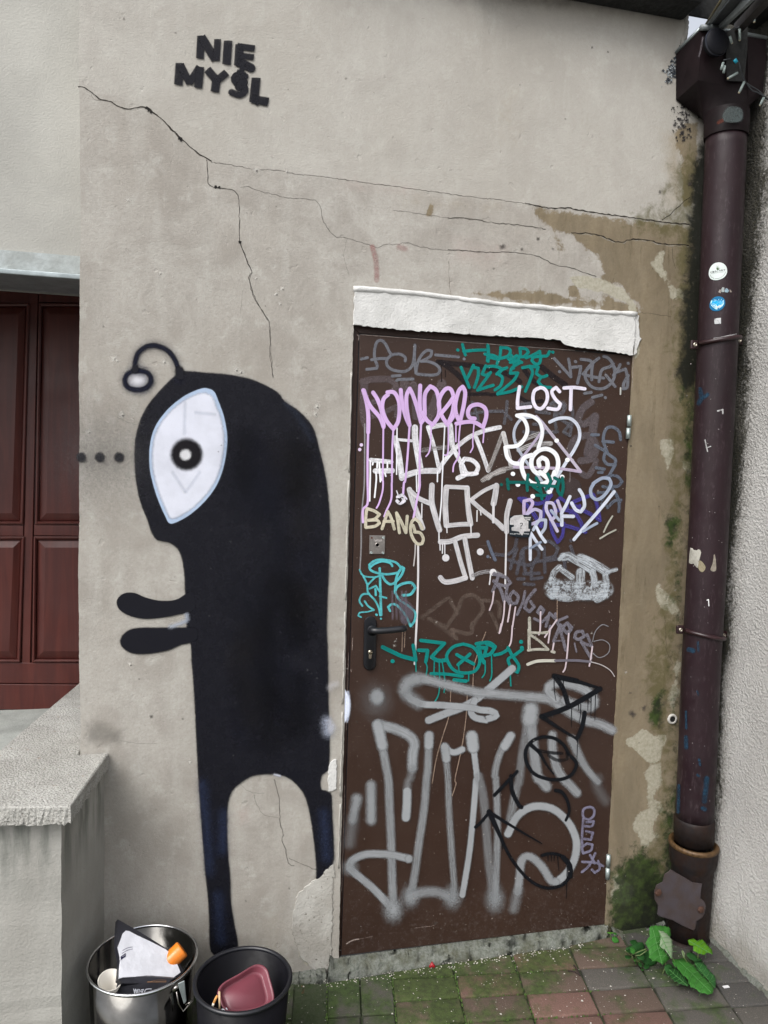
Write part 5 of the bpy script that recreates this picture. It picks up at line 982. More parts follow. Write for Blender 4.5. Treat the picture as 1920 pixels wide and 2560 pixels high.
# light grit and petals on the paving
g_ = MB()
for i in range(650):
    x = random.uniform(-.35, 1.25); y = -abs(random.gauss(0, .22))-.03 if random.random() < .7 else random.uniform(-1.0, -.05)
    z = gz(x, y)+.0015; r = random.uniform(.0008, .0024) if random.random() < .93 else random.uniform(.003, .005); a = random.random()*6.28
    pts = [(x+r*math.cos(a+k*1.57)*random.uniform(.6, 1.2), y+r*math.sin(a+k*1.57)*random.uniform(.6, 1.2), z+random.uniform(0, .0006)) for k in range(4)]
    g_.add(pts+[(x, y, z+r*.6)], [(0, 1, 4), (1, 2, 4), (2, 3, 4), (3, 0, 4)])
for i in range(260):     # row of crumbs at the foot of the step
    t = random.random(); q = PG(810+t*650, 2462-t*98+random.gauss(0, 5)); r = random.uniform(.001, .003)
    g_.add([(q[0]+r, q[1], q[2]+.001), (q[0], q[1]+r, q[2]+.001), (q[0]-r, q[1], q[2]+.001), (q[0], q[1]-r, q[2]+.001), (q[0], q[1], q[2]+r)], [(0, 1, 4), (1, 2, 4), (2, 3, 4), (3, 0, 4)])
g_.out('scattered_grit', simple('pale_grit', (.42, .40, .36), .9), None, label='pale grit and petal crumbs scattered over the paving', kind='stuff')
# moss cushions in the joints
m_ = MB()
for i in range(1500):
    k = random.randint(-4, 6)
    if random.random() < .5: t = random.uniform(-2, 10); b2 = O0+U*random.choice([-1, -1, 0, 0, 1, -2])+Vv*t
    else: b2 = O0+Vv*random.randint(0, 9)+U*random.uniform(-2, 2.2)
    x, y = b2+np.array([random.gauss(0, .0018), random.gauss(0, .0018)]); z = gz(x, y)-.006; r = random.uniform(.0018, .0042)
    if y > -.01: continue
    V_ = [(x+r*math.cos(t_)*random.uniform(.7, 1.3), y+r*math.sin(t_)*random.uniform(.7, 1.3), z) for t_ in np.linspace(0, 6.28, 6)[:-1]]+[(x, y, z+r*1.5+.002)]
    m_.add(V_, [(q_, (q_+1) % 5, 5) for q_ in range(5)])
m_.out('joint_moss', simple('bright_moss', (.055, .10, .018), .95, 0, .5, 60), None, label='bright green moss growing in the paving joints', kind='stuff')
# wall foot skirting mud strip left of the step
M_sill = (lambda n: n.fin(n.mix(n.ramp(n.noise(16, 6, .7), .42, .72, 0, .85), n.mix(n.ramp(n.noise(120, 4, .7), .35, .6), (.095, .105, .088), (.150, .158, .142)), n.mix(n.noise(50, 3), (.035, .042, .02), (.07, .065, .045))),
    .92, n.bump(n.math('ADD', n.noise(14, 5), n.math('MULTIPLY', n.noise(160, 3), .4)), .9, .008), spec=.2))(NT('old_mortar'))
def sill(pts_top, pts_bot, name, label, cat, n=60, y_top=-.0, mat=M_sill):
    a = catmull(pts_top, 12); b = catmull(pts_bot, 12); m = n
    A = [a[int(i*(len(a)-1)/m)] for i in range(m+1)]; Bq = [b[int(i*(len(b)-1)/m)] for i in range(m+1)]
    V = []; F = []; K = 9
    for i in range(m+1):
        T0 = P(*A[i], y_top); B0 = PG(*Bq[i], -.004); ri = random.uniform(-.002, .002)
        out_ = -B0[1]
        for k in range(K):
            t = k/(K-1); y = T0[1]+(B0[1]-T0[1])*math.sin(t*math.pi/2)**.8; z = T0[2]+(B0[2]-.012-T0[2])*(1-math.cos(t*math.pi/2))**.9
            x = T0[0]+(B0[0]-T0[0])*t
            e = .0025 if 0 < k < K-1 else 0
            V.append((x+random.uniform(-e, e), y+ri+random.uniform(-e, e), z+random.uniform(-e, e)))
    for i in range(m):
        for k in range(K-1): F.append((i*K+k, i*K+k+1, (i+1)*K+k+1, (i+1)*K+k))
    F = [tuple(reversed(f)) for f in F]
    # closed back so the step is a solid body
    n0 = len(V)
    for i in (0, m): V += [(V[i*K][0], .12, V[i*K][2]), (V[i*K][0], .12, -.14)]
    F.append((0, m*K, n0+2, n0)); F.append(tuple([n0, n0+1]+[k for k in range(K-1, -1, -1)])); F.append(tuple([n0+3, n0+2]+[m*K+k for k in range(K)]))
    o = mk(name, V, F, mat, None, True, label=label, cat=cat); return o
sill([(824, 2380), (835, 2391), (853, 2391), (1000, 2373), (1250, 2341), (1400, 2322), (1500, 2311), (1519, 2309)], [(815, 2462), (850, 2455), (900, 2448), (1000, 2430), (1250, 2393), (1330, 2380), (1425, 2366), (1512, 2345)], 'door_step', 'mossy concrete step under the brown door', 'step', 90, .008)
sill([(690, 2435), (760, 2425), (812, 2415)], [(690, 2458), (760, 2456), (814, 2455)], 'mortar_kerb', 'small mossy mortar lump left of the door step', 'kerb', 24, .003)
sill([(1528, 2315), (1570, 2330), (1600, 2322), (1660, 2300)], [(1530, 2350), (1570, 2352), (1600, 2345), (1665, 2325)], 'mortar_kerb', 'dark mossy mortar lump at the wall foot right of the door', 'kerb', 24, .003)

# ------------------------------------------------------------------ side wall on the right
def side_mat():
    n = NT('coarse_render')
    v = n.n('ShaderNodeTexVoronoi'); v.inputs['Scale'].default_value = 120; n.l(n.coord((1, 1, 1)), v.inputs['Vector'])
    gr = n.noise(230, 3, .6); big = n.noise(2.2, 5, .6)
    c = n.mix(n.ramp(big, .3, .7), (.40, .392, .375), (.48, .472, .455)); c = n.mix(n.ramp(gr, .55, .72, 0, .35), c, (.16, .155, .145))
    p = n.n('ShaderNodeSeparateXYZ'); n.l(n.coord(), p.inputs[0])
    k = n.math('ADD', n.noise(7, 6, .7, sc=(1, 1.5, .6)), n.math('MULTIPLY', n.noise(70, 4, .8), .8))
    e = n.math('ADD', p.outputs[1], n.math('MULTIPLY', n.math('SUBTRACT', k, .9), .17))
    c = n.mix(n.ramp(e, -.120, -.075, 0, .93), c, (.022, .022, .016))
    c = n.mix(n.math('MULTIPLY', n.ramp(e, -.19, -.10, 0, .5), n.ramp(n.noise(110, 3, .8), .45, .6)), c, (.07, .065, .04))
    lo = n.ramp(n.math('ADD', p.outputs[2], n.math('MULTIPLY', n.noise(9, 5, .7), .25)), .06, .30, .75, 0)
    c = n.mix(lo, c, (.17, .155, .12)); c = n.mix(n.ramp(n.noise(4, 7, .7, sc=(1, 1, .5)), .52, .72, 0, .35), c, (.27, .255, .225))
    h = n.math('ADD', n.math('MULTIPLY', gr, 1.2), v.outputs['Distance'])
    return n.fin(c, .95, n.bump(h, 1., .0045), spec=.2)
M_side = side_mat()
sy = np.concatenate([np.arange(.20, -.9, -.02), np.arange(-.9, -3.3, -.2)]); sz = np.arange(-.14, 3.35, .03)
V = []; 
for z in sz:
    for y in sy:
        x = 1.302+.006*math.sin(y*7+z*1.3)+.003*math.sin(y*23+z*9)+(.02 if z < .0 else 0)*0+max(0, (z-.6))*.012
        if z < .03: x -= .004*math.sin(y*40)
        V.append((x, y, z))
n_ = len(sy); F = [(i*n_+j, i*n_+j+1, (i+1)*n_+j+1, (i+1)*n_+j) for i in range(len(sz)-1) for j in range(n_-1)]
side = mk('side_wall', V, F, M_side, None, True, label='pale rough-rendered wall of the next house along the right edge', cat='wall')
sm = side.modifiers.new('thickness', 'SOLIDIFY'); sm.thickness = .2; sm.offset = -1
m_ = MB()
prev = None
for i in range(34):
    y = -.12-i*.022; r = .006+random.random()*.007; x = 1.302+.006*math.sin(y*7)-.001; z = gz(1.3, y)
    m_.add([(x-r*1.3, y-.013, z-.004), (x-r*1.1, y+.013, z-.004), (x+.006, y+.013, z-.004), (x+.006, y-.013, z-.004), (x-r*.3, y-.011, z+r*1.3), (x-r*.2, y+.011, z+r*1.1), (x+.006, y+.011, z+r*1.3), (x+.006, y-.011, z+r*1.2)], [(0, 4, 5, 1), (4, 7, 6, 5), (0, 3, 7, 4), (1, 5, 6, 2), (2, 6, 7, 3)])
m_.out('mortar_fillet', M_sill, side)

Paint.lay = 0
# ------------------------------------------------------------------ rain pipe
M_pipe = (lambda n: n.fin(n.mix(n.ramp(n.noise(90, 4, .8, sc=(1, 1, .25)), .54, .68, 0, .6), n.mix(n.ramp(n.noise(5, 5, .6, sc=(1, 1, .5)), .3, .7), (.0115, .0056, .0078), (.0175, .0078, .0108)), (.05, .035, .04)), n.ramp(n.noise(10, 5, .7), .3, .7, .34, .62), n.bump(n.noise(14, 3), .25, .006), spec=.3))(NT('purple_brown_pipe_paint'))
M_iron = simple('dark_cast_iron', (.009, .0075, .008), .6, 0, .4, 20, .3, 60, spec=.2, c2=(.018, .009, .006))
M_cover = simple('worn_iron_cover', (.043, .036, .043), .6, 0, .25, 9, .25, 50, c2=(.042, .025, .018))
YC = -.085
def cen(a, b, y): A = P(a, y, YC); Bp = P(b, y, YC); return (A+Bp)/2, abs(Bp[0]-A[0])/2*.985
pk = [(1762, 1868, 330), (1760, 1863, 430), (1759, 1850, 600), (1752, 1839, 820), (1741, 1828, 1050), (1729, 1816, 1300), (1721, 1803, 1500), (1712, 1790, 1700), (1704, 1784, 1880), (1694, 1777, 2047)]
cs = [cen(a, b, y) for a, b, y in pk]; rr = .0635
pipe_t = empty('rain_pipe', (cs[-1][0][0], YC, gz(1.2, 0)), 'dark purple rain pipe in the corner with stickers and two brackets', 'drainpipe')
cp = [c for c, _ in cs]
seg = catmull(cp, .05)
MB().tube(seg, rr, 32).out('pipe', M_pipe, pipe_t, True)
def pc(py):
    ys = [k[2] for k in pk]; py = min(max(py, ys[0]), ys[-1]); i = max(j for j in range(len(ys)) if ys[j] <= py); i = min(i, len(ys)-2); t = (py-ys[i])/(ys[i+1]-ys[i])
    return cp[i]*(1-t)+cp[i+1]*t
def surf_pipe(px, py, off=0.):
    # true ray hit on the pipe's cylinder
    c = pc(py); c2 = pc(py+40); ax = (c-c2)/np.linalg.norm(c-c2); d = ray(px, py); o = CAM-c
    dp = d-ax*(d@ax); op = o-ax*(o@ax); R_ = rr+.0006+off
    a = dp@dp; b_ = 2*dp@op; c_ = op@op-R_*R_; D = b_*b_-4*a*c_
    t = (-b_-math.sqrt(max(D, 0)))/(2*a); return CAM+d*t
lowc = cp[-1]
l1 = P(1735, 2100, YC)
MB().tube([lowc+np.array([0, 0, .01]), lowc, l1], [rr-.002, rr+.004, rr+.003], 32).out('iron_pipe', M_iron, pipe_t, True)
M_gold = simple('worn_rusty_rim', (.09, .05, .02), .5, .3, .5, 60, .2)
s0 = np.array([l1[0], YC, l1[2]-.008])
MB().lathe([(rr+.001, -.012), (rr+.006, .0), (.078, .004), (.0835, .0), (.0845, -.010), (.081, -.014)], s0, 40).out('socket_rim', M_gold, pipe_t, True)
MB().lathe([(.081, -.012), (.080, -.055), (.076, -.075), (.070, -.09), (.067, -.36)], s0, 40).out('iron_socket', M_iron, pipe_t, True)
# inspection cover: plate with two bolt ears, turned toward the camera
cov = [(300, 1020), (440, 1100), (580, 1185), (715, 1205), (700, 1300), (690, 1395), (740, 1440), (765, 1500), (745, 1600), (715, 1660), (640, 1705), (625, 1800), (600, 1830), (480, 1775), (320, 1690), (150, 1640), (120, 1610), (130, 1500), (85, 1410), (80, 1300), (110, 1220), (190, 1180), (215, 1080)]
def ap(x, y, dy): return P(*cv('a', [(x, y)])[0], -.155+dy)
q = [np.array(p, float) for p in cov]; ctr = np.mean(q, 0)
f0 = [ap(*p, 0) for p in q]; f1 = [ap(*(ctr+(p-ctr)*.975), -.004) for p in q]; bk_ = [ap(*p, .05) for p in q]
rg = [bk_, f0, f1]; A = sum(q[i][0]*q[(i+1) % len(q)][1]-q[(i+1) % len(q)][0]*q[i][1] for i in range(len(q)))
V = [v for r in rg for v in r]; n = len(q); F = []
for k in range(2):
    for i in range(n): j = (i+1) % n; F.append((k*n+i, k*n+j, (k+1)*n+j, (k+1)*n+i) if A < 0 else (k*n+j, k*n+i, (k+1)*n+i, (k+1)*n+j))
for t_ in tessellate_polygon([[Vector((float(p[0]), float(p[1]), 0)) for p in q]]): F.append(tuple(2*n+m for m in t_)); F.append(tuple(m for m in reversed(t_)))
cvr = mk('inspection_cover', V, F, M_cover, pipe_t)
M_rust = simple('rusty_bolt', (.050, .020, .011), .8, 0, .4, 60, .3)
for x, y in ((130, 1320), (690, 1545)): MB().lathe([(.013, 0), (.013, .005), (.009, .008), (.001, .009)], ap(x, y, -.003), 6, (0, -1, 0), True, True).out('cover_bolt', M_rust, cvr)
MB().lathe([(.067, 0), (.066, .12)], P(1715, 2300, -.085)+np.array([0, 0, -.05]), 32, cap0=True, cap1=True).out('iron_foot', M_iron, pipe_t, True)
MB().lathe([(.078, -.01), (.083, 0), (.078, .012), (.067, .016)], P(1715, 2345, -.085)*1., 32).out('foot_rim', M_iron, pipe_t, True)
# brackets
M_br = simple('bracket_paint', (.022, .008, .010), .35, 0, .3, 20); M_scr = simple('bright_screw', (.55, .50, .42), .35, 1., .2, 60)
for y0_, sl_, sr_ in ((852, (1736, 862), (1847, 851)), (1583, (1700, 1574), (1808, 1588))):
    c = pc(y0_); dz = P(*sr_, YC)[2]-P(*sl_, YC)[2]
    b_ = MB(); rngp = [c+np.array([(rr+.004)*math.cos(t), (rr+.004)*math.sin(t), dz*.5*math.cos(t)]) for t in np.linspace(math.pi, 2*math.pi, 22)]
    b_.tube(rngp, .0075, 8); br = b_.out('pipe_bracket', M_br, pipe_t, True)
    for s_ in (sl_, sr_):
        q = P(*s_, YC+.005); MB().box((q[0]-.014, q[1]-.004, q[2]-.015), (q[0]+.014, q[1]+.006, q[2]+.015)).out('bracket_lug', M_br, br, bevel=.004)
        MB().lathe([(.008, 0), (.007, .003), (.003, .0042), (.0025, .002), (.0003, .002)], (q[0], q[1]-.004, q[2]), 16, (0, -1, 0), True, True).out('screw', M_scr, br, True)
# stickers on the pipe
B = Paint(surf_pipe)
circ = [(405, 445)]
B.area('S', [(430, 190), (550, 215), (640, 300), (672, 420), (650, 530), (580, 620), (460, 680), (330, 700), (210, 670), (150, 580), (145, 460), (190, 330), (290, 225)], (.60, .66, .65), 1, 10, .05)
for a_ in (-62, -38, -14, 8, 32, 58, 80):
    t = math.radians(a_); L_ = 130 if abs(a_) < 30 else (100 if abs(a_) < 60 else 66); B.stroke('S', [(395, 400), (395+L_*math.sin(t)*.8+5, 400-L_*math.cos(t))], 20, (.07, .12, .05), 1, .1, taper=.25)
def letters(k, txt, x0, y0, dx, dy, h, w_, col, wd):
    G5 = {'C': [[(1, .1), (.3, 0), (0, .5), (.3, 1), (1, .9)]], 'B': [[(0, 0), (0, 1)], [(0, 0), (.9, .2), (.1, .5)], [(.1, .5), (1, .75), (0, 1)]], 'D': [[(0, 0), (0, 1)], [(0, 0), (.9, .3), (.9, .7), (0, 1)]],
          'A': [[(0, 1), (.5, 0), (1, 1)], [(.2, .65), (.8, .65)]], 'R': [[(0, 0), (0, 1)], [(0, 0), (.9, .2), (.1, .5)], [(.2, .5), (1, 1)]], 'T': [[(0, 0), (1, 0)], [(.5, 0), (.5, 1)]], '|': [[(.5, -.3), (.5, 1.3)]]}
    for i, ch in enumerate(txt):
        for s_ in G5[ch]: B.stroke(k, [(x0+dx*i+p[0]*w_, y0+dy*i+p[1]*h) for p in s_], wd, col)
letters('S', 'CBD', 188, 455, 66, -14, 42, 42, (.05, .06, .06), 11); letters('S', '|ART', 378, 408, 64, -5, 44, 44, (.05, .06, .06), 10)
B.stroke('S', [(220, 515), (400, 485), (575, 465)], 5, (.1, .12, .12)); B.stroke('S', [(175, 545), (210, 610), (260, 640)], 10, (.12, .14, .14), a=.8); B.stroke('S', [(320, 660), (400, 655), (480, 632)], 9, (.12, .14, .14), a=.8); B.stroke('S', [(540, 595), (600, 530), (625, 465)], 9, (.12, .14, .14), a=.8)
B.dot('S', 282, 648, 10, (.05, .1, .07)); B.dot('S', 505, 612, 10, (.05, .1, .07))
B.done('round_sticker', pipe_t, label='round white sticker reading CBD ART with a green leaf')
B = Paint(surf_pipe)
B.area('S', [(430, 1178), (540, 1210), (605, 1290), (612, 1390), (570, 1490), (480, 1570), (360, 1600), (240, 1580), (170, 1500), (165, 1410), (210, 1290), (310, 1200)], (.008, .13, .28), 1, 10, .05)
heart = [(380, 1300), (430, 1255), (510, 1250), (570, 1290), (578, 1370), (530, 1460), (450, 1520), (375, 1558), (290, 1510), (215, 1440), (195, 1370), (215, 1290), (290, 1262), (345, 1272)]
B.area('S', heart, (.45, .72, .80), 1, 10, .05); hc = (385, 1400)
B.area('S', [(hc[0]+(x-hc[0])*.84, hc[1]+(y-hc[1])*.84) for x, y in heart], (.0, .32, .68), 1, 8, .05)
B.area('S', [(225, 1420), (540, 1398), (500, 1450), (440, 1500), (378, 1535), (300, 1495)], (.56, .57, .55), 1, 8, .05, smooth=False)
B.done('round_sticker', pipe_t, label='round blue sticker with a blue and white heart')
B = Paint(surf_pipe)
for p, c in (([(420, 1050), (460, 970), (490, 990), (480, 1085), (450, 1060)], (.30, .27, .25)), ([(510, 960), (540, 910), (590, 920), (590, 1045), (510, 1048)], (.34, .38, .38)), ([(605, 1000), (640, 935), (690, 960), (730, 1010), (690, 1060), (610, 1050)], (.30, .42, .50)), ([(740, 960), (810, 1030), (790, 1060), (750, 1050)], (.22, .19, .17))): B.area('S', p, c, .95, 22, .4, .4, smooth=False)
B.done('torn_sticker', pipe_t, label='shredded remains of a sticker between the two round stickers')
B = Paint(surf_pipe)
B.area('S', [(300, 1840), (380, 1810), (490, 1800), (490, 1965), (455, 1975), (440, 1900), (400, 1850), (310, 1850)], (.45, .46, .47), 1, 8, .05, smooth=False); B.area('S', [(300, 1870), (380, 1865), (430, 1920), (435, 1970), (310, 1978)], (.45, .46, .47), 1, 8, .05, smooth=False)
B.done('torn_sticker', pipe_t, label='small square white sticker remnant with a dark line')
B = Paint(surf_pipe)
B.area('O', [(1082, 232), (1160, 250), (1168, 270), (1150, 340), (1142, 395), (1072, 355), (1076, 290)], (.36, .35, .31), 1, 9, .1, .2, smooth=False); B.area('O', [(1150, 340), (1180, 350), (1205, 395), (1180, 430), (1150, 400)], (.24, .21, .14), .95, 12, .3, .3); B.area('O', [(1280, 285), (1292, 350), (1290, 420), (1250, 415), (1268, 360)], (.26, .23, .19), .95, 9, .3, .3)
B.done('torn_sticker', pipe_t, label='torn cream paper halfway down the pipe')
B = Paint(surf_pipe)
B.stroke('O', [(1220, 665), (1232, 660), (1235, 712)], 8, (.6, .6, .6)); 
for k, pts, w_ in (('R', [(930, 1350), (970, 1340), (970, 1370)], 12), ('R', [(830, 1580), (840, 1630), (850, 1670)], 10), ('R', [(845, 1640), (875, 1630)], 8), ('X', [(1841, 835), (1800, 844), (1785, 846)], 3)): B.stroke(k, pts, w_, (.42, .42, .42), a=.85, wear=.5)
for k, pts, w_ in (('R', [(790, 1180), (800, 1240), (780, 1290)], 36), ('R', [(810, 1250), (850, 1220)], 28), ('Q', [(720, 815), (722, 900)], 34), ('Q', [(895, 1160), (885, 1260), (875, 1350)], 42), ('Q', [(660, 1220), (655, 1440)], 26), ('Q', [(820, 20), (825, 90)], 20), ('Q', [(745, 80), (780, 90)], 40), ('Q', [(860, 1410), (880, 1420)], 34), ('Q', [(720, 600), (722, 740)], 18), ('Q', [(815, 430), (825, 460)], 14), ('Q', [(830, 1000), (840, 1050)], 18), ('Q', [(815, 1130), (830, 1140)], 18)): B.stroke(k, pts, w_, (.016, .048, .085), a=.75, soft=.35, wear=.6)
for i in range(40): B.dot('X', random.uniform(1715, 1835), random.uniform(900, 2030), random.uniform(.8, 1.6), (.3, .28, .28), .7)
B.done('paint_marks', pipe_t, label='blue and white paint marks and a white figure 1 on the pipe', kind='stuff')

# ------------------------------------------------------------------ rainwater head, gutter, eaves
M_head = simple('purple_sheet_metal', (.009, .005, .006), .6, 0, .35, 9, .2, 40, spec=.15)
hx0, hx1, hz0, hz1, hd = 1.055, 1.30, 2.868, 3.008, -.15
head = empty('rainwater_head', (1.2, -.08, 2.86), 'dark purple box-shaped rainwater head above the corner pipe', 'rainwater head')
h0 = P(1690, 131, -.002); h1_ = P(1690, 250, -.002); f0_ = P(1755, 66, -.10); f1_ = P(1746, 200, -.10)
t_ = MB(); bx = 1.31
lo = [(h1_[0], -.002, h1_[2]), (f1_[0], -.10, f1_[2]), (bx, -.10, f1_[2]-.01), (bx, -.002, h1_[2])]
hi = [(h0[0], -.002, h0[2]), (f0_[0], -.10, f0_[2]), (bx, -.10, f0_[2]), (bx, -.002, h0[2])]
t_.loft([lo, hi], cap1=False)
t_.out('head_box', M_head, head)
rm = MB(); rim = [np.array(p) for p in (hi[0], hi[1], hi[2])]
rm.tube(rim, .006, 8); rm.out('head_rim', M_zinc, head, True)
ft = cp[0]+np.array([0, 0, .0])
circr = [ft+np.array([rr*math.cos(t), rr*math.sin(t), .0]) for t in np.linspace(-math.pi*.75-math.pi, -math.pi*.75+math.pi, 25)[:-1]]
mid = [tuple(np.array(p)) for p in lo]
def sqring(n=24):
    o = []
    for i in range(n):
        t = i/n*4; k = int(t); u = t-k; o.append(np.array(mid[k])*(1-u)+np.array(mid[(k+1) % 4])*u)
    return o
MB().loft([circr, [np.array(c)*.5+np.array(s)*.5 for c, s in zip(circr, sqring())], sqring()], False, False).out('head_funnel', M_head, head, True)
MB().lathe([(rr+.004, -.02), (rr+.006, .03), (rr+.004, .06)], ft, 32).out('head_collar', M_head, head, True)
B = Paint(lambda x, y, o=0: P(x, y, -.102-o))
B.stroke('Z', [(560, 900), (600, 720), (620, 600)], 26, (.20, .18, .20), a=.7, soft=.5, wear=.5); B.done('scrape_mark', head)
B = Paint(lambda x, y, o=0: surf_pipe(x, y, o) if y > 331 else P(x, y, -.158-o))
B.area('N', [(1240, 90), (1290, 30), (1400, 40), (1420, 110), (1390, 165), (1260, 165), (1235, 130)], (.085, .105, .105), .85, 26, .6, .2); B.area('N', [(1180, 170), (1230, 140), (1240, 165), (1180, 190)], (.10, .03, .02), .9, 16, .4, .2)
B.done('repair_patch', head, label='grey-green repair patch on the pipe neck')
# round black junction cover
lamp = empty('junction_cover', P(1785, 111, -.125), 'round matt black cover fixed in front of the rainwater head', 'cover')
cl = P(1785, 111, -.125)
MB().lathe([(.040, 0), (.040, .018), (.037, .022), (.001, .022)], cl, 36, (0, -1, .0), True, True).out('cover_disc', simple('matt_black', (.006, .0065, .010), .6, spec=.2), lamp, True)
MB().lathe([(.041, .012), (.0425, .015), (.041, .018)], cl, 36, (0, -1, .0)).out('cover_rim', simple('dark_rim', (.03, .035, .05), .35), lamp, True)
# gutter running toward the camera along the side wall
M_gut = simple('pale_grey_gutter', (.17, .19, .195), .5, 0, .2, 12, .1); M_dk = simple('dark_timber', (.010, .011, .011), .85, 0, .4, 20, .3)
def toY(a, y0_, b, y1_): return P(*a, y0_), P(*b, y1_)
gut = empty('roof_gutter', P(1800, 80, -.10), 'grey gutter of the neighbouring roof running out over the corner', 'gutter')
def bar(name, a, b, w0, h0, mat, parent, ya=-.10, yb=-.8):
    A = P(*a, ya); Bq = P(*b, yb); Bq = A+(Bq-A)*1.0; e = MB(); 
    ww = np.array([w0/2, 0, 0]); hh = np.array([0, 0, h0/2]); 
    e.loft([[Bq-ww-hh, Bq+ww-hh, Bq+ww+hh, Bq-ww+hh], [A-ww-hh, A+ww-hh, A+ww+hh, A-ww+hh]]); return e.out(name, mat, parent, bevel=.002)
bar('gutter_flange', (1797, 72), (1905, -30), .012, .020, M_gut, gut, -.10, -.42)
bar('gutter_side', (1808, 62), (1905, -38), .02, .016, M_gut, gut, -.10, -.40)
bar('gutter_bottom', (1788, 62), (1870, -40), .035, .008, simple('dark_gutter_sheet', (.05, .055, .06), .5), gut, -.10, -.36)
bar('gutter_bead', (1770, 62), (1832, -30), .012, .010, M_gut, gut, -.10, -.32)
MB().tube([P(1752, 69, -.105), P(1798, 69, -.105)], .0085, 12).out('gutter_lip', M_gut, gut, True)
MB().tube([P(1765, 60, -.10), P(1790, 20, -.2), P(1818, -25, -.3)], .0035, 8).out('gutter_cable', simple('tan_cable', (.12, .10, .05), .6), gut, True)
bar('fascia_board', (1843, 72), (1960, -50), .026, .030, simple('brown_fascia', (.020, .016, .015), .7), gut, -.10, -.5)
# dark eaves over the wall and behind the gap
eav = empty('roof_eaves', (0, .1, 3.16), 'dark timber roof eaves above the plastered wall', 'eaves')
MB().box((-.25, -.10, 3.168), (1.10, -.001, 3.24)).out('soffit', M_dk, eav)
MB().box((1.05, .0, 3.142), (1.5, .008, 3.26)).out('soffit', M_dk, eav)
MB().box((.3, -.11, 3.115), (1.065, -.0, 3.17)).out('wall_plate', M_dk, eav, bevel=.01)
bk2 = MB(); bk2.box((1.20, -.25, 3.12), (1.33, -.02, 3.30)); bk2.out('rafter', M_dk, eav)
# dark corner block under the neighbour roof
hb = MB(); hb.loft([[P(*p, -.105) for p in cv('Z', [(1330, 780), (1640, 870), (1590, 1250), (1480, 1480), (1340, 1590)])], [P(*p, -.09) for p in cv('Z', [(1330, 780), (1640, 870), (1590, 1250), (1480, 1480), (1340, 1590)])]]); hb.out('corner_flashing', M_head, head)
MB().loft([[P(*p, -.11) for p in cv('Z', [(980, 520), (1340, 300), (1330, 800), (1280, 1300), (1000, 1290)])], [P(*p, -.10) for p in cv('Z', [(980, 520), (1340, 300), (1330, 800), (1280, 1300), (1000, 1290)])]]).out('head_shade_sheet', M_dk, head)  # flat dark sheet standing in for the shade between head and side wall
# string of small tube lights
sl_ = empty('string_lights', P(1900, 130, -.16), 'dark cable with small green-grey tube lights hanging at the corner', 'string lights')
M_cab = simple('dark_cable', (.03, .035, .04), .5); M_tube = simple('tube_glass', (.22, .27, .26), .25, 0, .15, 60)
yy = -.16
for pts in ([(1659, 0), (1540, 90), (1440, 165), (1390, 240), (1300, 320), (1210, 430), (1100, 462)], [(1210, 1080), (1250, 1190), (1300, 1300), (1400, 1440), (1500, 1480), (1659, 1590)], [(1190, 1000), (1270, 1250), (1350, 1350), (1500, 1440), (1600, 1540), (1700, 1620)], [(1060, 940), (1000, 950), (950, 960)]):
    MB().tube([P(*p, yy) for p in catmull(cv('Z', pts), 4)], .0022, 6).out('cable', M_cab, sl_, True)
for a, b in (((1440, 185), (1438, 350)), ((1205, 465), (1208, 640)), ((1170, 1165), (1025, 1250)), ((1280, 1310), (1200, 1475)), ((1590, 1560), (1530, 1680)), ((970, 1050), (950, 1165)), ((945, 1000), (912, 1110)), ((1050, 580), (1085, 690))):
    A = P(*cv('Z', [a])[0], yy-.003); Bq = P(*cv('Z', [b])[0], yy-.003)
    bo = MB().tube([A, Bq], [.0042, .0038], 10).out('bulb', M_tube, sl_, True)
    MB().tube([Bq, Bq+(Bq-A)*.06], .0032, 8).out('bulb_tip', simple('warm_tip', (.45, .40, .28), .4), bo, True) if a[0] > 1000 else None
A = P(*cv('Z', [(1125, 945)])[0], yy-.004); Bq = P(*cv('Z', [(1160, 1000)])[0], yy-.004)
MB().tube([A, Bq], .0055, 8).out('bulb', simple('cyan_tube', (.01, .33, .48), .3), sl_, True, label='small cyan connector')

# ------------------------------------------------------------------ recess on the left: gate, lintel, floor
MR = simple('recess_plaster', (.37, .365, .335), .93, 0, .14, 2.5, .35, 160)
a0 = P(0, 640, .15); a1 = P(198, 648, .15); b0 = P(0, 672, .14)
mk('recess_wall', *(lambda m: (m.V, m.F))(MB().box((-2.8, .15, 2.222), (-.70, .85, 3.32))), MR, None, label='pale plastered wall above the dark red gate in the left recess', cat='wall')
lz = P(100, 675, .13)[2]
lin = empty('gate_lintel', (-1, .14, lz), 'light grey weathered lintel with a metal drip edge above the red gate', 'lintel')
M_lin = simple('pale_lintel', (.40, .44, .45), .8, 0, .2, 9, .4, 90, c2=(.26, .28, .27))
MB().box((-2.6, .136, lz-.005), (-.80, .35, 2.224)).out('lintel_band', M_lin, lin)
MB().box((-2.6, .115, lz-.022), (-.80, .35, lz-.006)).out('drip_edge', M_zinc, lin, bevel=.003)
YG = .75
gate = empty('red_gate', (-1.1, YG, .72), 'dark red panelled wooden gate in the left recess', 'gate')
def red(name, k=1.):
    n = NT(name); c = n.mix(n.ramp(n.noise(3, 6, .6, dist=1.2, sc=(9, 1, .7)), .3, .7), (.052*k, .0105*k, .0085*k), (.082*k, .0175*k, .0125*k))
    return n.fin(c, n.ramp(n.noise(8, 4), .3, .7, .36, .5), n.bump(n.noise(4, 4, .6, sc=(30, 1, 1)), .06, .003), spec=.45)
MG = red('red_stained_wood')
MB().box((-2.6, YG+.012, .60), (-.74, YG+.06, 2.5)).out('gate_backing', MG, gate)
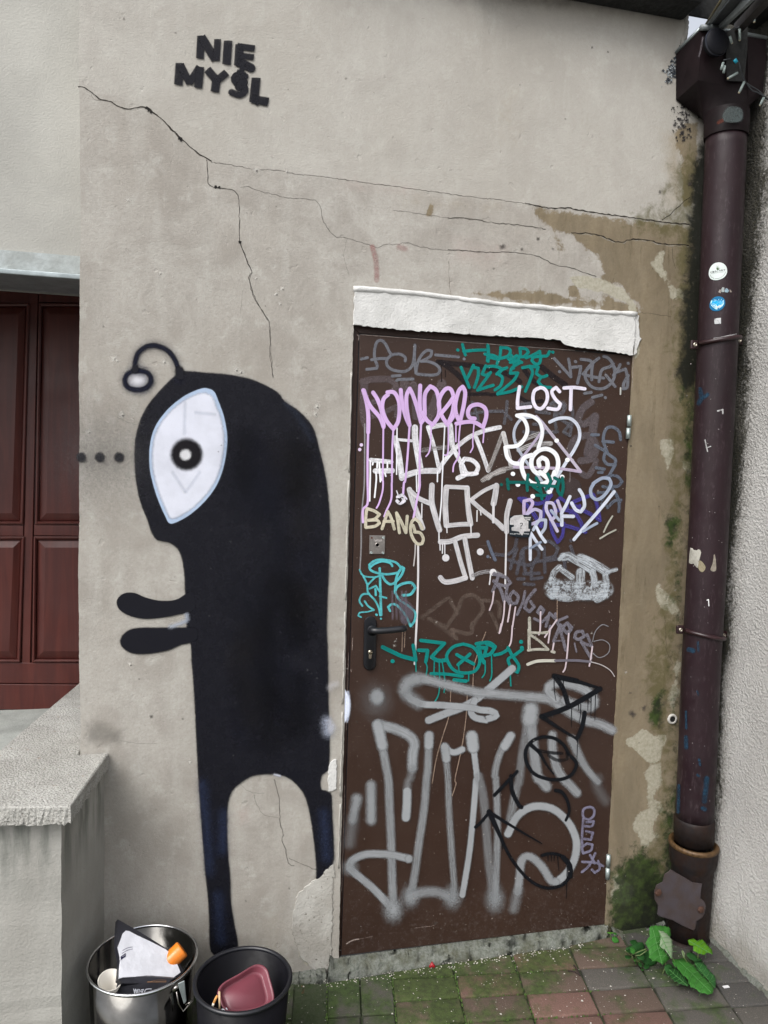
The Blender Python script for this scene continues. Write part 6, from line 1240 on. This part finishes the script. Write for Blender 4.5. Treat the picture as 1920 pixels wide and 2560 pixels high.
def gq(name, pts, y, t=.012, **k):
    A = [P(*p, y) for p in pts]; Bk = [a+np.array([0, t, 0]) for a in A]; return MB().loft([Bk, A]).out(name, MG, gate, bevel=.003, **k)
def lx(y): return 84-(y-757)*.0215
# stiles and rails
gq('stile', [(lx(1700)-10.5, 1708), (lx(1700)+10.5, 1708), (lx(740)+12, 690), (lx(740)-12, 690)], YG, .012)
gq('bottom_board', [(-150, 1773), (235, 1777), (235, 1712), (-150, 1709)], YG-.002, .014)
gq('rail', [(-150, 1707), (235, 1710), (235, 1658), (-150, 1655)], YG-.001, .012)
for a, b in (((-150, lx(1325)-13), 0), ((lx(1325)+13, 235), 0)): gq('rail', [(a[0], 1339), (a[1], 1341), (a[1], 1313), (a[0], 1311)], YG-.0005, .012)
for a, b in (((-150, lx(720)-12), 0), ((lx(720)+12, 235), 0)): gq('rail', [(a[0], 755), (a[1], 758), (a[1], 680), (a[0], 676)], YG-.0005, .012)
def panel(x0t, x1t, yt, x0b, x1b, yb):
    ring = lambda g, y: [P(x0b+g, yb-g, y), P(x1b-g, yb-g, y), P(x1t-g, yt+g, y), P(x0t+g, yt+g, y)]
    MB().loft([ring(0, YG+.012), ring(0, YG-.006), ring(3, YG-.009), ring(7, YG-.004), ring(9, YG+.006)], False, False).out('moulding', MG, gate, False)
    MB().loft([ring(9, YG+.012), ring(10, YG+.006), ring(13, YG+.004), ring(28, YG-.006), ring(30, YG-.006)], False, True).out('panel', MG, gate, False)
for (yt, yb) in ((758, 1311), (1341, 1656)):
    panel(lx(yt)-190, lx(yt)-10, yt, lx(yb)-200, lx(yb)-14, yb); panel(lx(yt)+23-10, lx(yt)+215, yt, lx(yb)+16, lx(yb)+215, yb)
M_conc = simple('exposed_aggregate', (.27, .27, .26), .92, 0, .3, 60, .9, 150, c2=(.20, .20, .185))
mk('recess_floor', *(lambda m: (m.V, m.F))(MB().box((-2.8, .0, .3), (-.97, .80, P(50, 1774, .749)[2]))), simple('grey_floor', (.30, .315, .295), .9, 0, .25, 7, .4), None, kind='structure')
low = MB(); zt = .69
pts = [(-.745, .0), (-.812, -.285), (-1.30, -.24), (-1.30, .0)]
nn_ = 26; rings = []
for z in np.linspace(-.14, zt, nn_):
    rings.append([(x+random.uniform(-.0012, .0012), y+random.uniform(-.0012, .0012), z) for x, y in reversed(pts)])
def low_mat():
    n = NT('parapet_plaster'); z = n.n('ShaderNodeSeparateXYZ'); n.l(n.coord(), z.inputs[0])
    c = n.mix(n.ramp(n.noise(3, 6, .6, sc=(1, 1, .5)), .3, .7), (.27, .262, .24), (.37, .365, .34))
    c = n.mix(n.math('MULTIPLY', n.ramp(z.outputs[2], .40, .68, 0, .8), n.ramp(n.noise(9, 5, .6, sc=(2, 2, .35)), .42, .62)), c, (.11, .12, .105))
    c = n.mix(n.ramp(n.noise(160, 3, .7), .66, .74, 0, .6), c, (.12, .11, .10))
    return n.fin(c, .93, n.bump(n.math('ADD', n.noise(130, 4), n.noise(12, 4)), .5, .004), spec=.2)
para = empty('low_wall', (-.95, -.15, -.05), 'low plastered parapet wall with a rough concrete coping at the left', 'wall')
low.loft(rings); low.out('parapet', low_mat(), para)
# coping slab: subdivided top with chipped lower edge
def lerp(a, b, t): return np.array(a)*(1-t)+np.array(b)*t
cop = [(-.733, -.003), (-.779, -.342), (-1.30, -.275), (-1.30, .0), (-1.064, .0), (-.936, .735), (-.818, .735), (-.818, -.003)]
per = []
for i in range(len(cop)):
    a, b = cop[i], cop[(i+1) % len(cop)]; m = max(1, int(np.linalg.norm(np.subtract(b, a))/.007)); per += [lerp(a, b, j/m) for j in range(m)]
per.reverse(); n = len(per); ctr = np.array([-.95, -.05])
ztop = .735
R0 = [(p[0]+random.uniform(-.002, .002), p[1]+random.uniform(-.002, .002), ztop-.046+random.uniform(-.004, .004)) for p in per]
R1 = [(p[0]+random.uniform(-.0022, .0022), p[1]+random.uniform(-.0022, .0022), ztop-.022) for p in per]; R2 = [(p[0], p[1], ztop-.003) for p in per]
R3 = [(*(p+(ctr-p)/np.linalg.norm(ctr-p)*.004), ztop) for p in per]
V = R0+R1+R2+R3; F = []
for k in range(3):
    for i in range(n): j = (i+1) % n; F.append((k*n+i, k*n+j, (k+1)*n+j, (k+1)*n+i))
A = sum(per[i][0]*per[(i+1) % n][1]-per[(i+1) % n][0]*per[i][1] for i in range(n))
if A < 0: F = [tuple(reversed(f)) for f in F]
for t_ in tessellate_polygon([[Vector((p[0], p[1], 0)) for p in per]]): F.append(tuple(3*n+m for m in t_)); F.append(tuple(m for m in reversed(t_)))
def cop_mat():
    n = NT('rough_aggregate_concrete'); v = n.n('ShaderNodeTexVoronoi'); v.inputs['Scale'].default_value = 150; n.l(n.coord(), v.inputs['Vector'])
    c = n.mix(n.ramp(n.noise(6, 6, .65), .3, .7), (.30, .295, .27), (.42, .415, .39)); c = n.mix(n.ramp(v.outputs['Distance'], .0, .35, .55, 0), c, (.50, .49, .46))
    c = n.mix(n.ramp(n.noise(210, 3, .8), .52, .64, 0, .75), c, (.095, .088, .08)); c = n.mix(n.ramp(n.noise(60, 2, .4), .70, .76, 0, .6), c, (.20, .10, .06))
    return n.fin(c, .95, n.bump(n.math('ADD', n.noise(190, 4, .8), v.outputs['Distance']), .6, .005), spec=.2)
mk('coping_slab', V, F, cop_mat(), para)

# ------------------------------------------------------------------ bins
def fit_rim(bb, z):
    q = np.array([-.55, -.36, .12])
    t = np.linspace(0, 2*math.pi, 121)
    def res(q):
        pr = np.array([proj((q[0]+q[2]*math.cos(a), q[1]+q[2]*math.sin(a), z)) for a in t]); return np.array([pr[:, 0].min(), pr[:, 0].max(), pr[:, 1].min(), pr[:, 1].max()])-np.array(bb)
    for _ in range(25):
        r0 = res(q); J = np.array([(res(q+np.eye(3)[i]*1e-4)-r0)/1e-4 for i in range(3)]).T
        q = q-np.clip(np.linalg.lstsq(J, r0, rcond=None)[0], -.05, .05)
    return q, res(q)
(b1x, b1y, b1r), e1 = fit_rim((217.5, 492, 2307, 2492), .235); (b2x, b2y, b2r), e2 = fit_rim((486, 726.6, 2362, 2538), .235)
print('bins', b1x, b1y, b1r, e1, b2x, b2y, b2r, e2)
def chrome_mat():
    n = NT('polished_steel'); return n.fin(n.mix(n.ramp(n.noise(9, 4), .3, .7), (.058, .057, .054), (.11, .108, .104)), n.ramp(n.noise(14, 5, .7), .35, .7, .08, .22), n.bump(n.noise(3, 2), .05, .01), 1.)
M_chr = chrome_mat(); M_chr2 = simple('steel_rim', (.62, .63, .65), .22, 1., .1, 30)
z0 = gz(b1x, b1y)
bin1 = empty('steel_bin', (b1x, b1y, z0), 'shiny stainless steel bin with a clip latch, left of the black bin', 'bin')
MB().lathe([(.001, .003), (b1r*.86, .003), (b1r*.90, .012), (b1r*.965, .235-z0-.004), (b1r*.945, .235-z0-.004), (b1r*.875, .016), (.001, .014)], (b1x, b1y, z0), 64).out('bin_body', M_chr, bin1, True)
MB().tube([(b1x+b1r*.985*math.cos(t), b1y+b1r*.985*math.sin(t), .233) for t in np.linspace(0, 2*math.pi, 73)], .0036, 10, False).out('bin_rim', M_chr2, bin1, True)
# latch
def jy(x, y, yy_): return P(*cv('J', [(x, y)])[0], yy_)
ly = b1y-b1r*.72-.012
lt = MB(); lt.loft([[jy(x, y, ly) for x, y in ((722, 590), (775, 565), (790, 720), (770, 742))], [jy(x, y, ly-.008) for x, y in ((722, 590), (775, 565), (790, 720), (770, 742))]]); la = lt.out('latch', M_zinc, bin1, bevel=.002)
MB().tube([jy(*p, ly-.004) for p in ((715, 650), (730, 740), (765, 795), (830, 720), (780, 745))], .0016, 8).out('latch_wire', M_steelp, la, True)
MB().tube([jy(*p, ly) for p in ((690, 640), (705, 620), (725, 610))], .005, 8).out('latch_hinge', M_steelp, la, True)
z0 = gz(b2x, b2y)
bin2 = empty('black_bin', (b2x, b2y, z0), 'matt black round bin holding a burgundy tray', 'bin')
MB().lathe([(.001, .003), (b2r*.80, .003), (b2r*.83, .010), (b2r*.96, .235-z0-.004), (b2r*.94, .235-z0-.004), (b2r*.80, .016), (.001, .014)], (b2x, b2y, z0), 64).out('bin_body', simple('black_enamel', (.003, .003, .005), .5, 0, .3, 12, spec=.15), bin2, True)
MB().tube([(b2x+b2r*.975*math.cos(t), b2y+b2r*.975*math.sin(t), .232) for t in np.linspace(0, 2*math.pi, 73)], .006, 10, False).out('bin_rim', simple('black_rim', (.008, .0085, .012), .35), bin2, True)
# things in the steel bin
def plane_from(pts):    # (px,py,y) x3 -> plane through those real points
    a, b, c = [P(x, y, yy_) for x, y, yy_ in pts]; n_ = np.cross(b-a, c-a); return a, n_/np.linalg.norm(n_)
def onp(px, py, pl, off=0.):
    a, n_ = pl; d = ray(px, py); s_ = -1 if d@n_ > 0 else 1; return CAM+d*(((a-CAM)@n_)/(d@n_))+n_*off*(1 if d@n_ < 0 else -1)
yb_ = b1y
plA = plane_from([(295, 2298, yb_+.055), (420, 2375, yb_+.035), (330, 2440, yb_-.05)])
plB = plane_from([(300, 2442, yb_-.052), (420, 2446, yb_-.052), (350, 2490, yb_-.068)])
def sheet(name, k, pts, pl, t, mat, parent, smooth=True, jit=0, **kw):
    q = cv(k, pts); q = catmull(q, 3, True) if smooth else q
    q = [np.array(p) for p in q]; n_ = len(q); A_ = sum(q[i][0]*q[(i+1) % n_][1]-q[(i+1) % n_][0]*q[i][1] for i in range(n_))
    if A_ > 0: q.reverse()
    f = [onp(*p, pl, 0) for p in q]; b = [onp(*p, pl, -t) for p in q]; V = f+b
    T_ = [tuple(t_) for t_ in tessellate_polygon([[Vector((float(p[0]), float(p[1]), 0)) for p in q]])]
    F = T_+[tuple(n_+m for m in reversed(t_)) for t_ in T_]+[(i, n_+i, n_+(i+1) % n_, (i+1) % n_) for i in range(n_)]
    return mk(name, V, F, mat, parent, **kw)
M_navy = simple('black_foil_paper', (.016, .016, .022), .45, 0, .2, 20, .2, 25); M_whp = simple('white_paper', (.62, .63, .68), .5, 0, .10, 22, .9, 26)
bag = empty('coffee_bag', onp(340, 2440, plA), 'crumpled black and white paper bag standing out of the steel bin', 'bag')
sheet('bag_back', 'Y', [(205, 150), (360, 240), (530, 335), (900, 560), (1235, 770), (1375, 930), (1480, 1060), (1560, 1210), (1500, 1330), (1300, 1420), (900, 1480), (300, 1480), (210, 1400), (225, 1250), (245, 1000), (185, 700), (180, 480)], plA, .018, M_navy, bag, False)
sheet('bag_front', 'Y', [(370, 385), (310, 440), (270, 560), (225, 680), (205, 730), (235, 850), (258, 1000), (240, 1150), (228, 1380), (320, 1352), (500, 1342), (900, 1345), (1340, 1372), (1505, 1250), (1440, 1090), (1350, 940), (1280, 850), (1200, 775), (900, 620), (600, 480), (440, 395)], (plA[0]+np.array([0, -.004, .002]), plA[1]), .004, M_whp, bag, False)
sheet('bag_base', 'Y', [(330, 1355), (500, 1338), (900, 1345), (1350, 1378), (1250, 1480), (1180, 1560), (900, 1640), (500, 1715), (140, 1715), (170, 1560), (210, 1440), (250, 1390)], plB, .012, M_navy, bag, False)
B = Paint(lambda x, y, o=0: onp(x, y, plB, .0006+o*.5))
for p in ([(530, 1590), (555, 1690)], [(555, 1690), (570, 1595)], [(575, 1600), (600, 1690)], [(600, 1690), (625, 1595)], [(540, 1620), (615, 1620)], [(650, 1600), (640, 1690)], [(735, 1600), (700, 1680)], [(725, 1605), (690, 1610), (680, 1650), (715, 1660)], [(760, 1660), (780, 1605), (850, 1592), (900, 1592)]): B.stroke('Y', p, 15, (.5, .52, .58), sharp=True)
B.stroke('Y', [(815, 1440), (1200, 1440)], 4, (.35, .20, .10)); B.stroke('Y', [(815, 1455), (1000, 1412), (1200, 1410), (1205, 1450), (815, 1455)], 7, (.22, .12, .07), a=.9)
B.done('bag_print', bag, label='upside-down white letters on the black base of the bag')
B = Paint(lambda x, y, o=0: onp(x, y, (plA[0]+np.array([0, -.004, .002]), plA[1]), .0006+o*.5))
for a, b in (((300, 800), (505, 735)), ((290, 860), (510, 775))):
    for i in range(12):
        t = i/12; x = a[0]+(b[0]-a[0])*t; y = a[1]+(b[1]-a[1])*t-20*math.sin(t*3); B.stroke('Y', [(x, y), (x+11, y-2)], 14, (.22, .22, .28), a=.8, wear=.3)
B.area('Y', [(262, 930), (360, 855), (362, 925), (258, 1000)], (.02, .02, .05), 1, 6, .05, smooth=False)
for i in range(4): B.dot('Y', 300+i*14, 925-i*9, 6, (.5, .5, .56))
B.done('bag_print', bag, label='tiny dark print and label on the white side of the bag')
# paper cup
cupc = P(276, 2450, b1y-.052); cup = empty('paper_cup', cupc, 'cream paper cup lying in the steel bin beside the bag', 'cup')
M_cup = simple('cream_card', (.66, .63, .57), .6, 0, .03, 10)
axc = np.array([.10, -.28, .85]); axc /= np.linalg.norm(axc)
MB().lathe([(.001, -.075), (.022, -.075), (.031, 0), (.0295, 0), (.021, -.072), (.001, -.072)], cupc, 36, axc).out('cup_body', M_cup, cup, True)
a_ = np.cross(axc, [1, 0, 0]); a_ /= np.linalg.norm(a_); c_ = np.cross(axc, a_)
MB().tube([cupc+.031*(math.cos(t)*a_+math.sin(t)*c_) for t in np.linspace(0, 2*math.pi, 37)], .0016, 8, False).out('cup_rim', M_cup, cup, True)
# orange bottle
oc0 = P(432, 2395, b1y+.03); oc1 = P(459, 2374, b1y+.045); od = (oc1-oc0)/np.linalg.norm(oc1-oc0); oc1 = oc0+od*.042
bot = empty('orange_bottle', oc0, 'bright orange plastic bottle end behind the bag in the steel bin', 'bottle')
M_or = simple('orange_plastic', (.72, .20, .018), .35, 0, .1, 10)
MB().lathe([(.0235, -.07), (.0240, -.069), (.0245, .0), (.0245, .026), (.0243, .029), (.0236, .0315), (.0222, .033), (.0205, .0335), (.012, .0338), (.001, .0338)], oc0, 32, od+np.array([0, -.12, .25])).out('bottle_body', M_or, bot, True)
MB().lathe([(.0246, .018), (.0251, .0195), (.0246, .021)], oc0, 32, od+np.array([0, -.12, .25])).out('bottle_ring', M_or, bot, True)
# burgundy tray in the black bin
plT = plane_from([(640, 2412, b2y+.045), (560, 2480, b2y-.02), (660, 2520, b2y-.045)])
tq = [(1340, 448), (1385, 480), (1405, 540), (1440, 690), (1400, 760), (1250, 800), (1110, 800), (1060, 770), (1035, 710), (1018, 650), (1060, 585), (1180, 515), (1280, 455)]
tr = catmull(cv('J', tq), 4, True); tc = np.mean(tr, 0)
if sum(tr[i][0]*tr[(i+1) % len(tr)][1]-tr[(i+1) % len(tr)][0]*tr[i][1] for i in range(len(tr))) > 0: tr.reverse()
rings = [[onp(*(tc+(p-tc)*s_), plT, o_) for p in tr] for s_, o_ in ((.93, -.012), (.995, -.004), (1., .0), (.96, .001), (.90, -.003), (.83, -.016), (.80, -.018), (.70, -.018), (.68, -.0165))]
trm = MB().loft(rings, False, True)
tray = empty('burgundy_tray', rings[2][0], 'glossy burgundy takeaway tray tilted in the black bin', 'tray')
trm.out('tray_dish', simple('burgundy_plastic', (.165, .044, .060), .4, 0, .1, 12), tray, True)
def stick(p0, p1, y, r, mat, name, label, cat):
    A = jy(*p0, y); Bq = jy(*p1, y-.01); return MB().tube([A, Bq], r, 8).out(name, mat, None, True, label=label, cat=cat)
M_wood = simple('birch_wood', (.55, .40, .24), .7, 0, .12, 40)
stick((1032, 648), (1036, 790), b2y-.07, .0026, M_wood, 'wooden_stirrer', 'pale flat wooden stirrer leaning beside the burgundy tray', 'stirrer')
ci = empty('cigarette_end', jy(1010, 680, b2y-.068), 'bent cigarette end with orange filter in the black bin', 'cigarette')
MB().tube([jy(1018, 678, b2y-.066), jy(1005, 700, b2y-.068), jy(990, 735, b2y-.072)], .0033, 10).out('filter', simple('orange_filter', (.50, .24, .07), .7), ci, True)
MB().tube([jy(990, 735, b2y-.072), jy(983, 757, b2y-.075)], .0033, 10).out('paper', simple('cig_paper', (.62, .58, .5), .7), ci, True)
sheet('paper_napkin', 'J', [(1045, 778), (1085, 768), (1100, 790), (1060, 798)], plT, .002, M_whp, None, False, label='white scrap of napkin at the front of the burgundy tray', cat='napkin')

# ------------------------------------------------------------------ weeds and litter
def leafmat(name, c, c2): 
    n = NT(name); cc_ = n.mix(n.ramp(n.noise(45, 5, .6), .3, .7), c, c2); b = n.b
    n.fin(cc_, .62, n.bump(n.noise(60, 4), .6, .003), spec=.15)
    b.inputs['Subsurface Weight'].default_value = 0.0; return n.m
L1 = leafmat('broad_leaf_green', (.022, .095, .014), (.036, .145, .024)); L2 = leafmat('yellow_green_leaf', (.045, .13, .005), (.065, .18, .010)); L3 = leafmat('dark_leaf', (.009, .042, .009), (.018, .07, .016)); L4 = leafmat('pale_leaf_underside', (.13, .18, .11), (.17, .23, .14)); L5 = leafmat('young_leaf', (.05, .15, .02), (.08, .21, .035))
L4V = simple('vein_green', (.055, .17, .04), .6)
M_stem = simple('green_stem', (.09, .13, .04), .6)
def leaf(k, outline, y0, y1, mat, parent, bulge=.008, **kw):
    """outline in photo px; depth runs from y0 at the top of the leaf to y1 at its bottom, blade domed along its middle"""
    q = catmull(cv(k, outline), 5, True); n_ = len(q)
    for i in range(n_): q[i] = q[i]+(np.mean(q, 0)-q[i])/(np.linalg.norm(np.mean(q, 0)-q[i])+1e-6)*(2.2*(i % 2)+random.uniform(-.9, .9))*min(1, n_/40)
    ys = [p[1] for p in q]; c = np.mean(q, 0); mn, mx = min(ys), max(ys)
    f = lambda p, e=0.: P(p[0], p[1], y0+(y1-y0)*(p[1]-mn)/(mx-mn+1e-6)-e)
    V = []; rs = (1., .72, .4)
    for r_ in rs:
        for i in range(n_):
            p = c+(q[i]-c)*r_; V.append(f(p, bulge*(1-r_)*.6*(1+.12*math.sin(i*.9))))
    V.append(f(c, bulge*.45)); F = []
    for k_ in range(2):
        for i in range(n_): j = (i+1) % n_; F.append((k_*n_+i, k_*n_+j, (k_+1)*n_+j, (k_+1)*n_+i))
    for i in range(n_): F.append((2*n_+i, 2*n_+(i+1) % n_, 3*n_))
    if bulge >= .004 and n_ > 24:
        far = max(range(n_), key=lambda i: np.linalg.norm(q[i]-c)); opp = max(range(n_), key=lambda i: np.linalg.norm(q[i]-q[far])); rib = MB()
        A_, B_ = q[far], q[opp]; lift = bulge*.45
        def on(p): 
            g_ = min(1., np.linalg.norm(p-c)/(np.linalg.norm(q[far]-c)+1e-6)); return f(p, bulge*.6*(1-g_)+.0012)
        rib.tube([on(A_+(B_-A_)*t) for t in np.linspace(.04, .96, 12)], .0009, 5)
        for t in (.25, .42, .58, .74):
            m_ = A_+(B_-A_)*t
            for sgn in (1, -1):
                dv = np.array([-(B_-A_)[1], (B_-A_)[0]])*sgn*.24+(A_-B_)*.10; rib.tube([on(m_+dv*u_) for u_ in (0, .35, .7, 1)], [.0007, .0006, .0005, .0003], 4)
        ribo = rib
    else: ribo = None
    o = mk('leaf', V, F, mat, parent, True, **kw)
    if ribo: ribo.out('leaf_vein', L4V, o)
    m = o.modifiers.new('t', 'SOLIDIFY'); m.thickness = .0006; return o
def stem(k, pts, parent, y, r=.0018):
    MB().tube([P(*p, y) for p in catmull(cv(k, pts), 6)], r, 6).out('stem', M_stem, parent, True)
w1 = empty('weed', PG(1640, 2400), 'broad-leaved weed with one folded pale leaf in front of the pipe foot', 'weed', 'weeds in the corner')
leaf('I', [(870, 140), (1040, 152), (1062, 190), (1065, 260), (1000, 330), (1000, 420), (1060, 480), (1030, 510), (980, 552), (940, 520), (880, 510), (840, 470), (830, 380), (802, 350), (810, 290), (845, 250), (840, 190)], -.19, -.26, L1, w1)
leaf('I', [(938, 192), (985, 200), (1040, 240), (1080, 290), (1085, 390), (1078, 490), (1040, 440), (1000, 395), (958, 370), (948, 320), (960, 260)], -.215, -.275, L4, w1, .004, label='pale underside of the folded leaf')
leaf('I', [(740, 400), (830, 400), (870, 460), (930, 520), (860, 560), (790, 540), (750, 480)], -.17, -.20, L3, w1); leaf('I', [(600, 370), (660, 350), (740, 310), (790, 330), (800, 380), (740, 420), (650, 430), (600, 400)], -.13, -.15, L3, w1)
stem('I', [(820, 380), (740, 410), (670, 440)], w1, -.2); stem('I', [(900, 250), (920, 400)], w1, -.18, .0025); stem('I', [(820, 395), (745, 450), (700, 450)], w1, -.2)
w2 = empty('weed', PG(1740, 2420), 'large dark-green leaf sprawling over the grey paving under the pipe', 'weed', 'weeds in the corner')
leaf('I', [(1135, 490), (1200, 480), (1250, 510), (1330, 580), (1390, 650), (1440, 700), (1500, 760), (1515, 820), (1470, 862), (1420, 850), (1370, 840), (1320, 800), (1270, 780), (1230, 690), (1190, 660), (1150, 610), (1118, 550)], -.24, -.40, L1, w2, .012)
leaf('I', [(1310, 520), (1360, 505), (1420, 540), (1460, 600), (1530, 680), (1525, 790), (1470, 720), (1390, 650), (1340, 590)], -.23, -.36, leafmat('blue_green_leaf', (.015, .07, .016), (.028, .105, .028)), w2, .01)
leaf('I', [(1040, 590), (1120, 580), (1180, 650), (1240, 720), (1250, 775), (1150, 740), (1080, 700)], -.27, -.36, L3, w2, .006); leaf('I', [(1230, 430), (1280, 420), (1360, 470), (1400, 510), (1330, 520), (1250, 480)], -.2, -.23, L3, w2, .004)
stem('I', [(1185, 400), (1200, 440), (1195, 485)], w2, -.235, .0022)
leaf('I', [(1175, 410), (1195, 398), (1212, 430), (1208, 470), (1190, 455)], -.22, -.24, L4, w2, .002)
for o_, m_k, y_ in (([(700, 420), (760, 400), (800, 440), (790, 500), (730, 490)], L3, -.18), ([(1000, 560), (1060, 540), (1100, 600), (1080, 660), (1020, 640)], L3, -.25), ([(640, 300), (700, 290), (720, 330), (670, 350)], L3, -.1), ([(1080, 500), (1130, 490), (1150, 540), (1110, 570)], L1, -.24)):
    leaf('I', o_, y_, y_-.03, m_k, w1, .003)
stem('I', [(1010, 420), (1010, 560), (980, 640)], w1, -.24); stem('I', [(1060, 440), (1110, 520), (1130, 560)], w1, -.25, .0014); stem('I', [(1200, 470), (1260, 560), (1330, 700)], w2, -.26, .0016)
w3 = empty('weed', PG(1760, 2380), 'small bright yellow-green weed leaf against the side wall', 'weed', 'weeds in the corner')
leaf('I', [(1240, 290), (1300, 275), (1345, 300), (1390, 280), (1430, 320), (1500, 400), (1498, 440), (1450, 425), (1410, 445), (1350, 430), (1300, 400), (1290, 360), (1310, 325), (1270, 320), (1255, 345)], -.2, -.25, L2, w3, .006)
stem('I', [(1350, 430), (1345, 500)], w3, -.22)
w4 = empty('weed', PG(1530, 2372), 'thin upright weed with tiny light-green leaves at the right end of the step', 'weed', 'weeds in the corner')
stem('I', [(440, 230), (443, 320), (440, 400)], w4, -.05, .0012); stem('I', [(480, 240), (490, 330), (500, 400), (520, 445), (620, 440)], w4, -.06, .0012)
for o_ in ([(455, 260), (485, 245), (525, 285), (528, 315), (480, 320), (455, 300)], [(392, 322), (440, 318), (456, 335), (440, 358), (410, 350)], [(498, 345), (530, 345), (550, 368), (520, 382), (496, 370)], [(425, 370), (460, 375), (465, 395), (445, 392)], [(440, 410), (470, 402), (472, 440), (430, 472), (428, 440)], [(480, 400), (505, 402), (512, 425), (490, 422)], [(400, 212), (440, 205), (480, 215), (440, 228)], [(460, 210), (500, 215), (508, 240), (480, 236)]):
    leaf('I', o_, -.055, -.07, L5 if random.random() < .7 else L1, w4, .002)
w5 = empty('weed', PG(1600, 2400), 'trailing weed with clustered small leaves over the dark paving edge', 'weed', 'weeds in the corner')
stem('I', [(660, 440), (680, 500), (740, 520), (770, 600)], w5, -.2, .0014); stem('I', [(590, 400), (640, 440), (670, 460)], w5, -.18, .0014)
for o_ in ([(640, 375), (665, 365), (700, 400), (680, 440), (650, 420)], [(585, 455), (620, 448), (662, 470), (640, 488), (600, 485)], [(720, 515), (745, 510), (768, 550), (760, 575), (730, 550)], [(680, 480), (705, 485), (700, 515), (682, 510)], [(785, 545), (830, 535), (850, 570), (810, 598), (785, 580)], [(752, 590), (785, 585), (785, 608), (762, 608)], [(700, 470), (735, 475), (730, 500)], [(600, 395), (640, 385), (650, 410), (620, 420)], [(690, 520), (712, 525), (700, 545)]):
    leaf('I', o_, -.19, -.22, L1 if random.random() < .5 else L3, w5, .002)
# small litter
MB().tube([PG(1080-6, 2418, .006), PG(1080, 2410, .012), PG(1086, 2418, .006)], [.004, .008, .005], 10).out('plastic_scrap', simple('red_plastic', (.28, .006, .012), .4), None, True, label='small red plastic piece at the foot of the door step', cat='plastic scrap')
m_ = MB()
for i in range(16):
    q = PG(758+random.gauss(0, 2.5), 2472+random.uniform(-8, 14), .003); r = .004
    m_.add([q+np.array([random.uniform(-r, r), random.uniform(-r, r), random.uniform(0, r)]) for _ in range(3)], [(0, 1, 2), (2, 1, 0)])
m_.out('dry_leaf', simple('dry_leaf_brown', (.15, .06, .025), .9), None, label='crumpled brown dry leaf on the paving beside the black bin', cat='leaf')
MB().tube([PG(*p, .004) for p in catmull(cv('I', [(0, 612), (50, 615), (95, 632), (130, 660), (75, 570), (60, 550)]), 4)], .0022, 6).out('twig', simple('dark_twig', (.02, .012, .010), .9), None, True, label='short dark twig lying across a paving joint', cat='twig')
q = PG(1816, 2467, .002); MB().box((q[0]-.011, q[1]-.004, q[2]-.001), (q[0]+.009, q[1]+.005, q[2]+.001)).out('paper_scrap', simple('scrap', (.55, .55, .56), .8), None, label='tiny white paper scrap on the grey paving by the side wall', cat='paper scrap')
